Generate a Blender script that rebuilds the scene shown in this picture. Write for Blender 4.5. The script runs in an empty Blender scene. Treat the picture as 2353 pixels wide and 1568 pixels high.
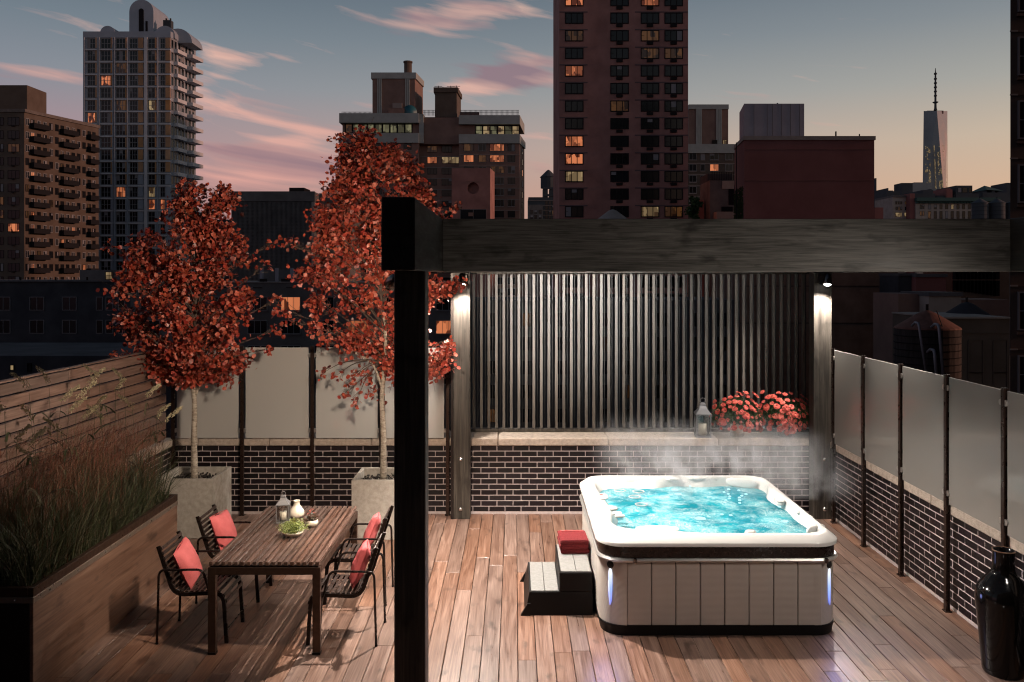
import bpy, math, random
from mathutils import Vector, Matrix, noise as mnoise
R = math.radians
rnd = random.Random(7)
scene = bpy.context.scene
C = scene.collection

# ---------------------------------------------------------------- camera
FPX, CX, CY, EYE = 1885.0, 1183.0, 631.0, 3.5      # survey of the terrace: focal length, vanishing point, eye height
cam_d = bpy.data.cameras.new('camera'); cam = bpy.data.objects.new('camera', cam_d); C.objects.link(cam)
cam.location = (0, 0, EYE); cam.rotation_euler = (R(90), 0, 0)
cam_d.sensor_width = 36; cam_d.lens = 36*FPX/2353
cam_d.shift_x = (1176.5-CX)/2353; cam_d.shift_y = (CY-784)/2353
cam_d.clip_start = .1; cam_d.clip_end = 9000
scene.camera = cam
scene.view_settings.view_transform = 'Standard'; scene.view_settings.look = 'None'
scene.view_settings.exposure = 0; scene.view_settings.gamma = 1
scene.cycles.use_denoising = True; scene.cycles.filter_width = 1.15
scene.cycles.max_bounces = 6; scene.cycles.diffuse_bounces = 3; scene.cycles.glossy_bounces = 3
scene.cycles.transparent_max_bounces = 8; scene.cycles.volume_bounces = 0
scene.cycles.sample_clamp_indirect = 4; scene.cycles.caustics_reflective = False; scene.cycles.caustics_refractive = False
scene.cycles.volume_step_rate = 2.0; scene.cycles.volume_max_steps = 128

# ---------------------------------------------------------------- dusk sky
def srgb(r, g, b):
    f = lambda c: (c/255/12.92) if c/255 <= .04045 else ((c/255+.055)/1.055)**2.4
    return (f(r), f(g), f(b), 1)
world = bpy.data.worlds.new('World'); scene.world = world; world.use_nodes = True
wn, wl = world.node_tree.nodes, world.node_tree.links
wn.clear()
def N(t, **k):
    n = wn.new(t)
    for a, b in k.items(): setattr(n, a, b)
    return n
def wmath(op, a, b=None, c=None, clamp=False):
    n = N('ShaderNodeMath', operation=op); n.use_clamp = clamp
    for i, x in enumerate((a, b, c)):
        if x is None: continue
        if isinstance(x, (int, float)): n.inputs[i].default_value = x
        else: wl.new(x, n.inputs[i])
    return n.outputs[0]
def wmix(f, a, b):
    n = N('ShaderNodeMix', data_type='RGBA')
    for i, x in ((0, f), (6, a), (7, b)):
        if isinstance(x, (int, float, tuple)): n.inputs[i].default_value = x
        else: wl.new(x, n.inputs[i])
    return n.outputs[2]
tc = N('ShaderNodeTexCoord'); sep = N('ShaderNodeSeparateXYZ'); wl.new(tc.outputs['Generated'], sep.inputs[0])
dx, dy, dz = sep.outputs
horiz = wmath('SQRT', wmath('ADD', wmath('MULTIPLY', dx, dx), wmath('MULTIPLY', dy, dy)))
el = wmath('DIVIDE', dz, wmath('MAXIMUM', horiz, .02))             # tangent of the elevation
side = wmath('MULTIPLY_ADD', dx, .95, .52, clamp=True)               # 0 towards the left of the view, 1 towards the sunset
def ramp(fac, stops):
    n = N('ShaderNodeValToRGB'); wl.new(fac, n.inputs[0]); e = n.color_ramp.elements
    e[0].position, e[0].color = stops[0]; e[1].position, e[1].color = stops[-1]
    for p, c in stops[1:-1]:
        x = e.new(p); x.color = c
    return n.outputs[0]
elr = wmath('MULTIPLY', el, .5, clamp=True)
skyL = ramp(elr, [(0, srgb(150,112,120)), (.045, srgb(172,128,134)), (.075, srgb(165,138,146)), (.11, srgb(134,140,150)), (.14, srgb(114,127,138)), (.175, srgb(92,107,120)), (.4, srgb(60,74,90)), (1, srgb(30,38,54))])
skyR = ramp(elr, [(0, srgb(206,154,126)), (.045, srgb(212,178,150)), (.075, srgb(198,180,160)), (.105, srgb(166,165,159)), (.14, srgb(134,141,146)), (.175, srgb(108,120,131)), (.4, srgb(66,78,94)), (1, srgb(34,42,58))])
sky = wmix(side, skyL, skyR)
# clouds: flat pink streaks, broken by noise; vx, vy are the tangents seen towards +Y
yy = wmath('MAXIMUM', dy, .05)
vx = wmath('DIVIDE', dx, yy); vy = wmath('DIVIDE', dz, yy)
comb = N('ShaderNodeCombineXYZ')
warp = N('ShaderNodeTexNoise'); warp.inputs['Scale'].default_value = 5; warp.inputs['Detail'].default_value = 3
wl.new(tc.outputs['Generated'], warp.inputs['Vector'])
wl.new(wmath('MULTIPLY_ADD', warp.outputs[0], 1.1, wmath('MULTIPLY', dx, 3.2)), comb.inputs[0])
wl.new(wmath('MULTIPLY', dy, 2.0), comb.inputs[1])
wl.new(wmath('MULTIPLY_ADD', warp.outputs[0], .6, wmath('ADD', wmath('MULTIPLY', dz, 30), wmath('MULTIPLY', dx, 5.5))), comb.inputs[2])
cn = N('ShaderNodeTexNoise'); cn.inputs['Scale'].default_value = 2.5; cn.inputs['Detail'].default_value = 9; cn.inputs['Roughness'].default_value = .54
wl.new(comb.outputs[0], cn.inputs['Vector'])
# where the banks lie: (u, v, half width, half height, tilt, strength) of each bank
banks = [(1045, 38, 175, 36, -.13, 1.35), (1180, 170, 160, 46, -.12, 1.3), (1120, 195, 110, 25, -.05, .9), (90, 170, 190, 26, .02, .75), (600, 262, 210, 30, .2, 1.0),
         (690, 320, 120, 22, -.1, .9), (520, 150, 80, 30, .3, .8), (470, 185, 50, 20, 0, .9), (590, 128, 100, 14, .12, .65), (620, 385, 260, 50, .03, 1.1), (560, 345, 200, 16, .1, .9), (700, 400, 160, 16, -.05, .9), (880, 240, 90, 10, .1, .5), (330, 60, 150, 8, .3, .4), (40, 250, 120, 22, .1, .5), (120, 40, 220, 14, .2, .4), (1240, 310, 70, 16, 0, .7), (1250, 385, 60, 18, .2, .6), (230, 90, 140, 12, .15, .3)]
field = None
for (u, v, a, b, t, s) in banks:
    ax = wmath('MULTIPLY_ADD', vx, FPX/a, -(u-CX)/a)
    by0 = wmath('MULTIPLY_ADD', vy, -FPX/b, (CY-v)/b)
    by = wmath('MULTIPLY_ADD', ax, -t*a/b, by0)
    d2 = wmath('ADD', wmath('MULTIPLY', ax, ax), wmath('MULTIPLY', by, by))
    g = wmath('MULTIPLY', wmath('POWER', 2.718, wmath('MULTIPLY', d2, -1.1)), s)
    field = g if field is None else wmath('ADD', field, g)
front = wmath('MULTIPLY', wmath('SUBTRACT', dy, .1), 6, clamp=True)
cover = wmath('ADD', wmath('MULTIPLY', wmath('MULTIPLY', field, front), .62), wmath('MULTIPLY', cn.outputs[0], 1.75))
dens = wmath('MULTIPLY', wmath('SUBTRACT', cover, 1.12), 2.0, clamp=True)
dens = wmath('MULTIPLY', dens, wmath('MULTIPLY', wmath('SUBTRACT', el, .02), 14, clamp=True))
dens = wmath('MULTIPLY', dens, .80)
lowc = wmath('MULTIPLY', el, 3.2, clamp=True)
ccol = wmix(lowc, srgb(216,148,142), srgb(240,194,174))
cn2 = N('ShaderNodeTexNoise'); cn2.inputs['Scale'].default_value = .8; cn2.inputs['Detail'].default_value = 4; wl.new(comb.outputs[0], cn2.inputs['Vector'])
ccol = wmix(wmath('MULTIPLY', wmath('SUBTRACT', cn2.outputs[0], .40), 5, clamp=True), srgb(146,118,128), ccol)
sky2 = wmix(dens, sky, ccol)
below = wmath('MULTIPLY', el, -30, clamp=True)
sky3 = wmix(below, sky2, srgb(40, 40, 48))
bg = N('ShaderNodeBackground'); wl.new(sky3, bg.inputs[0]); bg.inputs[1].default_value = 1.0
wo = N('ShaderNodeOutputWorld'); wl.new(bg.outputs[0], wo.inputs[0])

# the last red light of the sun, low on the right
sd = bpy.data.lights.new('sun', 'SUN'); sd.energy = 1.8; sd.angle = R(4); sd.color = (1, .50, .34)
so = bpy.data.objects.new('sun', sd); C.objects.link(so)
so.rotation_euler = Vector((1, -.03, .19)).to_track_quat('Z', 'Y').to_euler()

# rear pair seen, left_out and left_mid read off shadows, others added for light: (x, y, z), aim, watts, spot angle, blend, colour, radius
WARM = (1, .80, .62); NEUT = (1, .90, .80)
LAMPS = {
 'rear_left':  ((-.74, 11.60, 3.36), (-.5, 10.6, 0), 340, 150, .6, NEUT, .035),
 'rear_right': ((4.42, 11.60, 3.36), (3.9, 10.6, 0), 380, 150, .6, NEUT, .035),
 'beam_left_out': ((-1.02, 6.75, 3.42), (-3.0, 10.3, 2.0), 800, 120, .7, WARM, .16),
 'beam_left_mid': ((-.52, 9.2, 3.62), (.6, 8.6, 0), 1450, 118, .5, NEUT, .04),
 'added_left_near': ((-.52, 7.9, 3.62), (.5, 7.9, 0), 300, 95, .7, NEUT, .04),  # added, unseen; makes the bright pool on the deck beside the tub
 'added_right': ((4.36, 5.6, 3.40), (2.2, 8.1, 1.0), 170, 125, 1.0, NEUT, .10),  # added out of view to light the cross beam and tub front
 'added_wash_left': ((.75, 7.78, 3.66), (.9, 12.46, 3.15), 2600, 42, 1.0, (1, .95, .9), .04),  # added, hidden by the cross beam; makes the glow on the slats
 'added_wash_right': ((2.55, 7.78, 3.66), (2.4, 12.46, 3.1), 420, 50, 1.0, (1, .95, .9), .04),  # added, weaker, for the rest of the slat screen
 'added_uplight_left': ((.9, 5.3, .06), (.9, 7.45, 3.7), 130, 72, .9, NEUT, .04),  # added out of view; brightens the cross beam from below
 'added_uplight_right': ((3.2, 5.3, .06), (3.3, 7.45, 3.7), 160, 72, .9, NEUT, .04),  # added likewise for the right half of the cross beam
 'added_right_mid': ((4.30, 9.6, 3.62), (2.6, 9.4, .2), 190, 130, .7, NEUT, .05),  # added, unseen, to brighten the terrace from the right
}

# ---------------------------------------------------------------- materials
def newmat(name):
    m = bpy.data.materials.new(name); m.use_nodes = True
    nt = m.node_tree; return m, nt, nt.nodes['Principled BSDF']
def setc(b, col): b.inputs['Base Color'].default_value = (*col[:3], 1)
def mat(name, col, rough=.6, metal=0, var=0, vscale=8, bump=0, bscale=60, col2=None, coat=0, stretch=(1,1,1), rvar=0, detail=6, coord='Object', spec=None):
    m, nt, b = newmat(name); n, l = nt.nodes, nt.links
    setc(b, col); b.inputs['Roughness'].default_value = rough; b.inputs['Metallic'].default_value = metal
    b.inputs['Coat Weight'].default_value = coat; b.inputs['Coat Roughness'].default_value = .08
    if spec is not None: b.inputs['Specular IOR Level'].default_value = spec
    if not (var or bump or rvar): return m
    t = n.new('ShaderNodeTexCoord'); mp = n.new('ShaderNodeMapping'); mp.inputs['Scale'].default_value = stretch
    oi = n.new('ShaderNodeObjectInfo'); cmb = n.new('ShaderNodeCombineXYZ'); mu = n.new('ShaderNodeMath'); mu.operation = 'MULTIPLY'; mu.inputs[1].default_value = 47
    l.new(oi.outputs['Random'], mu.inputs[0]); l.new(mu.outputs[0], cmb.inputs[0]); l.new(mu.outputs[0], cmb.inputs[2])
    ad = n.new('ShaderNodeVectorMath'); l.new(t.outputs[coord], ad.inputs[0]); l.new(cmb.outputs[0], ad.inputs[1]); l.new(ad.outputs[0], mp.inputs[0])
    cur = None
    if var:
        nz = n.new('ShaderNodeTexNoise'); nz.inputs['Scale'].default_value = vscale; nz.inputs['Detail'].default_value = detail; nz.inputs['Roughness'].default_value = .6
        l.new(mp.outputs[0], nz.inputs['Vector'])
        c2 = col2 or tuple(c*(1-var) for c in col)
        rp = n.new('ShaderNodeMapRange'); rp.inputs[1].default_value = .36; rp.inputs[2].default_value = .64; l.new(nz.outputs[0], rp.inputs[0])
        mx = n.new('ShaderNodeMix'); mx.data_type = 'RGBA'; mx.inputs[6].default_value = (*col[:3], 1); mx.inputs[7].default_value = (*c2[:3], 1)
        l.new(rp.outputs[0], mx.inputs[0]); cur = mx.outputs[2]
        r2 = n.new('ShaderNodeMapRange'); r2.inputs[1].default_value = .3; r2.inputs[2].default_value = .7; r2.inputs[3].default_value = max(.02, rough-.12); r2.inputs[4].default_value = min(1, rough+.12)
        l.new(nz.outputs[0], r2.inputs[0]); l.new(r2.outputs[0], b.inputs['Roughness'])
    if rvar:
        hs = n.new('ShaderNodeHueSaturation')
        if cur: l.new(cur, hs.inputs['Color'])
        else: hs.inputs['Color'].default_value = (*col[:3], 1)
        r3 = n.new('ShaderNodeMapRange'); r3.inputs[3].default_value = 1-rvar; r3.inputs[4].default_value = 1+rvar; l.new(oi.outputs['Random'], r3.inputs[0]); l.new(r3.outputs[0], hs.inputs['Value'])
        m4 = n.new('ShaderNodeMath'); m4.operation = 'MULTIPLY'; m4.inputs[1].default_value = 7.31; l.new(oi.outputs['Random'], m4.inputs[0])
        m5 = n.new('ShaderNodeMath'); m5.operation = 'FRACT'; l.new(m4.outputs[0], m5.inputs[0])
        r4 = n.new('ShaderNodeMapRange'); r4.inputs[3].default_value = 1-rvar*.9; r4.inputs[4].default_value = 1+rvar*.5; l.new(m5.outputs[0], r4.inputs[0]); l.new(r4.outputs[0], hs.inputs['Saturation'])
        cur = hs.outputs[0]
    if cur: l.new(cur, b.inputs['Base Color'])
    if bump:
        bz = n.new('ShaderNodeTexNoise'); bz.inputs['Scale'].default_value = bscale; bz.inputs['Detail'].default_value = 5; l.new(mp.outputs[0], bz.inputs['Vector'])
        bp = n.new('ShaderNodeBump'); bp.inputs['Strength'].default_value = bump; bp.inputs['Distance'].default_value = .01
        l.new(bz.outputs[0], bp.inputs['Height']); l.new(bp.outputs[0], b.inputs['Normal'])
    return m
def emat(name, col, st, var=True, col2=None):
    m, nt, b = newmat(name); n, l = nt.nodes, nt.links
    setc(b, (.02, .02, .02)); b.inputs['Emission Strength'].default_value = st; b.inputs['Emission Color'].default_value = (*col, 1)
    b.inputs['Roughness'].default_value = .2
    if var:      # curtains, furniture and lamps seen dimly in the room
        t = n.new('ShaderNodeTexCoord'); oi = n.new('ShaderNodeObjectInfo'); ad = n.new('ShaderNodeVectorMath'); ad.operation = 'MULTIPLY_ADD'
        cmb = n.new('ShaderNodeCombineXYZ'); l.new(oi.outputs['Random'], cmb.inputs[0]); l.new(oi.outputs['Random'], cmb.inputs[2])
        l.new(cmb.outputs[0], ad.inputs[0]); ad.inputs[1].default_value = (83, 0, 31); l.new(t.outputs['Object'], ad.inputs[2])
        mp = n.new('ShaderNodeMapping'); mp.inputs['Scale'].default_value = (.75, 1, .35); l.new(ad.outputs[0], mp.inputs[0])
        vz = n.new('ShaderNodeTexVoronoi'); vz.distance = 'CHEBYCHEV'; vz.inputs['Scale'].default_value = 1.5; l.new(mp.outputs[0], vz.inputs['Vector'])
        rp = n.new('ShaderNodeValToRGB'); e = rp.color_ramp.elements; e[0].color = (*[c*.12 for c in col], 1); e[1].color = (*(col2 or col), 1); e[0].position = .25; e[1].position = .75
        l.new(vz.outputs['Color'], rp.inputs[0]); l.new(rp.outputs[0], b.inputs['Emission Color'])
    return m
def plank_mat(name, cols, rough=.45, gy=1, gstretch=(14, 1.2, 14), rv=.35, bump=.35, knots=True, spec=.5):
    """wood: grain lines along one local axis, knots, each board its own tone"""
    m, nt, b = newmat(name); n, l = nt.nodes, nt.links
    t = n.new('ShaderNodeTexCoord'); oi = n.new('ShaderNodeObjectInfo')
    cmb = n.new('ShaderNodeCombineXYZ'); mu = n.new('ShaderNodeMath'); mu.operation = 'MULTIPLY'; mu.inputs[1].default_value = 61
    l.new(oi.outputs['Random'], mu.inputs[0]); [l.new(mu.outputs[0], cmb.inputs[i]) for i in range(3)]
    ad = n.new('ShaderNodeVectorMath'); l.new(t.outputs['Object'], ad.inputs[0]); l.new(cmb.outputs[0], ad.inputs[1])
    mp = n.new('ShaderNodeMapping'); mp.inputs['Scale'].default_value = gstretch; l.new(ad.outputs[0], mp.inputs[0])
    nz = n.new('ShaderNodeTexNoise'); nz.inputs['Scale'].default_value = 1; nz.inputs['Detail'].default_value = 8; nz.inputs['Roughness'].default_value = .65; nz.inputs['Distortion'].default_value = 1.2
    l.new(mp.outputs[0], nz.inputs['Vector'])
    mp2 = n.new('ShaderNodeMapping'); mp2.inputs['Scale'].default_value = tuple(s*6 if s > 3 else s*2.2 for s in gstretch); l.new(ad.outputs[0], mp2.inputs[0])
    n2 = n.new('ShaderNodeTexNoise'); n2.inputs['Scale'].default_value = 1; n2.inputs['Detail'].default_value = 5; l.new(mp2.outputs[0], n2.inputs['Vector'])
    mixn = n.new('ShaderNodeMath'); mixn.operation = 'MULTIPLY_ADD'; mixn.inputs[1].default_value = .45; l.new(n2.outputs[0], mixn.inputs[0])
    m7 = n.new('ShaderNodeMath'); m7.operation = 'MULTIPLY'; m7.inputs[1].default_value = .6; l.new(nz.outputs[0], m7.inputs[0]); l.new(m7.outputs[0], mixn.inputs[2])
    rp = n.new('ShaderNodeValToRGB'); e = rp.color_ramp.elements
    e[0].position = .36; e[0].color = (*cols[0], 1); e[1].position = .68; e[1].color = (*cols[2], 1); x = e.new(.51); x.color = (*cols[1], 1)
    l.new(mixn.outputs[0], rp.inputs[0]); cur = rp.outputs[0]
    if knots:
        mp3 = n.new('ShaderNodeMapping'); mp3.inputs['Scale'].default_value = tuple(4 if s > 3 else 1.8 for s in gstretch); l.new(ad.outputs[0], mp3.inputs[0])
        vz = n.new('ShaderNodeTexNoise'); vz.inputs['Scale'].default_value = 2.0; vz.inputs['Detail'].default_value = 3; l.new(mp3.outputs[0], vz.inputs['Vector'])
        kr = n.new('ShaderNodeMapRange'); kr.inputs[1].default_value = .60; kr.inputs[2].default_value = .74; kr.inputs[3].default_value = 0; kr.inputs[4].default_value = .65; l.new(vz.outputs[0], kr.inputs[0])
        km = n.new('ShaderNodeMix'); km.data_type = 'RGBA'; km.inputs[7].default_value = (*[c*.35 for c in cols[0]], 1); l.new(kr.outputs[0], km.inputs[0]); l.new(cur, km.inputs[6]); cur = km.outputs[2]
    hs = n.new('ShaderNodeHueSaturation'); l.new(cur, hs.inputs['Color'])
    r3 = n.new('ShaderNodeMapRange'); r3.inputs[3].default_value = 1-rv; r3.inputs[4].default_value = 1+rv*.8; l.new(oi.outputs['Random'], r3.inputs[0]); l.new(r3.outputs[0], hs.inputs['Value'])
    m4 = n.new('ShaderNodeMath'); m4.operation = 'MULTIPLY'; m4.inputs[1].default_value = 9.7; l.new(oi.outputs['Random'], m4.inputs[0])
    m5 = n.new('ShaderNodeMath'); m5.operation = 'FRACT'; l.new(m4.outputs[0], m5.inputs[0])
    r4 = n.new('ShaderNodeMapRange'); r4.inputs[3].default_value = 1-rv; r4.inputs[4].default_value = 1.1; l.new(m5.outputs[0], r4.inputs[0]); l.new(r4.outputs[0], hs.inputs['Saturation'])
    l.new(hs.outputs[0], b.inputs['Base Color'])
    rr = n.new('ShaderNodeMapRange'); rr.inputs[1].default_value = .3; rr.inputs[2].default_value = .7; rr.inputs[3].default_value = rough-.1; rr.inputs[4].default_value = rough+.15
    l.new(nz.outputs[0], rr.inputs[0]); l.new(rr.outputs[0], b.inputs['Roughness'])
    b.inputs['Specular IOR Level'].default_value = spec
    bp = n.new('ShaderNodeBump'); bp.inputs['Strength'].default_value = bump; bp.inputs['Distance'].default_value = .004
    l.new(mixn.outputs[0], bp.inputs['Height']); l.new(bp.outputs[0], b.inputs['Normal'])
    return m
def leaf_mat(name, cols, rough=.45, trans=.25):
    """leaf: tone differs from leaf to leaf; some light passes through"""
    m, nt, b = newmat(name); n, l = nt.nodes, nt.links
    g = n.new('ShaderNodeNewGeometry'); oi = n.new('ShaderNodeObjectInfo')
    a = n.new('ShaderNodeMath'); a.operation = 'ADD'; l.new(g.outputs['Random Per Island'], a.inputs[0]); l.new(oi.outputs['Random'], a.inputs[1])
    f = n.new('ShaderNodeMath'); f.operation = 'FRACT'; l.new(a.outputs[0], f.inputs[0])
    rp = n.new('ShaderNodeValToRGB'); e = rp.color_ramp.elements; k = len(cols)
    e[0].color = (*cols[0], 1); e[1].color = (*cols[-1], 1)
    for i in range(1, k-1): x = e.new(i/(k-1)); x.color = (*cols[i], 1)
    l.new(f.outputs[0], rp.inputs[0]); l.new(rp.outputs[0], b.inputs['Base Color']); b.inputs['Roughness'].default_value = rough
    tr = n.new('ShaderNodeBsdfTranslucent'); l.new(rp.outputs[0], tr.inputs[0]); mx = n.new('ShaderNodeMixShader'); mx.inputs[0].default_value = trans
    l.new(b.outputs[0], mx.inputs[1]); l.new(tr.outputs[0], mx.inputs[2]); l.new(mx.outputs[0], nt.nodes['Material Output'].inputs[0])
    return m

M = {}
M['deck'] = plank_mat('deck_wood', [(.085,.040,.026), (.17,.092,.063), (.265,.160,.116)], .36, gstretch=(16, 1.0, 16), rv=.22)
M['fence'] = plank_mat('fence_wood', [(.10,.054,.040), (.165,.098,.075), (.24,.15,.118)], .55, gstretch=(16, 1.0, 12), rv=.22)
M['table'] = plank_mat('table_wood', [(.035,.018,.013), (.075,.040,.029), (.13,.074,.054)], .30, gstretch=(20, 1.1, 20), rv=.2, knots=False)
M['slatwood'] = plank_mat('slat_wood', [(.045,.037,.031), (.085,.074,.063), (.14,.124,.108)], .5, gstretch=(22, 22, 1.2), rv=.22, knots=False)
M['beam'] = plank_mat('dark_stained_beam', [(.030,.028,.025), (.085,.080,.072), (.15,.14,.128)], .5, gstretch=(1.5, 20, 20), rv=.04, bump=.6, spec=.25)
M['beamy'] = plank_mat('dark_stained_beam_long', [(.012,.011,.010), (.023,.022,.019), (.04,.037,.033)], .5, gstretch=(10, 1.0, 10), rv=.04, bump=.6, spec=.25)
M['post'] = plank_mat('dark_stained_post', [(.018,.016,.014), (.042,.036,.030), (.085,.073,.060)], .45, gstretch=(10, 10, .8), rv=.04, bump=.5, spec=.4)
M['cortenwood'] = plank_mat('planter_panel', [(.075,.036,.022), (.14,.072,.045), (.21,.12,.078)], .5, gstretch=(12, .9, 12), rv=.1)
M['brick'] = mat('glazed_black_brick', (.013,.0085,.011), .40, var=.5, vscale=30, bump=.2, bscale=90, rvar=.5, spec=.35)
M['mortar'] = mat('mortar', (.52,.44,.43), .9, var=.15, vscale=25, bump=.5, bscale=150)
M['coping'] = mat('sandstone', (.50,.41,.34), .85, var=.3, vscale=18, bump=.9, bscale=110, rvar=.08)
M['concrete'] = mat('planter_concrete', (.40,.37,.33), .8, var=.3, vscale=14, bump=.3, bscale=70, col2=(.30,.275,.24))
M['soil'] = mat('dark_pebbles', (.022,.016,.013), .7, var=.5, vscale=40)
M['blackmetal'] = mat('black_metal', (.018,.013,.012), .35, metal=.4)
M['bronze'] = mat('bronze_metal', (.085,.05,.036), .38, metal=.7, var=.2, vscale=20)
M['chairmetal'] = mat('chair_metal', (.022,.015,.013), .3, metal=.5, var=.2)
M['chairslat'] = mat('chair_slat', (.035,.022,.018), .35, var=.35, vscale=20, rvar=.2)
M['chrome'] = mat('brushed_steel', (.62,.60,.58), .25, metal=1)
M['darksteel'] = mat('dark_chrome', (.16,.14,.13), .22, metal=1)
M['acrylic'] = mat('white_acrylic', (.80,.775,.745), .16, coat=.6, var=.03, vscale=4)
M['pewter'] = mat('pale_pewter', (.24,.24,.25), .42, metal=.6)
M['pillowgrey'] = mat('grey_headrest', (.60,.59,.57), .5)
M['jetgrey'] = mat('jet_face', (.42,.42,.42), .3)
M['band'] = mat('brown_band', (.020,.011,.009), .3, var=.25, vscale=30, coat=.1)
M['spablack'] = mat('black_plastic', (.006,.005,.005), .5, spec=.22)
M['hutpanel'] = None
M['tread'] = mat('grey_tread', (.22,.215,.205), .6, var=.12, vscale=30, bump=.2, bscale=200)
M['towel'] = mat('red_towel', (.21,.008,.012), .95, var=.3, vscale=60, bump=1, bscale=350)
M['towelhem'] = mat('towel_stitch', (.45,.07,.07), .9)
M['cushion'] = mat('coral_cloth', (.55,.095,.10), .8, var=.2, vscale=5, bump=.5, bscale=180, rvar=.06)
M['ceramic'] = mat('cream_ceramic', (.72,.66,.55), .35, var=.08, vscale=8, coat=.2)
M['wax'] = mat('candle_wax', (.85,.80,.68), .5)
M['blackvase'] = mat('black_glazed_ceramic', (.003,.0025,.0025), .10, spec=.3)
M['bark'] = mat('pale_bark', (.48,.42,.34), .8, var=.45, vscale=16, bump=1, bscale=50, stretch=(1,1,2.5), col2=(.22,.18,.14))
M['twig'] = mat('twig_bark', (.09,.06,.045), .8, var=.3)
M['leaf'] = leaf_mat('red_leaves', [(.04,.006,.005), (.30,.045,.022), (.47,.10,.05), (.14,.014,.009), (.66,.22,.15), (.28,.028,.018), (.42,.060,.034), (.10,.010,.007), (.54,.12,.07), (.22,.02,.014)], .40, .15)
M['grassleaf'] = leaf_mat('grass_blades', [(.020,.032,.012), (.036,.050,.02), (.065,.072,.034), (.015,.022,.010), (.085,.065,.038), (.12,.12,.07)], .5, .2)
M['grassred'] = leaf_mat('grass_red_tips', [(.16,.045,.03), (.08,.045,.025), (.24,.085,.055), (.10,.07,.035)], .6, .2)
M['seed'] = leaf_mat('seed_heads', [(.50,.43,.28), (.34,.30,.18), (.60,.52,.36)], .7, .15)
M['fern'] = leaf_mat('green_succulent', [(.16,.22,.05), (.28,.32,.09), (.10,.15,.03), (.36,.36,.13)], .5, .2)
M['darkfol'] = leaf_mat('dark_foliage', [(.02,.05,.016), (.04,.09,.028), (.07,.12,.04)], .5, .15)
M['petal'] = leaf_mat('coral_petals', [(.58,.085,.065), (.68,.13,.095), (.44,.05,.045), (.72,.19,.13)], .7, .15)
def glassmat(name, col, a, rough=.5, coat=1.0):
    m, nt, b = newmat(name); n, l = nt.nodes, nt.links
    t = n.new('ShaderNodeTexCoord'); sm = n.new('ShaderNodeTexNoise'); sm.inputs['Scale'].default_value = 3.2; sm.inputs['Detail'].default_value = 6; l.new(t.outputs['Object'], sm.inputs['Vector'])
    mr = n.new('ShaderNodeMapRange'); mr.inputs[3].default_value = .01; mr.inputs[4].default_value = .16; l.new(sm.outputs[0], mr.inputs[0]); l.new(mr.outputs[0], b.inputs['Coat Roughness'])
    setc(b, col); b.inputs['Roughness'].default_value = rough; b.inputs['Coat Weight'].default_value = coat; b.inputs['Coat IOR'].default_value = 1.9
    tr = n.new('ShaderNodeBsdfTranslucent'); tr.inputs[0].default_value = (*col, 1); mx = n.new('ShaderNodeMixShader'); mx.inputs[0].default_value = .25
    l.new(b.outputs[0], mx.inputs[1]); l.new(tr.outputs[0], mx.inputs[2])
    tp = n.new('ShaderNodeBsdfTransparent'); m2 = n.new('ShaderNodeMixShader'); m2.inputs[0].default_value = a
    l.new(tp.outputs[0], m2.inputs[1]); l.new(mx.outputs[0], m2.inputs[2]); l.new(m2.outputs[0], nt.nodes['Material Output'].inputs[0])
    return m
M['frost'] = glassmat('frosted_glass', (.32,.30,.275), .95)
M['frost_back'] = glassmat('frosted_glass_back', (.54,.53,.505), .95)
M['edge'] = mat('glass_edge', (.55,.55,.52), .2)
def clear_glass():
    m, nt, b = newmat('lantern_glass'); n, l = nt.nodes, nt.links
    gl = n.new('ShaderNodeBsdfGlossy'); gl.inputs['Roughness'].default_value = .03; tp = n.new('ShaderNodeBsdfTransparent'); tp.inputs[0].default_value = (.93,.93,.92,1)
    mx = n.new('ShaderNodeMixShader'); mx.inputs[0].default_value = .08; l.new(tp.outputs[0], mx.inputs[1]); l.new(gl.outputs[0], mx.inputs[2]); l.new(mx.outputs[0], nt.nodes['Material Output'].inputs[0])
    return m
M['pane'] = clear_glass()
def hut_panel():
    m, nt, b = newmat('ribbed_panel'); n, l = nt.nodes, nt.links
    setc(b, (.40,.345,.30)); b.inputs['Roughness'].default_value = .55
    t = n.new('ShaderNodeTexCoord'); s = n.new('ShaderNodeSeparateXYZ'); l.new(t.outputs['Object'], s.inputs[0])
    nz = n.new('ShaderNodeTexNoise'); nz.inputs['Scale'].default_value = 3; l.new(t.outputs['Object'], nz.inputs['Vector'])
    a = n.new('ShaderNodeMath'); a.operation = 'MULTIPLY_ADD'; a.inputs[1].default_value = 560; l.new(s.outputs[2], a.inputs[0])
    q = n.new('ShaderNodeMath'); q.operation = 'MULTIPLY'; q.inputs[1].default_value = 4; l.new(nz.outputs[0], q.inputs[0]); l.new(q.outputs[0], a.inputs[2])
    sn = n.new('ShaderNodeMath'); sn.operation = 'SINE'; l.new(a.outputs[0], sn.inputs[0])
    bp = n.new('ShaderNodeBump'); bp.inputs['Strength'].default_value = .22; bp.inputs['Distance'].default_value = .003; l.new(sn.outputs[0], bp.inputs['Height']); l.new(bp.outputs[0], b.inputs['Normal'])
    n2 = n.new('ShaderNodeTexNoise'); n2.inputs['Scale'].default_value = 6; n2.inputs['Detail'].default_value = 6; l.new(t.outputs['Object'], n2.inputs['Vector'])
    mx = n.new('ShaderNodeMix'); mx.data_type = 'RGBA'; mx.inputs[6].default_value = (.56,.515,.47,1); mx.inputs[7].default_value = (.48,.44,.40,1); l.new(n2.outputs[0], mx.inputs[0]); l.new(mx.outputs[2], b.inputs['Base Color'])
    return m
M['hutpanel'] = hut_panel()
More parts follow.
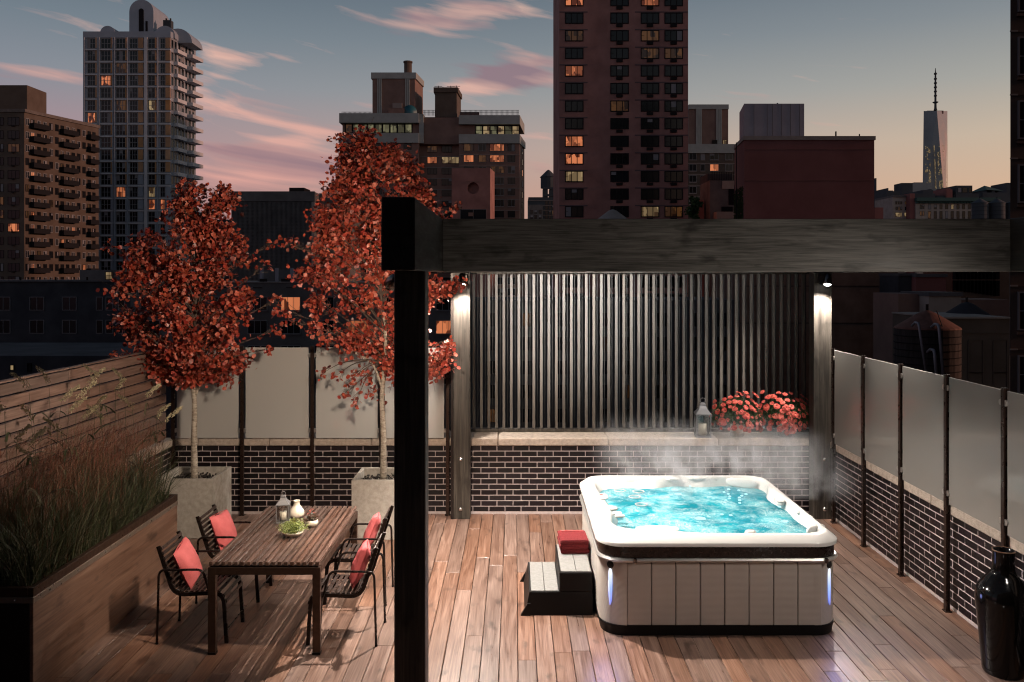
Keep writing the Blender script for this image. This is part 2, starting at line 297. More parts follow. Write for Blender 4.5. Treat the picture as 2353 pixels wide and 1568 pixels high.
def water():
    m, nt, b = newmat('bubbling_water'); n, l = nt.nodes, nt.links
    t = n.new('ShaderNodeTexCoord')
    w = n.new('ShaderNodeTexNoise'); w.inputs['Scale'].default_value = 2.4; w.inputs['Detail'].default_value = 4; l.new(t.outputs['Object'], w.inputs['Vector'])
    ad = n.new('ShaderNodeVectorMath'); ad.operation = 'MULTIPLY_ADD'; l.new(w.outputs['Color'], ad.inputs[0]); ad.inputs[1].default_value = (.5,.5,.2); l.new(t.outputs['Object'], ad.inputs[2])
    f = n.new('ShaderNodeTexNoise'); f.inputs['Scale'].default_value = 7; f.inputs['Detail'].default_value = 8; f.inputs['Roughness'].default_value = .68; l.new(ad.outputs[0], f.inputs['Vector'])
    big = n.new('ShaderNodeTexNoise'); big.inputs['Scale'].default_value = 2.2; big.inputs['Detail'].default_value = 2; l.new(t.outputs['Object'], big.inputs['Vector'])
    s = n.new('ShaderNodeMath'); s.operation = 'MULTIPLY_ADD'; s.inputs[1].default_value = .55; l.new(big.outputs[0], s.inputs[0]); l.new(f.outputs[0], s.inputs[2])
    r = n.new('ShaderNodeMapRange'); r.inputs[1].default_value = .67; r.inputs[2].default_value = .90; l.new(s.outputs[0], r.inputs[0])
    vo = n.new('ShaderNodeTexVoronoi'); vo.feature = 'DISTANCE_TO_EDGE'; vo.inputs['Scale'].default_value = 42; l.new(ad.outputs[0], vo.inputs['Vector'])
    vr = n.new('ShaderNodeMapRange'); vr.inputs[1].default_value = .0; vr.inputs[2].default_value = .20; vr.inputs[3].default_value = 1; vr.inputs[4].default_value = .22; l.new(vo.outputs[0], vr.inputs[0])
    fm = n.new('ShaderNodeMath'); fm.operation = 'MULTIPLY'; fm.use_clamp = True; l.new(r.outputs[0], fm.inputs[0]); l.new(vr.outputs[0], fm.inputs[1])
    wc = n.new('ShaderNodeMix'); wc.data_type = 'RGBA'; wc.inputs[6].default_value = (.006,.22,.28,1); wc.inputs[7].default_value = (.02,.42,.48,1); bgm = n.new('ShaderNodeMapRange'); bgm.inputs[1].default_value = .38; bgm.inputs[2].default_value = .62; l.new(big.outputs[0], bgm.inputs[0]); l.new(bgm.outputs[0], wc.inputs[0])
    mx = n.new('ShaderNodeMix'); mx.data_type = 'RGBA'; mx.inputs[7].default_value = (.62,.76,.76,1); l.new(fm.outputs[0], mx.inputs[0]); l.new(wc.outputs[2], mx.inputs[6])
    l.new(mx.outputs[2], b.inputs['Base Color']); b.inputs['Roughness'].default_value = .07; b.inputs['IOR'].default_value = 1.33
    bp = n.new('ShaderNodeBump'); bp.inputs['Strength'].default_value = .5; bp.inputs['Distance'].default_value = .03; l.new(s.outputs[0], bp.inputs['Height']); l.new(bp.outputs[0], b.inputs['Normal'])
    tr = n.new('ShaderNodeBsdfTranslucent'); l.new(mx.outputs[2], tr.inputs[0]); ms = n.new('ShaderNodeMixShader'); ms.inputs[0].default_value = .4
    l.new(b.outputs[0], ms.inputs[1]); l.new(tr.outputs[0], ms.inputs[2]); l.new(ms.outputs[0], nt.nodes['Material Output'].inputs[0])
    return m
M['water'] = water()
def lens():
    m, nt, b = newmat('blue_corner_lens'); n, l = nt.nodes, nt.links
    t = n.new('ShaderNodeTexCoord'); s = n.new('ShaderNodeSeparateXYZ'); l.new(t.outputs['Generated'], s.inputs[0])
    rp = n.new('ShaderNodeValToRGB'); e = rp.color_ramp.elements; e[0].color = (.08,.14,.75,1); e[1].color = (.85,.93,1,1); x = e.new(.45); x.color = (.16,.36,1,1); l.new(s.outputs[2], rp.inputs[0])
    l.new(rp.outputs[0], b.inputs['Emission Color']); b.inputs['Emission Strength'].default_value = 1.1; return m
M['bluelens'] = lens()
M['bulb'] = emat('lamp_bulb', (1,.96,.9), 14, False)
M['jetlight'] = emat('jet_light', (.55,.95,1), 1.2, False)
M['screen'] = emat('control_screen', (1,.25,.2), .8, False)
M['void'] = mat('dark_opening', (.004,.004,.004), .6)
# city
M['tan'] = mat('tan_brick', (.11,.085,.068), .85, var=.15, vscale=.4)
M['tanroof'] = mat('tan_parapet', (.16,.14,.13), .85, var=.3, vscale=1)
M['steelblue'] = mat('pale_cladding', (.32,.38,.46), .6, var=.1, vscale=.3)
M['white_clad'] = mat('white_cladding', (.60,.63,.68), .7, var=.15, vscale=.3)
M['ochre'] = mat('ochre_panel', (.50,.27,.12), .6, var=.25, vscale=.25, rvar=.2)
M['redbrick'] = mat('red_brown_brick', (.38,.195,.175), .9, var=.3, vscale=.25, bump=.3, bscale=4)
M['redbrick2'] = mat('dark_red_stucco', (.25,.10,.095), .9, var=.15, vscale=.2)
M['bandmauve'] = mat('mauve_brick_band', (.12,.085,.095), .9)
M['brownbrick'] = mat('brown_brick', (.25,.16,.135), .9, var=.2, vscale=.3)
M['greenconc'] = mat('grey_green_concrete', (.36,.40,.395), .85, var=.15, vscale=.4)
M['concline'] = mat('concrete_line', (.26,.23,.22), .9)
M['greycity'] = mat('grey_render', (.15,.145,.145), .9, var=.3, vscale=.4)
M['greycity2'] = mat('dark_blue_grey_render', (.045,.05,.062), .9, var=.3, vscale=.4)
M['lilac'] = mat('lilac_grey_panel', (.36,.35,.40), .8, var=.1, vscale=.4)
M['stonepale'] = mat('pale_stone', (.36,.32,.29), .85, var=.2, vscale=.5)
M['greencopper'] = mat('green_copper', (.03,.09,.085), .7)
M['silh'] = mat('blue_grey_masonry', (.055,.07,.085), .9, var=.2, vscale=.1)
M['darkbrown'] = mat('dark_brown_brick', (.15,.105,.085), .9, var=.3, vscale=.5, bump=.4, bscale=8)
M['tankwood'] = mat('tank_staves', (.035,.028,.028), .9, var=.4, vscale=2, stretch=(6,6,.5))
M['tankroof'] = mat('tank_roof', (.20,.09,.065), .8, var=.3, vscale=2)
M['tankroofdark'] = mat('dark_tank_roof', (.02,.022,.03), .8)
M['duct'] = mat('pale_duct', (.30,.30,.33), .5, metal=.3)
M['winframe'] = mat('dark_window_frame', (.014,.014,.017), .8, spec=.15)
M['winframe_p'] = mat('pale_window_frame', (.22,.23,.25), .5)
M['glass'] = mat('window_glass', (.008,.010,.014), .15, rvar=.5, spec=.3)
M['blind'] = mat('drawn_blind', (.22,.22,.24), .7)
M['lit'] = emat('lit_room_orange', (1,.20,.07), .62, True, (1,.30,.12))
M['lit2'] = emat('lit_room_dim', (.85,.25,.07), .065, True, (1,.40,.12))
M['lit3'] = emat('lit_room_yellow', (.95,.50,.22), .30, True, (1,.70,.35))
M['lithall'] = emat('lit_hall', (.50,.46,.18), .20, True, (.8,.75,.4))
M['glasstower'] = mat('blue_tower_glass', (.20,.26,.31), .3, var=.3, vscale=.02)
M['glass_sunset'] = mat('tower_glass_sunset_glow', (.42,.27,.26), .2, var=.15, vscale=.02, metal=.6)  # sunset glow on the right face, put into the glass colour
M['asphalt'] = mat('street_asphalt', (.03,.03,.032), .9, var=.3, vscale=.05)
M['rooftar'] = mat('roof_membrane', (.12,.12,.13), .9, var=.3, vscale=.3)
M['ivy'] = leaf_mat('ivy_leaves', [(.03,.05,.015), (.05,.07,.02)], .6, .1)
M['teal'] = mat('teal_satellite_dish', (.02,.12,.16), .5)

# ---------------------------------------------------------------- mesh helpers
class MB:
    def __init__(s, origin=(0,0,0)): s.v, s.f, s.m, s.o = [], [], [], Vector(origin)
    def add(s, vs, fs, mi=0):
        k = len(s.v); s.v += [tuple(x) for x in vs]; s.f += [tuple(i+k for i in f) for f in fs]; s.m += [mi]*len(fs); return s
    def box(s, x0, x1, y0, y1, z0, z1, mi=0):
        return s.add([(x0,y0,z0),(x1,y0,z0),(x1,y1,z0),(x0,y1,z0),(x0,y0,z1),(x1,y0,z1),(x1,y1,z1),(x0,y1,z1)],
                     [(0,3,2,1),(4,5,6,7),(0,1,5,4),(1,2,6,5),(2,3,7,6),(3,0,4,7)], mi)
    def cbox(s, x0, x1, y0, y1, z0, z1, c=.004, mi=0):
        """box with chamfered edges"""
        X, Y, Z = (x0,x1), (y0,y1), (z0,z1); vs = []; idx = {}
        for i in (0,1):
            for j in (0,1):
                for k in (0,1):
                    a, b_, d = X[i]+(c,-c)[i], Y[j]+(c,-c)[j], Z[k]+(c,-c)[k]
                    for ax, p in (('x',(X[i],b_,d)), ('y',(a,Y[j],d)), ('z',(a,b_,Z[k]))):
                        idx[i,j,k,ax] = len(vs); vs.append(p)
        g = lambda i,j,k,a: idx[i,j,k,a]; F = []
        for i in (0,1): F.append([g(i,0,0,'x'),g(i,1,0,'x'),g(i,1,1,'x'),g(i,0,1,'x')][::(1 if i else -1)])
        for j in (0,1): F.append([g(0,j,0,'y'),g(1,j,0,'y'),g(1,j,1,'y'),g(0,j,1,'y')][::(-1 if j else 1)])
        for k in (0,1): F.append([g(0,0,k,'z'),g(1,0,k,'z'),g(1,1,k,'z'),g(0,1,k,'z')][::(1 if k else -1)])
        for i in (0,1):
            for j in (0,1): F.append([g(i,j,0,'x'),g(i,j,0,'y'),g(i,j,1,'y'),g(i,j,1,'x')][::(1 if i^j else -1)])
        for i in (0,1):
            for k in (0,1): F.append([g(i,0,k,'x'),g(i,1,k,'x'),g(i,1,k,'z'),g(i,0,k,'z')][::(1 if i^k else -1)][::-1] )
        for j in (0,1):
            for k in (0,1): F.append([g(0,j,k,'y'),g(1,j,k,'y'),g(1,j,k,'z'),g(0,j,k,'z')][::(1 if j^k else -1)])
        for i in (0,1):
            for j in (0,1):
                for k in (0,1): F.append([g(i,j,k,'x'),g(i,j,k,'y'),g(i,j,k,'z')][::(1 if (i+j+k)%2 else -1)])
        return s.add(vs, F, mi)
    def tube(s, pts, r, n=8, mi=0, cap=True, flat=None):
        pts = [Vector(p) for p in pts]; rs = r if isinstance(r, (list, tuple)) else [r]*len(pts)
        up = Vector((0,0,1)); rings = []; prev = None
        for i, p in enumerate(pts):
            t = (pts[min(i+1,len(pts)-1)]-pts[max(i-1,0)]).normalized()
            a = prev if prev is not None else (Vector((1,0,0)) if abs(t.z) > .9 else up)
            a = (a - t*a.dot(t)); a = a.normalized() if a.length > 1e-6 else t.orthogonal().normalized()
            prev = a; b = t.cross(a); ring = []
            for q in range(n):
                w = 2*math.pi*q/n + (math.pi/4 if n == 4 else 0); ring.append(p + (a*math.cos(w) + b*math.sin(w))*rs[i])
            rings.append(ring)
        vs = [x for rg in rings for x in rg]; F = []
        for i in range(len(pts)-1):
            for q in range(n): F.append((i*n+q, i*n+(q+1)%n, (i+1)*n+(q+1)%n, (i+1)*n+q))
        if cap: F.append(tuple(range(n))[::-1]); F.append(tuple((len(pts)-1)*n+q for q in range(n)))
        return s.add(vs, F, mi)
    def lathe(s, prof, cx=0, cy=0, cz=0, n=24, mi=0, axis='z', caps=True):
        vs, F = [], []
        for (r, z) in prof:
            for q in range(n):
                a = 2*math.pi*q/n; vs.append((cx+r*math.cos(a), cy+r*math.sin(a), cz+z) if axis == 'z' else (cx+r*math.cos(a), cy-z, cz+r*math.sin(a)))
        for i in range(len(prof)-1):
            for q in range(n): F.append((i*n+q, i*n+(q+1)%n, (i+1)*n+(q+1)%n, (i+1)*n+q))
        if caps and prof[0][0] > 1e-4: F.append(tuple(range(n))[::-1])
        if caps and prof[-1][0] > 1e-4: F.append(tuple((len(prof)-1)*n+q for q in range(n)))
        return s.add(vs, F, mi)
    def prism(s, poly, y0, y1, mi=0):
        """poly: (x, z) points, extruded along Y"""
        n = len(poly); vs = [(x,y0,z) for x,z in poly]+[(x,y1,z) for x,z in poly]
        F = [tuple(range(n)), tuple(range(2*n-1, n-1, -1))]+[(i,i+n,(i+1)%n+n,(i+1)%n) for i in range(n)]
        return s.add(vs, F, mi)
    def mesh(s, name, mats, smooth=False):
        me = bpy.data.meshes.new(name); me.from_pydata([tuple(Vector(p)-s.o) for p in s.v], [], s.f)
        mats = mats if isinstance(mats, (list, tuple)) else [mats]
        for m in mats: me.materials.append(m)
        if len(mats) > 1: me.polygons.foreach_set('material_index', s.m)
        if smooth: me.polygons.foreach_set('use_smooth', [True]*len(me.polygons))
        me.update(); return me
    def build(s, name, mats, parent=None, smooth=False, loc=None, **tags):
        return put(name, s.mesh(name, mats, smooth), parent, loc, **tags)
def put(name, me, parent=None, loc=None, rot=None, scale=None, **tags):
    o = bpy.data.objects.new(name, me); C.objects.link(o)
    if parent is not None: o.parent = parent
    if loc is not None: o.location = loc
    if rot is not None: o.rotation_euler = rot
    if scale is not None: o.scale = scale
    for k, v in tags.items():
        if v: o[k] = v
    return o
def thing(name, label, cat, loc=(0,0,0), rz=0, group=None):
    o = bpy.data.objects.new(name, None); C.objects.link(o); o.empty_display_size = .1
    o.location = loc; o.rotation_euler = (0,0,rz); o['label'] = label; o['category'] = cat
    if group: o['group'] = group
    return o
def struct(name, mb, m, parent=None, smooth=False):
    o = mb.build(name, m, parent, smooth)
    if parent is None: o['kind'] = 'structure'
    return o
def copy_tree(o, parent=None):
    c = o.copy(); C.objects.link(c); c.parent = parent
    for ch in list(o.children): copy_tree(ch, c)
    return c
def PX(u, Y): return (u-CX)/FPX*Y          # surveyed bearing at a distance -> x
def PZ(v, Y): return EYE-(v-CY)/FPX*Y
def smooth_by_angle(o, a=35):
    me = o.data; me.polygons.foreach_set('use_smooth', [True]*len(me.polygons)); me.set_sharp_from_angle(angle=R(a))
def bez(pts, n=6):
    """Catmull-Rom through points"""
    P = [Vector(p) for p in pts]; P = [P[0]*2-P[1]]+P+[P[-1]*2-P[-2]]; out = []
    for i in range(1, len(P)-2):
        for k in range(n):
            t = k/n; a, b, c, d = P[i-1:i+3]
            out.append(.5*((2*b)+(c-a)*t+(2*a-5*b+4*c-d)*t*t+(3*b-a-3*c+d)*t**3))
    out.append(P[-2]); return out
def rough_corner(pts, r, n=5):
    """rounds the corners of a polyline"""
    P = [Vector(p) for p in pts]; out = [P[0]]
    for i in range(1, len(P)-1):
        a = (P[i-1]-P[i]); b = (P[i+1]-P[i]); q = min(r, a.length*.49, b.length*.49); a = P[i]+a.normalized()*q; b = P[i]+b.normalized()*q
        for k in range(n+1):
            t = k/n; out.append(a*(1-t)**2+P[i]*2*t*(1-t)+b*t*t)
    out.append(P[-1]); return out

# ================================================================ THE SETTING: roof deck
XL, XR, YB, YF = -5.02, 4.57, 12.0, 4.6        # left wall, right wall, back wall, front end of the deck
deck = bpy.data.objects.new('deck', None); C.objects.link(deck); deck['kind'] = 'structure'
struct('deck_base', MB().box(XL, XR, YF, YB, -.30, -.027), M['spablack'], deck)
plank_len = [1.0, 1.4, 1.8, 2.2, 2.6, 3.2]; pm = {}
for L in plank_len: pm[L] = MB().cbox(-.0812, .0812, 0, L-.003, -.024, 0, .0035).mesh('plank', M['deck'])
pitch = .1655; ncol = int((XR-XL)/pitch); pitch = (XR-XL)/ncol
for i in range(ncol):
    x = XL+pitch*(i+.5); y = YF - rnd.uniform(0, 2.2)
    while y < YB-.01:
        L = rnd.choice(plank_len[2:])
        rest = YB-y
        if rest < .35: break
        if L > rest or rest-L < .35:
            c = [q for q in plank_len if q <= rest]
            L = c[-1] if c and rest-c[-1] < .05 else None
        if y+(L or rest) > YF:
            if L is None: o = put('plank', MB().cbox(-.0812, .0812, 0, rest-.003, -.024, 0, .0035).mesh('plank', M['deck']), deck, (x, y, rnd.uniform(-.0012, .0012)))
            else: o = put('plank', pm[L], deck, (x, y, rnd.uniform(-.0012, .0012)))
        y += L if L else rest
struct('roof_slab', MB().box(-5.7, 5.2, 2.4, 12.9, -40, -.302), M['greycity'])
struct('ground', MB().box(-4000, 4000, -500, 7000, -41, -40.05), M['asphalt'])

# ================================================================ brick walls with coping
BP, CH, NC = .2348, .0806, 12                  # brick pitch, course height, courses
COPZ = 1.115; COPB = 1.0
bmesh_std = {}
def brick_mesh(w):
    k = round(w, 3)
    if k not in bmesh_std:
        h = (CH-.0115)/2; c = .003; a = w/2
        mb = MB(); vs = [(-a,0,-h),(a,0,-h),(a,0,h),(-a,0,h),(-a,-.0012,-h),(a,-.0012,-h),(a,-.0012,h),(-a,-.0012,h),(-a+c,-.0024,-h+c),(a-c,-.0024,-h+c),(a-c,-.0024,h-c),(-a+c,-.0024,h-c)]
        fs = [(0,1,5,4),(1,2,6,5),(2,3,7,6),(3,0,4,7),(4,5,9,8),(5,6,10,9),(6,7,11,10),(7,4,8,11),(8,9,10,11)]
        bmesh_std[k] = mb.add(vs, fs).mesh('brick', M['brick'])
    return bmesh_std[k]
def brick_wall(label, loc, rz, length, phase, copings, skip=None, thick=.5, extra=None):
    """local frame: wall runs along +x, its face looks towards -y"""
    w = thing('brick_wall', label, 'wall', loc, rz)
    MB().box(0, length, 0, thick, -.02, COPB).build('mortar_backing', M['mortar'], w)
    for r in range(NC):
        z = CH*(r+.5)+.03; off = (phase + (r % 2)*BP/2) % BP
        x = off - BP
        while x < length:
            a, b = max(x+.0052, .002), min(x+BP-.0052, length-.002)
            if b-a > .03: put('brick', brick_mesh(b-a), w, ((a+b)/2+rnd.uniform(-.0006,.0006), rnd.uniform(-.0005,.0002), z), (0, rnd.uniform(-.004,.004), 0))
            x += BP
    xs = [0]+copings+[length]
    for a, b in zip(xs, xs[1:]):
        MB().cbox(a+.002, b-.003, -.055, thick+.04, COPB+.002, COPZ, .014).build('coping_stone', M['coping'], w)
    return w
brick_wall('black glazed brick wall below the frosted glass fence, behind the two square planters', (XL, YB, 0), 0, 4.12, .10, [.30+.1, 1.44, 2.98-.05, 3.0+.6])
brick_wall('black brick wall with sandstone coping behind the hot tub, under the slat screen', (-.898, YB, 0), 0, XR+.898, .05, [.655, 2.26, 3.86])
brick_wall('black brick wall along the right side of the deck, behind the tall black vase', (XR, YB-.002, 0), R(-90), 5.4, .03, [.9, 1.25+.35, 3.1, 4.4], thick=.35)
brick_wall('short stretch of black brick wall under the wooden fence at the left back corner', (XL, 8.6, 0), R(90), YB-8.6-.002, .08, [1.5, 2.6], thick=.35)

# ================================================================ wooden fence on the left
def wooden_fence():
    t = thing('wooden_fence', 'reddish horizontal board fence standing behind the tall grasses on the left', 'fence', (XL+.02, 4.6, 0))
    yb, z1, n = 11.74, 2.44, 10; ph = (z1-1.155)/n
    for k in range(n):
        za = 1.155+ph*k; ys = [4.6, 6.9+.0, 9.18, yb] if k % 2 else [4.6, 7.4, 9.18, yb]
        for a, b in zip(ys, ys[1:]):
            L = b-a; me = MB().cbox(-.03, .012, 0, L-.004, 0, ph-.019, .004).mesh('board', M['fence'])
            put('board', me, t, (-.0+rnd.uniform(-.002,.002), a-4.6, za+.004))
    for y in (4.8, 6.0, 7.2, 8.4, 9.6, 10.8, 11.66): MB().box(-.10, -.034, y-4.6-.03, y-4.6+.03, 1.10, 2.40).build('fence_post', M['blackmetal'], t)
    MB().cbox(-.045, .02, 0, 2.3-.002, 2.441, 2.462, .003).build('cap_board', M['fence'], t); MB().cbox(-.045, .02, 2.3, 4.57, 2.441, 2.462, .003).build('cap_board', M['fence'], t, loc=(0,0,.0)); MB().cbox(-.045, .02, 4.58, yb-4.6, 2.441, 2.458, .003).build('cap_board', M['fence'], t)
wooden_fence()

# ================================================================ frosted glass fences on steel posts
def fence_post_mesh():
    mb = MB()
    mb.cbox(-.026, .026, -.022, -.006, 0, 2.46, .002).cbox(-.012, .012, -.006, .010, .01, 2.45, .001).cbox(-.022, .022, .010, .024, 0, 2.46, .002)
    mb.box(-.038, .038, -.034, .034, 0, .012)
    return mb.mesh('fence_post', M['bronze_post'])
M['bronze_post'] = mat('bronze_post_metal', (.045,.026,.020), .32, metal=.6, var=.25, vscale=15)
fpost = fence_post_mesh()
def clip_mesh():
    mb = MB(); n = 12; p = [(0, -.028)]
    p += [(.018+.024*math.cos(a), .028*math.sin(a)) for a in [math.pi*(-.5+i/n) for i in range(n+1)]] + [(0, .028)]
    mb.prism(p, -.017, .017); return mb.mesh('clip', M['clipmetal'])
M['clipmetal'] = mat('satin_clip', (.50,.47,.44), .28, metal=.8)
clipm = clip_mesh()
def glass_fence(label, loc, rz, posts, z0=1.125, z1=2.435, gm='frost'):
    """local frame: runs along +x, the deck side is -y"""
    t = thing('glass_fence', label, 'fence', loc, rz)
    for p in posts: put('fence_post', fpost, t, (p, 0, 0))
    for a, b in zip(posts, posts[1:]):
        g = MB().box(a+.052, b-.052, -.006, .006, z0, z1).build('glass_panel', M[gm], t)
        MB().box(a+.052, b-.052, -.0061, .0061, z1+.0002, z1+.0035).build('polished_edge', M['edge'], g)
        for x, s in ((a+.024, 1), (b-.024, -1)):
            for z in (z0+.11, z1-.11): put('clip', clipm, g, (x, 0, z), (0, 0, 0 if s == 1 else math.pi))
    return t
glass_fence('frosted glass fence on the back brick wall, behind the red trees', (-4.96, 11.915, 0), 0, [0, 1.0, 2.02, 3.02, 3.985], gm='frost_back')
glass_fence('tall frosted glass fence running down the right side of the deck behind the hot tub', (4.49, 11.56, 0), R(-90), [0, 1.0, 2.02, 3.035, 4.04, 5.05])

# ================================================================ pergola
BZ0, BZ1 = 3.526, 4.008
pg = thing('pergola', 'dark stained timber pergola frame around the hot tub with thick posts and beams', 'pergola', (0, 5.98, 0))
def pbox(name, m, *a, c=.006):
    mb = MB((0, 5.98, 0)); mb.cbox(*a, c); return mb.build(name, m, pg)
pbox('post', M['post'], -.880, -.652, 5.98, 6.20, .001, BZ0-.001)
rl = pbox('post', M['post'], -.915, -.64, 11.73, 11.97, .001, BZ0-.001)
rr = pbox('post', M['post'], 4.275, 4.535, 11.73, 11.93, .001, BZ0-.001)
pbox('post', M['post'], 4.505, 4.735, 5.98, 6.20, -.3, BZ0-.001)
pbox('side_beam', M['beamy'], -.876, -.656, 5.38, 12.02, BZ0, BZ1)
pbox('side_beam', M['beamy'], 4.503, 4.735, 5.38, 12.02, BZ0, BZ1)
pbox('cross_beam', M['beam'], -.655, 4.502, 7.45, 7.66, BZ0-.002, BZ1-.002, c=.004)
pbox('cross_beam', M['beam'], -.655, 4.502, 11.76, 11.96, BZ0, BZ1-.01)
bolt = MB(); bolt.lathe([(.031,-.001),(.031,.004),(.026,.012),(.015,.020),(0,.023)], axis='y', n=16); bolt = bolt.mesh('bolt', M['chrome'], True)
for x, o in ((-.776, rl), (4.43, rr)):
    for z in (.855, .14): put('bolt', bolt, o, (x, 11.73-5.98, z))
# steel channel edges on the rear posts
for x in (-.905, ): pbox('edge_strip', M['blackmetal'], x-.012, x+.03, 11.722, 11.729, .0, BZ0-.01, c=.002)
pbox('edge_strip', M['blackmetal'], 4.36, 4.366, 11.726, 11.7295, .0, BZ0-.01, c=.001)

# slat screen on the coping
sc_ = thing('slat_screen', 'tall screen of dark vertical wooden slats standing on the coping behind the hot tub', 'screen', (1.93, 12.46, COPZ))
sm = MB().cbox(-.0215, .0215, -.045, .005, 0, 2.33, .002).mesh('slat', M['slatwood'])
for i in range(46):
    put('slat', sm, sc_, (-2.60+.05+.1135*i, 0, .055))
    if i: put('spacer', SPM if i > 1 else (SPM := MB().box(-.005, .005, .012, .05, 0, 2.33).mesh('spacer', M['void'])), sc_, (-2.60+.05+.1135*i-.057, .02, .055))
MB().cbox(-2.60, 2.66, -.055, .055, .004, .052, .004).build('bottom_rail', M['post'], sc_)
MB().cbox(-2.60, 2.66, -.055, .055, 2.386, 2.43, .004).build('top_rail', M['post'], sc_)

# ================================================================ spot lamps with housings
def spot_fixture(name, label, key, group=None):
    (x, y, z), aim, watts, ang, bl, col, rad = LAMPS[key]
    t = thing('spotlight', label, 'lamp', (x, y, z), 0, group)
    d = (Vector(aim)-Vector((x, y, z))).normalized(); q = d.to_track_quat('-Z', 'Y')
    mb = MB(); mb.lathe([(.0,.16),(.028,.158),(.047,.14),(.056,.08),(.058,.0),(.054,-.006),(.05,.0)], n=24)
    h = mb.build('lamp_housing', M['darksteel'], t, True); h.rotation_euler = q.to_euler()
    mb = MB(); mb.lathe([(.050,.004),(.052,-.002),(.034,-.016),(0,-.03)], n=20); b = mb.build('bulb', M['bulb'], t, True); b.rotation_euler = q.to_euler(); b.location = (0, 0, 0)
    ld = bpy.data.lights.new('lamp_light', 'SPOT'); ld.energy = watts; ld.spot_size = R(ang); ld.spot_blend = bl; ld.color = col; ld.shadow_soft_size = rad
    lo = bpy.data.objects.new('lamp_light', ld); C.objects.link(lo); lo.parent = t; lo.location = d*.07; lo.rotation_euler = q.to_euler()
    return t
def bracket(t, x0, x1, y0, y1, z0, z1): MB().cbox(x0, x1, y0, y1, z0, z1, .008).build('bracket', M['blackmetal'], t)
t = spot_fixture('s', 'brushed steel spotlight at the top of the right rear pergola post', 'rear_right'); bracket(t, -.10, .06, .02, .108, .02, .14)
t = spot_fixture('s', 'small steel spotlight at the top of the left rear pergola post, half behind red leaves', 'rear_left'); bracket(t, -.05, .07, .02, .108, .02, .14)
t = spot_fixture('s', 'spotlight on the outer face of the near pergola post, aimed at the dining table', 'beam_left_out'); bracket(t, .06, .142, -.04, .04, .09, .17)
t = spot_fixture('s', 'spotlight on the inner face of the left pergola beam, halfway along the hot tub', 'beam_left_mid'); bracket(t, -.134, -.04, -.04, .04, .06, .16)
t = spot_fixture('s', 'added unseen spotlight on the left pergola beam just behind the cross beam', 'added_left_near'); bracket(t, -.134, -.04, -.04, .04, .06, .16)
t = spot_fixture('s', 'added spotlight low on the right pergola beam, out of view', 'added_right'); bracket(t, .04, .141, -.04, .04, .11, .2)
t = spot_fixture('s', 'added spotlight hidden behind the cross beam, aimed at the left of the slat screen', 'added_wash_left'); bracket(t, -.04, .04, -.119, -.03, .04, .12)
t = spot_fixture('s', 'added spotlight hidden behind the cross beam, aimed at the middle of the slat screen', 'added_wash_right'); bracket(t, -.04, .04, -.119, -.03, .04, .12)
t = spot_fixture('s', 'added low uplight out of view before the pergola, left of its middle', 'added_uplight_left'); bracket(t, -.06, .06, -.06, .06, -.058, -.02)
t = spot_fixture('s', 'added low uplight out of view before the pergola, right of its middle', 'added_uplight_right'); bracket(t, -.06, .06, -.06, .06, -.058, -.02)
t = spot_fixture('s', 'added unseen spotlight on the right pergola beam above the hot tub', 'added_right_mid'); bracket(t, .04, .201, -.04, .04, .06, .16)

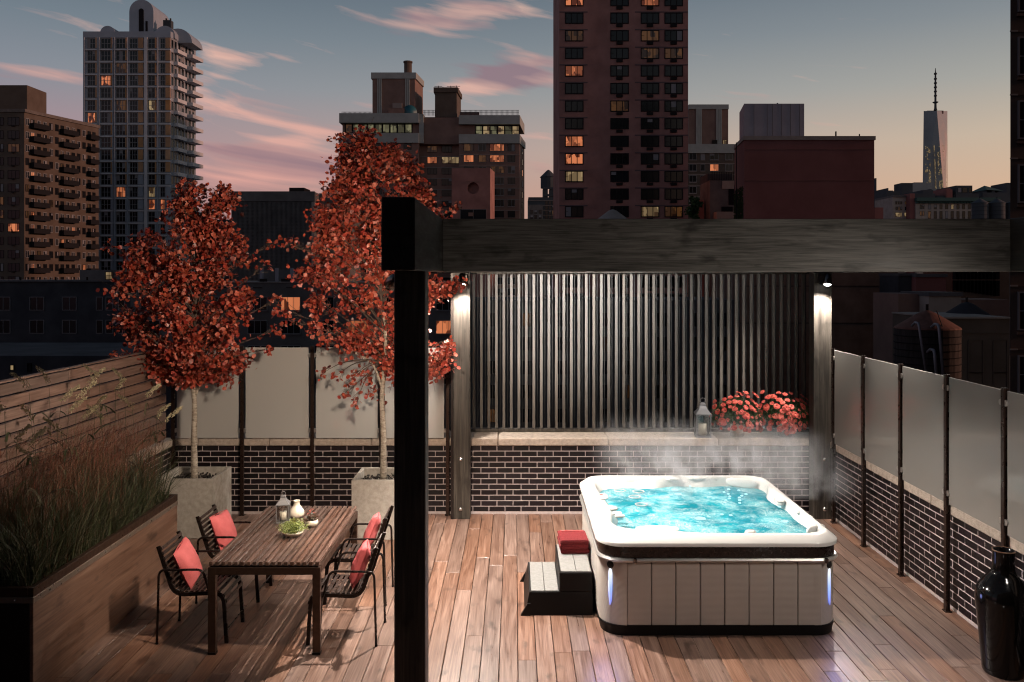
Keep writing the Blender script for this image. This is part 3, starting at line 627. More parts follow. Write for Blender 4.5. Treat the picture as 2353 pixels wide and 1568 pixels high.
# ================================================================ hot tub
M['stripsteel'] = mat('satin_steel_strip', (.75,.73,.70), .36, metal=.85)
def hot_tub():
    X0, X1, Y0, Y1 = .80, 3.19, 7.90, 10.42; cx, cy = (X0+X1)/2, (Y0+Y1)/2
    t = thing('hot_tub', 'white acrylic hot tub full of turquoise bubbling water with ribbed grey side panels', 'hot tub', (cx, cy, 0))
    O = (cx, cy, 0); NN = 240
    def rrect(ins, r, n=NN):
        """rounded rectangle sampled by direction from the centre"""
        a, b = (X1-X0)/2-ins, (Y1-Y0)/2-ins; out = []
        for i in range(n):
            w = 2*math.pi*i/n; c, s = math.cos(w), math.sin(w); k = min(a/abs(c) if abs(c) > 1e-9 else 1e9, b/abs(s) if abs(s) > 1e-9 else 1e9)
            px, py = k*c, k*s; qx, qy = a-r, b-r
            if abs(px) > qx and abs(py) > qy:      # corner arc: intersect the ray with the circle
                ox, oy = math.copysign(qx, px), math.copysign(qy, py); B = c*ox+s*oy; D = B*B-(ox*ox+oy*oy-r*r)
                if D > 0: k = B+math.sqrt(D)
            out.append((cx+k*c, cy+k*s))
        return out
    wl_ = [(1.09,10.12),(1.03,9.97),(1.02,9.75),(1.05,9.5),(1.10,9.2),(1.12,8.9),(1.08,8.7),(1.06,8.48),(1.2,8.36),(1.56,8.29),(1.72,8.16),(1.95,8.08),(2.4,8.07),(2.8,8.08),(3.0,8.2),(3.06,8.5),(3.035,8.9),(3.05,9.22),(2.99,9.55),(2.99,9.75),(3.05,9.95),(3.02,10.15),(2.86,10.27),(2.6,10.3),(2.3,10.25),(2.0,10.29),(1.7,10.18),(1.45,10.2),(1.25,10.19)]
    loopw = bez([(x, y, 0) for x, y in wl_]+[(*wl_[0], 0)], 12)
    import bisect
    angs = sorted(((math.atan2(p.y-cy, p.x-cx)) % (2*math.pi), math.hypot(p.x-cx, p.y-cy)) for p in loopw)
    aa = [a for a, _ in angs]
    def wrad(w):
        i = bisect.bisect(aa, w); a0, r0 = angs[i-1]; a1, r1 = angs[i % len(angs)]
        if i == 0 or i == len(angs):
            a0 -= 2*math.pi*(i == 0); a1 += 2*math.pi*(i == len(angs))
        f = (w-a0)/max(1e-9, a1-a0); return r0+(r1-r0)*f
    W = [(cx+wrad(2*math.pi*i/NN)*math.cos(2*math.pi*i/NN), cy+wrad(2*math.pi*i/NN)*math.sin(2*math.pi*i/NN)) for i in range(NN)]
    lerp = lambda A, B, f: [(a[0]+(b[0]-a[0])*f, a[1]+(b[1]-a[1])*f) for a, b in zip(A, B)]
    scl = lambda A, f: [(cx+(a[0]-cx)*f, cy+(a[1]-cy)*f) for a in A]
    O0 = rrect(0, .27); O1 = rrect(.03, .25); O2 = rrect(.075, .22); O3 = rrect(.10, .20); OI = rrect(.02, .25)
    loops = [(OI, .872), (O0, .874), (O0, .902), (rrect(.006, .265), .912), (O2, .962), (rrect(.088, .21), .969), (O3, .971), (lerp(O3, W, .35), .970), (lerp(O3, W, .5), .966), (lerp(O3, W, .72), .93), (lerp(O3, W, .93), .86), (scl(W, 1.0), .84), (scl(W, .985), .78), (scl(W, .93), .6), (scl(W, .7), .42), (scl(W, .3), .40)]
    mb = MB(O); vs = [(x, y, z) for L, z in loops for x, y in L]; F = []
    for i in range(len(loops)-1):
        for k in range(NN): F.append((i*NN+k, i*NN+(k+1)%NN, (i+1)*NN+(k+1)%NN, (i+1)*NN+k))
    F.append(tuple((len(loops)-1)*NN+k for k in range(NN))); mb.add(vs, F)
    sh = mb.build('shell', M['acrylic'], t); smooth_by_angle(sh, 50)
    # water
    st = .017; nx, ny = int(2.2/st), int(2.4/st); mb = MB(O); idx = {}
    jets = [(1.75,8.75,.022),(2.3,8.9,.03),(1.6,9.5,.02),(2.5,9.6,.02),(2.75,8.5,.02),(2.0,9.95,.012)]
    def inside(x, y, m=1.008):
        w = math.atan2(y-cy, x-cx) % (2*math.pi); return math.hypot(x-cx, y-cy) < wrad(w)*m+.012
    vs, F = [], []
    for j in range(ny+1):
        for i in range(nx+1):
            x, y = .98+i*st, 8.0+j*st
            if not inside(x, y): continue
            p = Vector((x*3.1, y*3.1, 0)); q = Vector((x*9, y*9, 3))
            edge = max(0, 1-math.hypot(x-cx, y-cy)/max(.01, wrad(math.atan2(y-cy, x-cx) % (2*math.pi)))); k = min(1, edge*6+.15)
            z = .840+k*(mnoise.noise(p)*.014+abs(mnoise.noise(q))*.016+mnoise.noise(Vector((x*24, y*24, 9)))*.005)
            for a, b, h in jets: z += h*math.exp(-((x-a)**2+(y-b)**2)/.045)*(.7+.6*mnoise.noise(q*1.7))
            idx[i, j] = len(vs); vs.append((x, y, z))
    for (i, j) in idx:
        if (i+1, j) in idx and (i, j+1) in idx and (i+1, j+1) in idx: F.append((idx[i,j], idx[i+1,j], idx[i+1,j+1], idx[i,j+1]))
    mb.add(vs, F).build('water', M['water'], t, True)
    # brown band, steel strip, base
    def ring(name, m, ins0, z0, z1, thick, r, bulge=0, parent=t, ins1=None):
        A = rrect(ins0, r); B = rrect(ins0+thick, r); A1 = rrect(ins0 if ins1 is None else ins1, r); zs = [(A, z0), (rrect(ins0-bulge, r), (z0+z1)/2), (A1, z1), (B, z1), (B, z0)] if bulge else [(A, z0), (A1, z1), (B, z1), (B, z0)]
        mb = MB(O); vs = [(x, y, z) for L, z in zs for x, y in L]; n = len(zs); F = []
        for i in range(n):
            for k in range(NN): F.append((i*NN+k, i*NN+(k+1)%NN, ((i+1)%n)*NN+(k+1)%NN, ((i+1)%n)*NN+k))
        o = mb.add(vs, F).build(name, m, parent); smooth_by_angle(o, 40); return o
    ring('cabinet_band', M['band'], .025, .760, .8735, .04, .25)
    ring('steel_strip', M['stripsteel'], .010, .722, .7595, .05, .25, bulge=.010)
    ring('recess', M['spablack'], .06, .08, .722, .03, .24)
    ring('base_skirt', M['spablack'], .05, .0, .088, .1, .22, ins1=.04)
    ring('base_skirt', M['spablack'], .035, .088, .104, .1, .22)
    for x in (X0+.36, X1-.185): MB(O).cbox(x-.014, x+.014, Y0-.012, Y0+.03, .718, .764, .004).build('strip_joint', M['darksteel'], t)
    # straight panels
    def panel(x0, x1, axis, pos, sgn):
        mb = MB(O); za, zb = .106, .712; rr_ = .014; poly = []
        for (px, pz, a0) in ((x1-rr_, zb-rr_, 0), (x0+rr_, zb-rr_, 90), (x0+.004, za+.004, 180), (x1-.004, za+.004, 270)):
            for q in range(5):
                w = R(a0+22.5*q); rad = rr_ if a0 < 180 else .004; poly.append((px+rad*math.cos(w), pz+rad*math.sin(w)))
        n = len(poly); c = .006; mxx = (x0+x1)/2; mz = (za+zb)/2
        ins = [(px-math.copysign(c, px-mxx), pz-math.copysign(c, pz-mz)) for px, pz in poly]
        P = (lambda u, d, z: (u, pos+sgn*d, z)) if axis == 'x' else (lambda u, d, z: (pos+sgn*d, u, z))
        vs = [P(u, .0, z) for u, z in poly]+[P(u, .016, z) for u, z in poly]+[P(u, .020, z) for u, z in ins]
        F = [tuple(range(2*n, 3*n))]
        for k in range(n): F += [(k, (k+1)%n, n+(k+1)%n, n+k), (n+k, n+(k+1)%n, 2*n+(k+1)%n, 2*n+k)]
        mb.add(vs, F); return mb.build('side_panel', M['hutpanel'], t)
    def row(a, b, n, axis, pos, sgn):
        w = (b-a)/n
        for k in range(n): panel(a+w*k+.004, a+w*(k+1)-.004, axis, pos, sgn)
    fa, fb = X0+.285, X1-.215
    row(fa, fb, 8, 'x', Y0+.055, -1); row(fa, fb, 8, 'x', Y1-.055, 1)
    row(Y0+.27, Y1-.27, 8, 'y', X0+.055, -1); row(Y0+.27, Y1-.27, 8, 'y', X1-.055, 1)
    # rounded corner panels
    for (ox, oy, a0) in ((X0+.285, Y0+.285, 180), (X1-.285, Y0+.285, 270), (X1-.285, Y1-.285, 0), (X0+.285, Y1-.285, 90)):
        mb = MB(O); n = 16; Rr = .25; arc = [(ox+Rr*math.cos(R(a0+90*i/n)), oy+Rr*math.sin(R(a0+90*i/n))) for i in range(n+1)]
        arc2 = [(ox+(Rr-.02)*math.cos(R(a0+90*i/n)), oy+(Rr-.02)*math.sin(R(a0+90*i/n))) for i in range(n+1)]
        if a0 == 270: arc = [(ox-.004, oy-Rr), *arc]; arc2 = [(ox-.004, oy-Rr+.02), *arc2]
        m_ = len(arc); vs = [(x,y,.106) for x,y in arc]+[(x,y,.712) for x,y in arc]+[(x,y,.712) for x,y in arc2]+[(x,y,.106) for x,y in arc2]; F = []
        for q in range(4):
            for k in range(m_-1): F.append((q*m_+k, q*m_+k+1, ((q+1)%4)*m_+k+1, ((q+1)%4)*m_+k))
        o = mb.add(vs, F).build('corner_panel', M['hutpanel'], t); smooth_by_angle(o, 40)
        if oy < cy:            # corner lens and speaker hole on the two front corners
            w0 = 232 if ox < cx else 308
            mb = MB(O); n = 10; rows = [(.64,.0), (.632,.6), (.60,.95), (.5,1), (.42,.92), (.36,.78), (.31,.5), (.285,0)]; vs = []
            for z, s in rows:
                for k in range(n+1):
                    d = (k/n-.5)*2; w = R(w0+d*5.2*s); rad = Rr+.014-.010*abs(d)**2; vs.append((ox+rad*math.cos(w), oy+rad*math.sin(w), z))
            F = [(i*(n+1)+k, i*(n+1)+k+1, (i+1)*(n+1)+k+1, (i+1)*(n+1)+k) for i in range(len(rows)-1) for k in range(n)]
            mb.add(vs, F).build('corner_light', M['bluelens'], t, True)
            c, s = math.cos(R(w0)), math.sin(R(w0)); mb = MB(); mb.lathe([(.0,.012),(.030,.012),(.036,.004),(.036,-.01)], n=20)
            h = mb.build('round_port', M['void'], t, True); h.location = (ox+(Rr+.002)*c-cx, oy+(Rr+.002)*s-cy, .676); h.rotation_euler = Vector((c, s, 0)).to_track_quat('Z', 'Y').to_euler()
            ld = bpy.data.lights.new('corner_glow', 'SPOT'); ld.energy = 11; ld.specular_factor = .1; ld.color = (.34, .40, 1); ld.shadow_soft_size = .14; ld.spot_size = R(150); ld.spot_blend = .8
            lo = bpy.data.objects.new('corner_glow', ld); C.objects.link(lo); lo.parent = t; lo.location = (ox+(Rr+.05)*c-cx, oy+(Rr+.05)*s-cy, .5); lo.rotation_euler = Vector((c, s, -.8)).to_track_quat('-Z', 'Y').to_euler()
    # underwater lamps
    for x, y in ((1.6, 8.9), (2.5, 8.8), (1.7, 9.8), (2.5, 9.8)):
        ld = bpy.data.lights.new('underwater_light', 'POINT'); ld.energy = 4; ld.color = (.35, .85, 1); ld.shadow_soft_size = .08
        lo = bpy.data.objects.new('underwater_light', ld); C.objects.link(lo); lo.parent = t; lo.location = (x-cx, y-cy, .52)
    # headrests: flattened rounded wedges on the rim
    def blob(name, m, c, sx, sy, sz, rx=0, ry=0, rz=0, e=2.6, parent=t):
        mb = MB(); n, k = 20, 8; vs = []; F = []
        for j in range(k+1):
            ph = -math.pi/2+math.pi*j/k; cp = abs(math.cos(ph))**.5; 
            for i in range(n):
                w = 2*math.pi*i/n; cc, ss = math.cos(w), math.sin(w); d = (abs(cc)**e+abs(ss)**e)**(-1/e); vs.append((sx*d*cc*cp, sy*d*ss*cp, sz*math.sin(ph)))
        for j in range(k):
            for i in range(n): F.append((j*n+i, j*n+(i+1)%n, (j+1)*n+(i+1)%n, (j+1)*n+i))
        o = mb.add(vs, F).build(name, m, parent, True); o.location = (c[0]-cx, c[1]-cy, c[2]); o.rotation_euler = (R(rx), R(ry), R(rz)); return o
    blob('headrest', M['acrylic'], (1.54, 10.245, .905), .21, .022, .060, rx=0)
    blob('headrest', M['acrylic'], (2.82, 10.215, .905), .19, .022, .060, rx=0, rz=-22)
    blob('headrest', M['acrylic'], (1.42, 8.17, .968), .22, .085, .012, rx=3)
    blob('headrest', M['acrylic'], (3.05, 8.31, .915), .13, .03, .05, rz=28)
    for x, y, z in ((1.30,10.262,.925),(1.80,10.275,.925),(2.52,10.312,.93)):
        o = blob('jet_dial', M['pillowgrey'], (x, y, z), .042, .012, .030); blob('dial_cap', M['acrylic'], (x, y-.012, z), .026, .006, .018)
    for x, y, z, rz in ((3.095,9.72,.945,-70),(3.10,8.60,.945,-80)): blob('jet_dial', M['pillowgrey'], (x, y, z), .045, .018, .026, rz=rz); 
    blob('waterfall_spout', M['acrylic'], (1.98,10.285,.935), .085, .05, .022); blob('spout_cap', M['pillowgrey'], (1.98,10.25,.945), .045, .03, .010)
    blob('waterfall_spout', M['acrylic'], (2.28,10.28,.945), .11, .03, .016); blob('spout_cap', M['pillowgrey'], (2.22,10.27,.95), .030, .03, .010)
    blob('waterfall_spout', M['acrylic'], (3.02,9.36,.905), .05, .11, .03); blob('spout_cap', M['pillowgrey'], (3.01,9.32,.935), .05, .08, .008)
    blob('control_dial', M['acrylic'], (3.08,8.98,.94), .045, .07, .018); blob('control_dial', M['pillowgrey'], (3.07,8.84,.935), .05, .045, .014)
    blob('control_dial', M['acrylic'], (1.045, 8.92, .955), .075, .05, .02); blob('control_dial', M['acrylic'], (1.09, 8.76, .95), .055, .04, .016); blob('control_dial', M['acrylic'], (1.11, 8.66, .95), .055, .035, .016); blob('control_dial', M['pillowgrey'], (1.02, 8.93, .975), .05, .03, .008)
    blob('jet_dial', M['acrylic'], (2.33, 8.11, .93), .06, .05, .045)
    cp = blob('control_panel', M['jetgrey'], (.985, 9.33, .974), .075, .115, .012); blob('panel_screen', M['screen'], (.987, 9.36, .9835), .022, .03, .004, parent=t); blob('panel_face', M['spablack'], (.987, 9.355, .981), .036, .05, .005)
    # lit jets just breaking the surface
    for x, y, r_ in ((1.955,10.03,.045),(1.955,9.83,.045),(2.0,8.85,.06),(2.27,9.0,.02),(2.36,8.97,.02),(2.18,10.2,.016),(2.88,8.75,.035),(3.0,9.3,.02),(2.62,10.05,.018),(2.73,10.0,.018),(2.53,9.92,.016),(2.77,9.83,.018),(2.70,9.76,.018),(2.65,9.68,.018),(2.56,9.84,.016),(2.55,9.73,.016),(2.52,9.64,.016),(2.62,9.56,.018),(2.46,9.56,.016),(2.59,9.45,.016)):
        blob('jet', M['jetlight'], (x, y, .868), r_, r_*.9, .007)
    for x, y in ((1.28,10.0),(1.5,9.96),(1.42,9.72),(1.45,9.4)): 
        mb = MB(); mb.lathe([(.07,0),(.075,.006),(.062,.009),(.06,0)], n=24, caps=False); o = mb.build('jet_ring', M['jetgrey'], t, True); o.location = (x-cx, y-cy, .862)
    return t
hot_tub()

# steam drifting over the far half of the tub
def steam():
    m = bpy.data.materials.new('steam_volume'); m.use_nodes = True; n, l = m.node_tree.nodes, m.node_tree.links; n.clear()
    out = n.new('ShaderNodeOutputMaterial'); pv = n.new('ShaderNodeVolumePrincipled'); l.new(pv.outputs[0], out.inputs['Volume'])
    pv.inputs['Color'].default_value = (.93,.95,1,1); pv.inputs['Anisotropy'].default_value = .2
    t = n.new('ShaderNodeTexCoord'); mp = n.new('ShaderNodeMapping'); mp.inputs['Scale'].default_value = (2.6,2.4,1.35); l.new(t.outputs['Object'], mp.inputs[0])
    nz = n.new('ShaderNodeTexNoise'); nz.inputs['Scale'].default_value = 1.0; nz.inputs['Detail'].default_value = 5; nz.inputs['Roughness'].default_value = .6; nz.inputs['Distortion'].default_value = 1.2; l.new(mp.outputs[0], nz.inputs['Vector'])
    r = n.new('ShaderNodeMapRange'); r.inputs[1].default_value = .47; r.inputs[2].default_value = .70; r.inputs[3].default_value = 0; r.inputs[4].default_value = 1; l.new(nz.outputs[0], r.inputs[0])
    s = n.new('ShaderNodeSeparateXYZ'); l.new(t.outputs['Generated'], s.inputs[0])
    def soft(x, k):      # fades to nothing at both ends
        a = n.new('ShaderNodeMath'); a.operation = 'SUBTRACT'; a.inputs[0].default_value = 1; l.new(x, a.inputs[1])
        b = n.new('ShaderNodeMath'); b.operation = 'MULTIPLY'; l.new(a.outputs[0], b.inputs[0]); l.new(x, b.inputs[1])
        c = n.new('ShaderNodeMath'); c.operation = 'MULTIPLY'; c.use_clamp = True; c.inputs[1].default_value = k; l.new(b.outputs[0], c.inputs[0]); return c.outputs[0]
    def mul(a, b):
        c = n.new('ShaderNodeMath'); c.operation = 'MULTIPLY'; l.new(a, c.inputs[0])
        if isinstance(b, (int, float)): c.inputs[1].default_value = b
        else: l.new(b, c.inputs[1])
        return c.outputs[0]
    zf = n.new('ShaderNodeMapRange'); zf.inputs[1].default_value = 1; zf.inputs[2].default_value = .1; l.new(s.outputs[2], zf.inputs[0])
    l.new(mul(mul(mul(mul(r.outputs[0], soft(s.outputs[0], 5)), soft(s.outputs[1], 5)), zf.outputs[0]), STEAM), pv.inputs['Density'])
    o = MB((2.3, 10.3, 1.45)).box(1.0, 3.95, 9.0, 11.70, .97, 1.62).build('steam', m); o.location = (2.3, 10.3, 1.45); o['kind'] = 'stuff'; o['label'] = 'thin white steam rising over the far half of the hot tub'; o['category'] = 'steam'
STEAM = 3.0
steam()

# ================================================================ steps with towels
st = thing('step_unit', 'black two-tread plastic step with grey treads beside the hot tub', 'steps', (.45, 8.9, 0))
O = (.45, 8.9, 0)
mb = MB(O); 
mb.add([(.10,8.42,0),(.80,8.42,0),(.80,9.36,0),(.10,9.36,0),(.15,8.455,.225),(.80,8.455,.225),(.80,9.34,.225),(.15,9.34,.225)], [(0,1,5,4),(1,2,6,5),(2,3,7,6),(3,0,4,7),(4,5,6,7)])
mb.build('step_body', M['spablack'], st)
MB(O).cbox(.46, .80, 8.46, 9.34, .2255, .425, .006).build('step_body', M['spablack'], st)
for a, b in ((.168, .308), (.312, .452)): MB(O).cbox(a, b, 8.475, 9.32, .2255, .236, .004).build('tread', M['tread'], st)
for a, b in ((.475, .632), (.636, .79)): MB(O).cbox(a, b, 8.475, 9.32, .4255, .436, .004).build('tread', M['tread'], st)
for y in (8.43, 9.36):
    mb = MB(O); mb.add([(.06,y-.02,0),(.16,y-.02,0),(.16,y+.02,0),(.06,y+.02,0),(.13,y-.012,.12),(.16,y-.012,.12),(.16,y+.012,.12),(.13,y+.012,.12)], [(0,1,5,4),(1,2,6,5),(2,3,7,6),(3,0,4,7),(4,5,6,7)]); mb.build('foot', M['spablack'], st)
def towel(label, z, h, x0, x1, y0, y1, hem=False):
    t = thing('folded_towel', label, 'towel', ((x0+x1)/2, (y0+y1)/2, z), R(1.5), 'folded towels on the step')
    a, b = (x1-x0)/2, (y1-y0)/2; n = 14; mb = MB(); lay = 2 if h > .07 else 1
    for k in range(lay):
        za, zb = h*k/lay+.001, h*(k+1)/lay-.001; r_ = (zb-za)/2; prof = []
        for q in range(9): w = R(-90+180*q/8); prof.append((b-r_+r_*math.cos(w), (za+zb)/2+r_*math.sin(w)))
        prof += [(-b+.01, zb), (-b, (za+zb)/2), (-b+.01, za)]
        vs = []; F = []; m_ = len(prof)
        for i in range(n+1):
            x = -a+2*a*i/n
            e = 1 if 0 < i < n else .55
            for y, z_ in prof:
                wv = .004*mnoise.noise(Vector((x*9, y*9, z_*20+k*5))) ; vs.append((x+.008*mnoise.noise(Vector((y*8, z_*30, i*.1+k)))*(i in (0, n)), y+wv, (z_-(za+zb)/2)*e+(za+zb)/2+.006*mnoise.noise(Vector((x*7, y*7, k)))*(z_/h)))
        for i in range(n):
            for q in range(m_): F.append((i*m_+q, i*m_+(q+1)%m_, (i+1)*m_+(q+1)%m_, (i+1)*m_+q))
        F += [tuple(range(m_)), tuple(n*m_+q for q in range(m_))[::-1]]
        mb.add(vs, F)
    o = mb.build('towel_cloth', M['towel'], t); smooth_by_angle(o, 60)
    if hem:
        mb = MB()
        for i in range(16): x = -a+.04+(2*a-.08)*i/15; mb.box(x-.005, x+.005, b-.06, b-.03, h-.001, h+.0045)
        mb.build('stitching', M['towelhem'], t)
towel('lower dark red folded towel lying on the upper step', .4365, .052, .50, .815, 8.98, 9.34)
towel('upper thicker dark red folded towel with pale stitching, on top of the other towel', .4885, .105, .49, .805, 8.97, 9.34, True)

# ================================================================ dining table
TZ = .858; TX0, TX1, TY0, TY1 = -2.825, -1.79, 7.54, 9.36
def table():
    t = thing('dining_table', 'dark slatted wooden dining table with a bronze metal frame', 'table', ((TX0+TX1)/2, (TY0+TY1)/2, 0))
    L = (TY1-TY0)/2; W = (TX1-TX0)/2; n = 18; p = 2*W/n
    sm_ = MB().cbox(-.0175, .0175, -L, L, -.036, 0, .003).mesh('slat', M['table'])
    for i in range(n): put('slat', sm_, t, (-W+p*(i+.5), 0, TZ-rnd.uniform(0,.0008)))
    z1, z0 = TZ-.052, TZ-.122
    for a, b in ((-W+.06, W-.06),):
        for y in (-L+.004, L-.052): MB().cbox(a, b, y, y+.048, z0, z1, .003).build('apron', M['bronze'], t)
    for x in (-W+.002, W-.050): MB().cbox(x, x+.048, -L+.06, L-.06, z0, z1, .003).build('apron', M['bronze'], t)
    for y in (-L+.03, -.5*L, 0, .5*L, L-.03): MB().box(-W+.02, W-.02, y-.014, y+.014, z1, TZ-.0372).build('cross_bar', M['blackmetal'], t)
    for x in (-1, 1):
        for y in (-1, 1):
            xa = x*(W-.001); xb = x*(W-.072); ya = y*(L-.003); yb_ = y*(L-.055)
            l = MB().cbox(min(xa,xb), max(xa,xb), min(ya,yb_), max(ya,yb_), .022, z1-.001, .003).build('leg', M['bronze'], t)
            MB().cbox(min(xa,xb)-.002, max(xa,xb)+.002, min(ya,yb_)-.002, max(ya,yb_)+.002, 0, .022, .002).build('foot_cap', M['spablack'], l)
    screw = MB().lathe([(.0045,0),(.0045,.0018),(0,.0022)], n=8).mesh('screw', M['chrome'])
    for y in (-.5*L, 0, .5*L):
        for i in range(n): put('screw', screw, t, (-W+p*(i+.5), y, TZ))
    return t
table()

# ================================================================ chairs
def chair():
    t = thing('garden_chair', '', 'chair'); hw = .232
    prof = rough_corner([(-.335,0,.915), (-.185,0,.455), (.285,0,.478), (.315,0,.0)], .11, 7)
    def bar(y):
        mb = MB(); n = len(prof); hh, ht = .017, .010; vs, F = [], []
        for i, p in enumerate(prof):
            d = (prof[min(i+1,n-1)]-prof[max(i-1,0)]).normalized(); nn = Vector((-d.z, 0, d.x))
            for s, q in ((1,1),(1,-1),(-1,-1),(-1,1)): vs.append((p.x+nn.x*hh*s, y+ht*q, p.z+nn.z*hh*s))
        for i in range(n-1):
            for q in range(4): F.append((i*4+q, i*4+(q+1)%4, (i+1)*4+(q+1)%4, (i+1)*4+q))
        F += [(0,1,2,3), tuple((n-1)*4+q for q in range(4))]
        return mb.add(vs, F)
    for s in (-1, 1):
        bar(s*hw).build('side_rail', M['chairmetal'], t)
        pts = rough_corner([(-.335,s*.262,.0), (-.315,s*.262,.70), (.10,s*.262,.705), (.165,s*.256,.47)], .06, 5)
        MB().tube(pts, .0115, 10).build('arm_and_rear_leg', M['chairmetal'], t, True)
        MB().tube([(-.262, s*.24, .69), (-.31, s*.262, .685)], .007, 8).build('arm_joint', M['chairmetal'], t, True)
        MB().lathe([(.0135,0),(.0135,.016),(.011,.017)], -.335, s*.262, 0, n=10).build('foot', M['spablack'], t)
    # slats along the back and the seat
    seg = [0.0]; P = prof
    for a, b in zip(P, P[1:]): seg.append(seg[-1]+(b-a).length)
    def at(sv):
        for i in range(len(P)-1):
            if seg[i+1] >= sv: f = (sv-seg[i])/(seg[i+1]-seg[i]); d = (P[i+1]-P[i]).normalized(); return P[i].lerp(P[i+1], f), d
        return P[-1], (P[-1]-P[-2]).normalized()
    slm = MB().cbox(-.0155, .0155, -hw+.0, hw-.0, .0, .012, .0025).mesh('slat', M['chairslat'])
    sv = .03
    while sv < .99:
        p, d = at(sv); nn = Vector((-d.z, 0, d.x)) if True else None
        if nn.dot(Vector((1,0,1))) < 0: nn = -nn
        q = p+nn*.017; ang = math.atan2(-d.z, d.x)
        put('slat', slm, t, tuple(q), (0, ang, 0)); sv += .0495
    MB().tube([(.312,-.232,.12),(.312,.232,.12)], .006, 6).build('stretcher', M['chairmetal'], t)
    return t
def pillow_mesh(size=.40, th=.13):
    mb = MB(); n = 16; vs, F = [], []
    for s in (1, -1):
        for j in range(n+1):
            for i in range(n+1):
                u, v = 2*i/n-1, 2*j/n-1; k = (1-abs(u)**2.4)*(1-abs(v)**2.4); pin = 1-.09*(1-abs(u)**1.5)*abs(v)**4-.0; pin2 = 1-.09*(1-abs(v)**1.5)*abs(u)**4
                w = .012*mnoise.noise(Vector((u*2.2, v*2.2, s*3)))+.006*mnoise.noise(Vector((u*6, v*6, s*5)))
                vs.append((u*size/2*pin2, v*size/2*pin, s*(th/2*max(0, k)**.45+w*min(1, k*3))))
    N1 = (n+1)**2
    for j in range(n):
        for i in range(n):
            a = j*(n+1)+i; F.append((a, a+1, a+n+2, a+n+1)); F.append((N1+a, N1+a+n+1, N1+a+n+2, N1+a+1))
    return mb.add(vs, F).mesh('cushion_cover', M['cushion'], True)
pm_ = pillow_mesh(); piping = MB()
e = .20; pp = []
for k in range(64):
    w = 2*math.pi*k/64; d = (abs(math.cos(w))**9+abs(math.sin(w))**9)**(-1/9); pp.append((e*d*math.cos(w)*.985, e*d*math.sin(w)*.985, 0))
pip = piping.tube(pp+[pp[0]], .0035, 5, cap=False).mesh('piping', M['cushion'])
chairs = [(-2.83-.225, 8.03, 0, 'slatted dark garden chair at the near left corner of the table', 'coral cushion leaning in the near left chair', 3),
          (-2.83-.225, 8.99, 0, 'slatted dark garden chair on the left of the table, next to the concrete planter', 'coral cushion on the far left chair, beside the lantern end of the table', -6),
          (-1.64, 7.985, math.pi, 'slatted dark garden chair at the near right of the table, beside the black post', 'coral cushion seen edge-on in the near right chair', 8),
          (-1.70, 8.93, math.pi, 'slatted dark garden chair at the far right, in front of the right planter', 'coral cushion in the far right chair in front of the concrete planter', 4)]
c0 = chair()
for i, (x, y, rz, lab, lab2, tw) in enumerate(chairs):
    c = c0 if i == 0 else copy_tree(c0)
    c.location = (x, y, 0); c.rotation_euler = (0, 0, rz); c['label'] = lab; c['group'] = 'garden chairs round the dining table'
    s = 1 if rz == 0 else -1
    t = thing('throw_pillow', lab2, 'cushion', (x+s*(-.135), y+(-.02, .02, .0, .03)[i], .485+.205), 0, 'coral cushions on the chairs')
    t.rotation_mode = 'XYZ'
    base = Matrix.Rotation(rz+R(tw), 4, 'Z') @ Matrix.Rotation(R(68), 4, 'Y') @ Matrix.Rotation(R((8, -4, 6, 10)[i]), 4, 'Z')
    t.rotation_euler = base.to_euler()
    put('cushion_cover', pm_, t); put('piping', pip, t)

# ================================================================ things on the table
def lantern(label, loc, w, h, cand_h, rz=0):
    """w: side of the base, h: height up to the chimney cap, ring above"""
    t = thing('lantern', label, 'lantern', loc, rz); a = w/2; post = w*.045; b0 = h*.05; zt = h*.66
    MB().cbox(-a, a, -a, a, 0, b0, .002).build('base', M['pewter'], t)
    for sx in (-1, 1):
        for sy in (-1, 1): MB().box(sx*(a-post)-post*.9, sx*(a-post)+post*.9, sy*(a-post)-post*.9, sy*(a-post)+post*.9, b0, zt).build('frame_post', M['pewter'], t)
    for sx, sy in ((1,0),(-1,0),(0,1),(0,-1)):
        mb = MB()
        if sx: mb.box(sx*(a-post)-.001, sx*(a-post)+.001, -a+2*post, a-2*post, b0, zt-.002)
        else: mb.box(-a+2*post, a-2*post, sy*(a-post)-.001, sy*(a-post)+.001, b0, zt-.002)
        mb.build('glass_pane', M['pane'], t)
    vs, F = [], []; prof = [(a*1.04, zt), (a*1.04, zt+h*.03), (a*.80, zt+h*.09), (a*.52, zt+h*.17), (a*.38, zt+h*.25), (a*.38, zt+h*.30), (a*.22, zt+h*.335), (0.001, zt+h*.34)]
    for r_, z in prof: vs += [(-r_,-r_,z),(r_,-r_,z),(r_,r_,z),(-r_,r_,z)]
    for i in range(len(prof)-1):
        for q in range(4): F.append((i*4+q, i*4+(q+1)%4, (i+1)*4+(q+1)%4, (i+1)*4+q))
    MB().add(vs, F+[(0,1,2,3)]).build('roof_cap', M['pewter'], t)
    rr = h*.075; pts = [(rr*math.cos(R(q)), 0, zt+h*.34+rr*.8+rr*math.sin(R(q))) for q in range(-90, 271, 20)]
    MB().tube(pts, h*.010, 6, cap=False).build('ring_handle', M['pewter'], t, True)
    c = MB().lathe([(w*.27,0),(w*.28,cand_h*.96),(w*.25,cand_h),(w*.10,cand_h-.006),(0,cand_h-.008)], 0, 0, b0, n=20).build('candle', M['wax'], t, True)
    MB().tube([(0,0,b0+cand_h-.01),(.002,0,b0+cand_h+.008),(.006,0,b0+cand_h+.016)], .0018, 5).build('wick', M['spablack'], c)
    return t
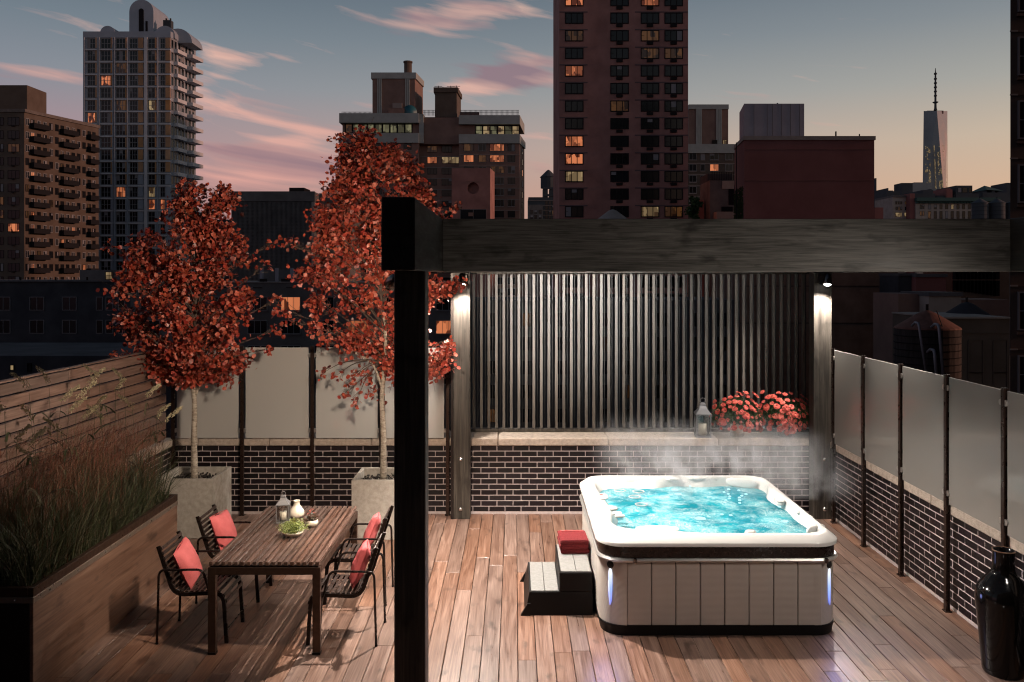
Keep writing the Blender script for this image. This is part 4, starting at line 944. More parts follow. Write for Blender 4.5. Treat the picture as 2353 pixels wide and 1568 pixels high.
lantern('small steel lantern with a cream candle standing on the dining table', (-2.47, 8.75, TZ), .135, .29, .10, R(8))
lantern('taller grey steel lantern with a white candle on the coping in front of the slats', (PX(1615, 12.06), 12.07, COPZ), .22, .50, .17, R(-4))
v = MB().lathe([(.045,0),(.070,.008),(.082,.04),(.078,.072),(.055,.105),(.036,.130),(.030,.155),(.036,.178),(.038,.182),(.030,.180),(.024,.155),(.020,.13)], n=32).build('vase', M['ceramic'], None, True)
v.location = (-2.375, 8.93, TZ); v['label'] = 'cream bottle-shaped ceramic vase on the dining table'; v['category'] = 'vase'
def sprig_mesh(rs, n, spread, h, m, leafs=.014, name='foliage', bushy=1.0):
    mb = MB()
    for i in range(n):
        a = rs.uniform(0, 2*math.pi); k = rs.random()**.6; r_ = spread*k; top = h*(1-.55*k*k)*rs.uniform(.6, 1.1)
        p0 = Vector((r_*.25*math.cos(a), r_*.25*math.sin(a), 0)); p1 = Vector((r_*math.cos(a), r_*math.sin(a), top))
        for q in range(7):
            f = .35+.65*q/6+rs.uniform(-.05,.05); p = p0.lerp(p1, min(1, f))+Vector((rs.uniform(-1,1), rs.uniform(-1,1), rs.uniform(-1,1)))*leafs*.9
            d = Vector((rs.uniform(-1,1), rs.uniform(-1,1), rs.uniform(-.2,1))).normalized()*leafs*rs.uniform(.6,1.3); s_ = d.cross(Vector((rs.uniform(-1,1), rs.uniform(-1,1), 1))).normalized()*leafs*.32
            mb.add([p, p+d*.5+s_, p+d, p+d*.5-s_], [(0,1,2,3)])
        mb.add([p0, p0+Vector((.0015,0,0)), p1+Vector((.001,0,0)), p1], [(0,1,2,3)])
    return mb
rs = random.Random(3)
t = thing('potted_succulent', 'bushy yellow-green plant in a low white bowl at the middle of the dining table', 'plant', (-2.245, 8.30, TZ))
MB().lathe([(.05,0),(.085,.012),(.105,.035),(.108,.05),(.100,.048),(.09,.035),(0,.03)], n=28).build('bowl', M['ceramic'], t, True)
o = sprig_mesh(rs, 420, .165, .125, None, .013).build('foliage', M['fern'], t, loc=(0,0,.035)); o['kind'] = 'stuff'
t = thing('potted_begonia', 'small white pot with dark leaves and red flowers beside the yellow-green plant', 'plant', (-2.125, 8.60, TZ))
MB().lathe([(.030,0),(.050,.012),(.062,.04),(.060,.062),(.052,.068),(.046,.062),(0,.055)], n=28).build('pot', M['ceramic'], t, True)
mb = MB()
for i in range(26):
    a = rs.uniform(0, 6.28); r_ = rs.uniform(.02, .10); c_ = Vector((r_*math.cos(a), r_*math.sin(a), rs.uniform(.01,.055))); w = rs.uniform(.014,.024)
    ring = [c_+Vector((w*math.cos(a+R(q)), w*.8*math.sin(a+R(q)), .006*math.sin(R(2*q))+r_*.1*math.cos(R(q)))) for q in range(0,360,45)]; mb.add(ring, [tuple(range(8))])
    mb.tube([(0,0,0), c_], .0012, 4)
M['begonia'] = leaf_mat('dark_red_leaves', [(.03,.03,.015), (.07,.03,.02), (.05,.05,.02)], .35, .15)
mb.build('foliage', M['begonia'], t, loc=(0,0,.062), kind='stuff')
mb = MB()
for i in range(8):
    a = rs.uniform(0, 6.28); r_ = rs.uniform(.0, .04); c_ = Vector((r_*math.cos(a)-.01, r_*math.sin(a), rs.uniform(.07,.11))); mb.tube([(0,0,.0), c_], .001, 4, 1)
    for q in range(5): d = Vector((math.cos(1.257*q), math.sin(1.257*q), .5))*.009; s_ = Vector((-math.sin(1.257*q), math.cos(1.257*q), 0))*.005; mb.add([c_, c_+d*.6+s_, c_+d, c_+d*.6-s_], [(0,1,2,3)], 0)
mb.build('flowers', [M['petal'], M['begonia']], t, loc=(0,0,.062), kind='stuff')

# ================================================================ tall black vase on the right
mb = MB(); prof = bez([(.158,0,0), (.170,0,.03), (.178,0,.15), (.196,0,.34), (.216,0,.55), (.224,0,.66), (.205,0,.74), (.150,0,.82), (.103,0,.88), (.089,0,.94), (.087,0,1.02), (.090,0,1.066)], 6)
pr = [(.0,.0)]+[(p.x, p.z) for p in prof]+[(.092,1.074),(.086,1.078),(.078,1.072),(.074,1.0),(.074,.85)]
t = thing('floor_vase', 'tall glossy black floor vase with a narrow neck at the right edge of the deck', 'vase', (4.30, 7.22, 0))
mb.lathe(pr, n=48); o = mb.build('vase_body', M['blackvase'], t, True)
M['rim'] = mat('brown_glaze_rim', (.10,.05,.03), .25); MB().lathe([(.086,1.078),(.090,1.081),(.093,1.078),(.0925,1.070)], n=48, caps=False).build('rim', M['rim'], t, True)

# ================================================================ square concrete planters
def square_planter(label, x0, y0, w=.77, d=.72, h=.79):
    t = thing('square_planter', label, 'planter', (x0+w/2, y0+d/2, 0)); a, b = w/2, d/2; th = .045; c = .004
    mb = MB(); L = lambda ia, ib, z: [(-ia,-ib,z),(ia,-ib,z),(ia,ib,z),(-ia,ib,z)]
    lv = [L(a-.006,b-.006,0), L(a,b,.006), L(a,b,h-c), L(a-c,b-c,h), L(a-th+c,b-th+c,h), L(a-th,b-th,h-c), L(a-th,b-th,h-.14)]
    vs = [p for l in lv for p in l]; F = [(3,2,1,0), tuple(range(24,28))]
    for i in range(6):
        for q in range(4): F.append((i*4+q, i*4+(q+1)%4, (i+1)*4+(q+1)%4, (i+1)*4+q))
    mb.add(vs, F).build('planter_box', M['concrete'], t)
    mb = MB(); r2 = random.Random(int(x0*100)+900)
    for k in range(700):
        px, py = r2.uniform(-a+th+.01, a-th-.01), r2.uniform(-b+th+.01, b-th-.01); pz = h-.125+r2.uniform(0,.045)+.02*mnoise.noise(Vector((px*5,py*5,0))); s = r2.uniform(.008,.017)
        ang = r2.uniform(0,3); ca, sa = math.cos(ang)*s, math.sin(ang)*s
        mb.add([(px+ca,py+sa,pz),(px-sa,py+ca,pz),(px-ca,py-sa,pz),(px+sa,py-ca,pz),(px,py,pz+s*.75),(px,py,pz-s)], [(0,1,4),(1,2,4),(2,3,4),(3,0,4),(1,0,5),(2,1,5),(3,2,5),(0,3,5)])
    mb.build('pebbles', M['soil'], t, kind='stuff'); return t
square_planter('square grey concrete planter holding the shorter red tree at the left back corner', -4.385-.385, 10.86)
square_planter('square pale concrete planter holding the taller red tree, partly behind the black post', -2.15, 10.80)

# ================================================================ red trees
def leaf_geo(mb, p, d, nrm, s):
    """round leaf folded along its midrib; p: base, d: direction, nrm: side normal"""
    side = d.cross(nrm).normalized(); nrm = side.cross(d).normalized(); vs = [p]
    out = [(.12,.30),(.40,.50),(.72,.42),(1.0,.0)]
    for k, w in out[:3]: vs.append(p+d*s*k+side*s*w+nrm*s*.14*w)
    vs.append(p+d*s)
    for k, w in out[2::-1]: vs.append(p+d*s*k-side*s*w+nrm*s*.14*w)
    mb.add(vs, [(0,1,2,3,4), (0,4,5,6,7)])
def interp(tab, z):
    if z <= tab[0][0]: return tab[0][1:]
    for a, b in zip(tab, tab[1:]):
        if z <= b[0]: f = (z-a[0])/(b[0]-a[0]); return tuple(p+(q-p)*f for p, q in zip(a[1:], b[1:]))
    return tab[-1][1:]
def red_tree(label, base, trunk_pts, trunk_r, prof_uv, Y, nclus, seed, extra, depth=.55, forks=()):
    rr_ = random.Random(seed); x0, y0, z0 = base
    t = thing('red_leaf_tree', label, 'tree', base)
    tab = sorted((PZ(v, Y), PX(a, Y), PX(b, Y)) for v, a, b in prof_uv)
    tp = bez([Vector(p)-Vector(base) for p in trunk_pts], 8); nt_ = len(tp)
    rad = [trunk_r*(1-.90*(i/(nt_-1))**.95)*(1+.06*mnoise.noise(Vector((i*.9, seed, 0)))) for i in range(nt_)]
    kc = int(nt_*.56); mb = MB(); mb.tube(tp[:kc+1], rad[:kc+1], 12); 
    for f in forks: mb.tube(bez([Vector(p)-Vector(base) for p in f[0]], 5), [f[1]*(1-.6*i/(5*(len(f[0])-1))) for i in range(5*(len(f[0])-1)+1)], 8)
    mb.build('trunk', M['bark'], t, True)
    zlo, zhi = tab[0][0], tab[-1][0]; limbs = MB(); limbs.tube(tp[kc:], rad[kc:], 8); leaves = []
    tips = []
    for k in range(nclus):
        for _ in range(60):
            z = rr_.uniform(zlo+.06, zhi-.13); xa, xb = interp(tab, z)
            if rr_.random() < (xb-xa)/1.9+.15: break
        e = rr_.random(); f = (rr_.choice((0, 1)) if e < .30 else rr_.random()); f = min(1, max(0, f+rr_.uniform(-.04,.04)*(e < .3)))
        f = .10+.80*f; hw = (xb-xa)/2; x = xa+(xb-xa)*f; xc = (xa+xb)/2; dd = depth*hw/1.1*math.sqrt(max(0, 1-((x-xc)/hw)**2))+.08
        tips.append((Vector((x-x0, rr_.uniform(-dd, dd*.6)+Y-y0, z-z0)), rr_.uniform(.10,.17)))
    for (u, v_, r_) in extra: tips.append((Vector((PX(u, Y)-x0, rr_.uniform(-.15,.15)+Y-y0, PZ(v_, Y)-z0)), r_))
    for tip, cr in tips:
        zt = tip.z; hd = math.hypot(tip.x, tip.y); ztr = max(tp[int(nt_*.42)].z, min(tp[-1].z, zt-.25-.55*hd)); i = min(range(nt_), key=lambda q: abs(tp[q].z-ztr)); b = tp[i]
        mid = b.lerp(tip, .5)+Vector((rr_.uniform(-.08,.08), rr_.uniform(-.08,.08), .02+.06*hd)); pts = bez([b, mid, tip], 5)
        r0 = min(rad[i]*.5, .016); limbs.tube(pts, [r0*(1-.85*q/(len(pts)-1)) for q in range(len(pts))], 5, cap=False)
        n = int(90*(cr/.13)**2)
        for k in range(n):
            g = Vector((rr_.gauss(0,1), rr_.gauss(0,1), rr_.gauss(0,.85)))*cr*.50
            if rr_.random() < .36: f = rr_.uniform(.3,1); p = pts[int(f*(len(pts)-1))]+g*.8
            else: p = tip+g
            d = (g.normalized()*.8+Vector((rr_.uniform(-1,1), rr_.uniform(-1,1), rr_.uniform(-1,.5)))).normalized()
            nrm = Vector((rr_.uniform(-1,1), rr_.uniform(-1.4,.6), rr_.uniform(-.2,1.2))).normalized()
            if abs(d.dot(nrm)) > .95: nrm = nrm.orthogonal()
            leaves.append((p, d, nrm, rr_.uniform(.038,.070)))
        for k in range(4):
            g = Vector((rr_.gauss(0,1), rr_.gauss(0,1), rr_.gauss(0,.9)))*cr*.8; limbs.tube([pts[-3], pts[-3].lerp(tip+g, .5)+Vector((0,0,.01)), tip+g], [.004,.003,.0015], 4, cap=False)
    limbs.build('limbs', M['twig'], t, True)
    leaves.sort(key=lambda q: q[0].y-q[3]*2)
    near = leaves[:290]; rest = leaves[290:]
    lm = []
    for k in range(6):
        mb = MB(); leaf_geo(mb, Vector((0,0,0)), Vector((1,0,0)), Vector((.1*(k-3),.1*(k%3),1)), 1); lm.append(mb.mesh('leaf', M['leaf']))
    for p, d, nrm, s in near:
        side = d.cross(nrm).normalized(); nn = side.cross(d).normalized(); mtx = Matrix((d, -side, nn)).transposed()
        put('leaf', rr_.choice(lm), t, p, mtx.to_euler(), (s, s, s))
    mb = MB()
    for p, d, nrm, s in rest: leaf_geo(mb, p, d, nrm, s)
    mb.build('leaves', M['leaf'], t, kind='stuff')
    return t
def tabz(off_u, off_v, sc, rows): return [(off_v+y*sc, off_u+a*sc, off_u+b*sc) for y, a, b in rows]
YT = 11.22
t1 = tabz(229.8, 373.4, .3297, [(118,650,720),(160,610,780),(200,580,870),(300,490,915),(400,440,940),(470,380,1000),(520,230,1040),(600,150,1060),(680,230,1050),(760,190,1000),(840,150,960),(900,80,1110),(950,80,1130),(1000,150,1080),(1100,70,1180),(1200,100,1230),(1290,150,1150),(1360,100,1020),(1430,300,1010),(1500,400,990),(1540,620,800)])
bx = PX(447, YT)
red_tree('shorter red-leaved tree with a pale straight trunk, in the left concrete planter', (bx, YT, .70), [(bx,YT,.70),(bx-.005,YT,1.2),(bx+.0,YT,1.7),(bx-.02,YT,2.15),(bx+.01,YT,2.8),(bx+.03,YT,3.5),(bx+.02,YT,4.2),(bx+.0,YT,4.6)], .047, t1, YT, 116, 11,
    [(250,565,.07),(262,745,.09),(268,700,.07),(625,560,.07),(612,610,.08),(585,592,.08),(628,690,.08),(632,760,.08),(618,800,.07),(270,815,.08),(475,432,.06),(508,452,.06)],
    forks=[([(bx,YT,1.95),(bx-.10,YT,2.2),(bx-.16,YT-.05,2.5)], .022), ([(bx+.01,YT,1.85),(bx+.09,YT,2.05),(bx+.2,YT+.05,2.4)], .022)])
t2 = tabz(632, 258.5, .4398, [(75,410,460),(130,370,500),(200,315,640),(250,330,700),(320,290,770),(400,270,810),(450,200,850),(500,185,900),(600,200,880),(700,100,840),(780,150,850),(850,110,950),(950,150,980),(1020,120,860),(1080,120,830),(1130,180,800),(1180,300,800),(1240,480,900),(1300,600,920),(1360,620,870),(1400,640,850)])
bx2 = PX(881, YT)
red_tree('taller red-leaved tree with a pale trunk, behind the black pergola post', (bx2, YT, .70), [(bx2,YT,.70),(bx2+.0,YT,1.3),(bx2-.02,YT,1.8),(bx2+.01,YT,2.2),(bx2+.03,YT,2.6),(bx2-.04,YT,3.3),(bx2-.10,YT,4.1),(bx2-.16,YT,4.9),(bx2-.2,YT,5.35)], .045, t2, YT, 120, 23,
    [(660,555,.07),(680,560,.08),(648,715,.08),(675,735,.07),(745,790,.08),(755,775,.07),(745,855,.05),(775,862,.06),(800,880,.06),(820,858,.07),(845,872,.06),(795,905,.06),(825,918,.07),(850,905,.07),(868,930,.05),(1045,480,.06),(1022,500,.07),(1055,470,.05),(1060,650,.07),(1040,665,.09),(1030,800,.08),(1035,790,.07),(1010,830,.08),(1005,860,.07),(990,690,.08),(1000,650,.09)],
    forks=[([(bx2-.02,YT,1.95),(bx2-.13,YT-.03,2.25),(bx2-.35,YT-.05,2.42),(bx2-.6,YT-.05,2.45)], .02), ([(bx2+.01,YT,2.1),(bx2+.2,YT,2.3),(bx2+.7,YT,2.35)], .018)])

# ================================================================ long planter with grasses
GX0, GX1, GY0, GY1, GH = -4.93, -3.975, 6.77, 9.66, .912
t = thing('long_planter', 'long brown panelled planter box with a steel strip along its top, full of tall grass', 'planter', ((GX0+GX1)/2, (GY0+GY1)/2, 0)); O = tuple(t.location)
MB(O).cbox(GX1-.03, GX1, GY0, GY1, .0, GH-.075, .003).build('side_panel', M['cortenwood'], t)
MB(O).cbox(GX0, GX1-.031, GY0, GY0+.03, 0, GH-.075, .003).build('end_panel', M['blackmetal'], t)
MB(O).cbox(GX0, GX1-.031, GY1-.03, GY1, 0, GH-.075, .003).build('end_panel', M['blackmetal'], t)
MB(O).box(GX0, GX0+.03, GY0+.031, GY1-.031, 0, GH-.075).build('side_panel', M['blackmetal'], t)
mb = MB(O)
mb.cbox(GX1-.045, GX1+.004, GY0-.004, GY1+.004, GH-.074, GH, .003); mb.build('rim', M['bronze'], t)
MB(O).cbox(GX0, GX1-.046, GY0-.004, GY0+.045, GH-.074, GH, .003).build('rim', M['bronze'], t)
MB(O).cbox(GX0, GX1-.046, GY1-.045, GY1+.004, GH-.074, GH, .003).build('rim', M['bronze'], t)
MB(O).cbox(GX0, GX0+.045, GY0+.046, GY1-.046, GH-.074, GH, .003).build('rim', M['bronze'], t)
M['strip'] = mat('steel_edge_strip', (.30,.24,.20), .35, metal=.7, var=.15, vscale=12)
s1 = MB(O).cbox(GX1+.001, GX1+.008, GY0-.008, GY1, GH-.125, GH-.077, .002).build('steel_strip', M['strip'], t)
s2 = MB(O).cbox(GX0, GX1+.0005, GY0-.008, GY0-.001, GH-.125, GH-.077, .002).build('steel_strip', M['strip'], t)
rv = MB().lathe([(.010,0),(.009,.004),(.0,.007)], n=10).mesh('rivet', M['chrome'], True)
for y in (7.0, 7.45, 7.95, 8.45, 8.95, 9.45): put('rivet', rv, s1, (GX1+.008-O[0], y-O[1], GH-.10), (0, R(90), 0))
put('rivet', rv, s2, (-4.12-O[0], GY0-.008-O[1], GH-.10), (R(90), 0, 0))
MB(O).box(GX0+.03, GX1-.046, GY0+.045, GY1-.045, GH-.2, GH-.09).build('soil', M['soil'], t)
def blade(mb, p, h, lean, az, w, droop, seg=5, curl=0):
    vs, F = [], []; d = Vector((math.cos(az), math.sin(az), 0)); s = Vector((-d.y, d.x, 0))
    a2 = az+curl; s = Vector((math.cos(a2+1.2), math.sin(a2+1.2), 0))
    for i in range(seg+1):
        f = i/seg; c = p+d*(lean*f+droop*f**3)+Vector((0,0,h*(f-.22*droop/max(h,.1)*f**3))); ww = w*(1-f**1.6)+.0006
        vs += [c-s*ww, c+s*ww]
    for i in range(seg): F.append((2*i, 2*i+1, 2*i+3, 2*i+2))
    mb.add(vs, F)
rg = random.Random(5)
t = thing('ornamental_grass', 'tall ornamental grasses with reddish tips and pale seed heads in the long planter', 'grass', ((GX0+GX1)/2, (GY0+GY1)/2, GH-.09)); O = Vector(t.location)
mb = MB()
for k in range(6500):
    y = GY0+.05+(GY1-GY0-.12)*rg.random(); x = rg.uniform(GX0+.06, GX1-.07); hh = rg.uniform(.25,.78)*(1+.25*mnoise.noise(Vector((x*2.5, y*2.5, 0)))); hh *= .82+.25*(1-abs((y-8.0)/1.7)**2)
    big = rg.random() < .18; blade(mb, Vector((x, y, GH-.09))-O, hh*(1.1 if big else 1), rg.uniform(-.02,.30), rg.uniform(0,6.28), rg.uniform(.004,.0085) if big else rg.uniform(.0016,.0040), rg.uniform(.1,.5) if big else rg.uniform(0,.35), 6, rg.uniform(-1,1))
mb.build('blades', M['grassleaf'], t, kind='stuff')
mb = MB()
for k in range(5200):      # fine reddish stems and airy tips
    y = GY0+.4+(GY1-GY0-.5)*rg.random(); x = rg.uniform(GX0+.1, GX1-.08); z = rg.uniform(1.25, 1.80)+.12*mnoise.noise(Vector((x*3, y*2, 4)))
    a = rg.uniform(0, 6.28); L = rg.uniform(.08,.24); blade(mb, Vector((x, y, z))-O, L*.6, L*.5*math.cos(a), a, .0011, L*rg.uniform(-.3,.7), 3, rg.uniform(-1,1))
for k in range(500):
    y = GY0+.3+(GY1-GY0-.4)*rg.random(); x = rg.uniform(GX0+.1, GX1-.08); blade(mb, Vector((x, y, GH-.08))-O, rg.uniform(.7,.95), rg.uniform(0,.15), rg.uniform(0,6.28), .0012, rg.uniform(0,.1), 5)
mb.build('red_stems', M['grassred'], t, kind='stuff')
def seed_stalk(x, y, h, lean, az, k):
    base = Vector((x, y, GH-.09))-O; top = base+Vector((math.cos(az)*lean, math.sin(az)*lean, h)); pts = bez([base, base.lerp(top, .55)+Vector((0,0,.05)), top], 5)
    mb = MB(); mb.tube(pts, [.0035*(1-.6*i/10) for i in range(11)], 5, cap=False, mi=0)
    n = 120; dd = Vector((math.cos(az)*.16, math.sin(az)*.16, .20)) ; 
    for i in range(n):
        f = i/n; p = top+dd*f+Vector((0,0,-.06*f*f)); r_ = .030*(1-f*.6)
        q = p+Vector((rg.uniform(-1,1), rg.uniform(-1,1), rg.uniform(-1,1)))*r_; d = (dd.normalized()*.017+Vector((rg.uniform(-1,1), rg.uniform(-1,1), rg.uniform(-.6,1)))*.006); s = d.cross(Vector((.3,.9,.2))).normalized()*.0065
        mb.add([q, q+d*.5+s, q+d, q+d*.5-s], [(0,1,2,3)], 1); mb.add([p, p+Vector((0,0,.0015)), q], [(0,1,2)], 0)
    for b_ in range(3):      # long arching leaves on the stalk
        f = rg.uniform(.35,.85); p = base.lerp(top, f); a = rg.uniform(0, 6.28)
        vs = []; w = .012; L = rg.uniform(.3,.55)
        for i in range(7): g = i/6; c = p+Vector((math.cos(a)*L*g*.8, math.sin(a)*L*g*.8, L*(.9*g-1.0*g*g))); s = Vector((-math.sin(a), math.cos(a), .2))*w*(1-g**1.5); vs += [c-s, c+s]
        mb.add(vs, [(2*i, 2*i+1, 2*i+3, 2*i+2) for i in range(6)], 0)
    mb.build('seed_stalk', [M['grassleaf'], M['seed']], t)
for (u, v_, Y) in [(20,935,7.6),(80,960,7.9),(130,915,8.1),(75,880,8.2),(115,870,8.5),(170,905,8.4),(200,870,8.9),(235,860,9.1),(262,890,9.2),(290,870,9.4),(330,905,9.5),(355,950,9.55),(375,960,9.6),(40,1000,7.4),(60,1010,7.3),(150,985,7.9),(95,1050,7.3),(215,930,8.6),(310,930,9.2),(150,940,8.6),(185,955,8.5),(245,955,8.9)]:
    x = max(GX0+.1, min(GX1-.12, PX(u, Y)+rg.uniform(-.1,.1))); h = PZ(v_, Y)-GH+.05; tx = PX(u, Y); az = 0 if tx > x else math.pi; az += rg.uniform(-.5,.5)
    seed_stalk(x, Y, h, min(.35, abs(tx-x)+.03), az, 0)

# ================================================================ potted flowers on the coping
def bloom_mesh(k):
    mb = MB(); r2 = random.Random(k)
    for ring, (n, rr, z, tilt) in enumerate([(11, 1.0, 0, .15), (10, .82, .22, .45), (8, .6, .42, .8), (5, .34, .58, 1.2)]):
        for i in range(n):
            a = 2*math.pi*(i+.5*ring)/n+r2.uniform(-.12,.12); d = Vector((math.cos(a), math.sin(a), 0)); s = Vector((-d.y, d.x, 0)); up = Vector((0,0,1)); L = rr*r2.uniform(.85,1.1); w = .34*rr+.08
            p0 = up*z*.35; p1 = p0+d*L*.55*math.cos(tilt*.6)+up*L*.5*math.sin(tilt); p2 = p0+d*L*math.cos(tilt*.5)+up*(L*.55*math.sin(tilt)+r2.uniform(-.1,.08))
            mb.add([p0, p1-s*w, p2-s*w*.6, p2+up*.05+s*w*.6, p1+s*w], [(0,1,2,3,4)])
    return mb.mesh('bloom', M['petal'])
blooms = [bloom_mesh(k) for k in range(4)]
def flower_pot(label, u, seed, blist):
    Y = 12.09; x = PX(u, Y); t = thing('potted_flowers', label, 'plant', (x, Y, COPZ), 0, 'potted coral flowers on the coping'); r2 = random.Random(seed)
    MB().lathe([(.088,0),(.100,.01),(.118,.19),(.124,.20),(.122,.21),(.112,.205),(.108,.18),(0,.17)], n=32).build('bucket', M['chrome'], t, True)
    mb = MB()
    for i in range(3200):
        a = r2.uniform(0, 6.28); ph = math.acos(r2.uniform(-.25, 1)); rr = r2.uniform(.35,1)**.5; p = Vector((.40*math.sin(ph)*math.cos(a)*rr, .21*math.sin(ph)*math.sin(a)*rr-.02, .27+.30*math.cos(ph)*rr))
        d = Vector((r2.uniform(-1,1), r2.uniform(-1,1), r2.uniform(-.3,1))).normalized()*r2.uniform(.025,.055); s = d.cross(Vector((r2.uniform(-1,1), 1, .3))).normalized()*.006; mb.add([p, p+d*.5+s, p+d, p+d*.5-s], [(0,1,2,3)])
    for i in range(40): a = r2.uniform(0,6.28); mb.tube([(0,0,.16), (.12*math.cos(a), .08*math.sin(a), .3), (.28*math.cos(a), .17*math.sin(a), r2.uniform(.25,.45))], .003, 4, cap=False)
    mb.build('foliage', M['darkfol'], t, kind='stuff')
    extra = []
    for i in range(300):
        if len(extra) > 26: break
        bu = u+r2.uniform(-70, 70); bv = r2.uniform(900, 985)
        if (bu-u)**2/66**2+(bv-950)**2/50**2 < 1 and all((bu-a)**2+(bv-b)**2 > 95 for a, b, _ in extra+blist): extra.append((bu, bv, r2.uniform(.026,.06)))
    for (bu, bv, s) in blist+extra:
        X = PX(bu, Y); Z = PZ(bv, Y); rx = X-x; rz = Z-COPZ-.27; q = 1-(rx/.37)**2-(rz/.33)**2; dy = -.20*math.sqrt(max(.04, q)); nrm = Vector((rx*1.2, dy*1.4-.12, rz+.12)).normalized()
        put('bloom', r2.choice(blooms), t, (rx, dy, Z-COPZ), nrm.to_track_quat('Z', 'Y').to_euler(), (s*.82, s*.82, s*.9))
def zz(l): return [(1493.7+x*.2565, 833+y*.2565, s) for x, y, s in l]
flower_pot('left steel bucket of coral flowers on the coping, next to the lantern', 1694, 31, zz([(592,435,.055),(645,415,.05),(690,350,.05),(712,312,.05),(740,345,.055),(770,300,.045),(785,350,.05),(730,398,.055),(640,375,.05),(850,270,.055),(815,285,.045),(865,305,.05),(920,275,.04),(945,300,.055),(905,340,.05),(880,395,.06),(850,350,.05),(828,458,.075),(625,512,.07),(722,565,.055),(850,530,.065),(830,390,.05),(600,530,.045),(640,530,.05),(860,590,.045),(820,580,.045),(660,330,.045),(695,385,.04),(910,415,.045),(780,268,.035),(885,555,.045)]))
flower_pot('right steel bucket of coral flowers on the coping, beside the rear pergola post', 1803.6, 32, zz([(980,390,.055),(1030,398,.07),(978,455,.08),(1000,265,.05),(1000,525,.065),(985,590,.065),(1055,528,.055),(1105,310,.06),(1140,330,.055),(1145,272,.045),(1185,395,.075),(1235,385,.055),(1252,275,.045),(1255,448,.065),(1200,430,.055),(1092,465,.055),(1160,505,.065),(1225,525,.06),(1130,578,.06),(1240,590,.07),(1350,558,.06),(1300,330,.05),(1340,385,.07),(1345,340,.055),(1380,365,.045),(1420,480,.05),(1430,515,.05),(1160,350,.05),(1195,610,.05),(1265,560,.05),(1090,300,.05),(1050,470,.03)]))

# ================================================================ THE CITY
rc = random.Random(99)
# window meshes: local frame, face looks towards -y, origin at the middle of the opening
_wm = {}
def win_mesh(w, h, nx, nz, pane, frame='winframe', fr=.08, blind=None, sill=None):
    k = (round(w,2), round(h,2), nx, nz, pane, frame, fr, blind, sill)
    if k in _wm: return _wm[k]
    mb = MB(); a, b = w/2, h/2
    mb.box(-a, a, -.03, .02, -b, b, 1)
    for s in (-1, 1): mb.box(s*a-fr/2, s*a+fr/2, -.09, .02, -b-fr/2, b+fr/2, 0)
    for s in (-1, 1): mb.box(-a+fr/2, a-fr/2, -.09, .02, s*b-fr/2, s*b+fr/2, 0)
    for i in range(1, nx): mb.box(-a+w*i/nx-fr*.4, -a+w*i/nx+fr*.4, -.075, -.031, -b+fr/2, b-fr/2, 0)
    for i in range(1, nz): mb.box(-a+fr/2, a-fr/2, -.07, -.032, -b+h*i/nz-fr*.35, -b+h*i/nz+fr*.35, 0)
    if blind is not None:
        i, f = blind; mb.box(-a+w*i/nx+fr*.5, -a+w*(i+1)/nx-fr*.5, -.055, -.034, b-h*f, b-fr/2, 2)
    if sill: mb.box(-a-.12, a+.12, -.16, .0, -b-fr/2-.14, -b-fr/2-.004, 3)
    mats = [M[frame], M[pane], M['blind'], M[sill] if sill else M[frame]]
    _wm[k] = mb.mesh('window', mats); return _wm[k]
def window(parent, x, z, w, h, nx=2, nz=1, lit=.1, y=0, rz=0, frame='winframe', fr=.08, force=None, sill=None, yellow=False, ww=None):
    if ww is not None: w = ww
    pane = force or 'glass'; bl = None
    if force is None:
        q = rc.random()
        if q < lit*.5: pane = 'lit3' if yellow and rc.random() < .5 else 'lit'
        elif q < lit: pane = 'lit2'
        elif q < lit+.22: bl = (rc.randrange(nx), rc.choice((.35,.6,.97)))
    return put('window', win_mesh(w, h, nx, nz, pane, frame, fr, bl, sill), parent, (x, y-.001, z), (0, 0, rz) if rz else None)
def block(parent, name, m, x0, x1, y0, y1, z0, z1):
    """world coordinates"""
    return MB(tuple(parent.location)).box(x0, x1, y0, y1, z0, z1).build(name, m, parent)
def bthing(label, u, Y, cat='building', name='apartment_building', z=-40): return thing(name, label, cat, (PX(u, Y), Y, z))
GZ = -40

# --- tan brick block at the far left
Y = 185; t = bthing('tan brick apartment block with stacks of dark balconies at the far left', 55.8, Y); x1, zr = PX(55.8, Y), PZ(258.6, Y); ox, oy = t.location.x, t.location.y
ang = math.atan2(19.4, 6.3); L = 21.2; dv = Vector((math.cos(ang), math.sin(ang), 0)); nv = Vector((-dv.y, dv.x, 0))
far = Vector((x1, Y, 0))+dv*L
mb = MB(tuple(t.location)); pl = [(x1-26, Y), (x1, Y), (far.x, far.y), (far.x-26, far.y+4)]
mb.add([(x,y,GZ) for x,y in pl]+[(x,y,zr) for x,y in pl], [(0,1,5,4),(1,2,6,5),(2,3,7,6),(3,0,4,7),(4,5,6,7)]); mb.build('wall', M['tan'], t)
mb = MB(tuple(t.location)); q = [(x1-26, Y-.25), (x1+.3, Y-.25), (far.x+.3, far.y+.2), (far.x-26, far.y+4)]
mb.add([(x,y,zr+.01) for x,y in q]+[(x,y,zr+.75) for x,y in q], [(0,1,2,3),(0,1,5,4),(1,2,6,5),(2,3,7,6),(3,0,4,7),(4,5,6,7)]); mb.build('parapet', M['tanroof'], t)
block(t, 'rooftop_room', M['tan'], PX(-60,192), PX(62,192), 192, 200, zr, PZ(196,192))
sx = .2747/FPX*Y
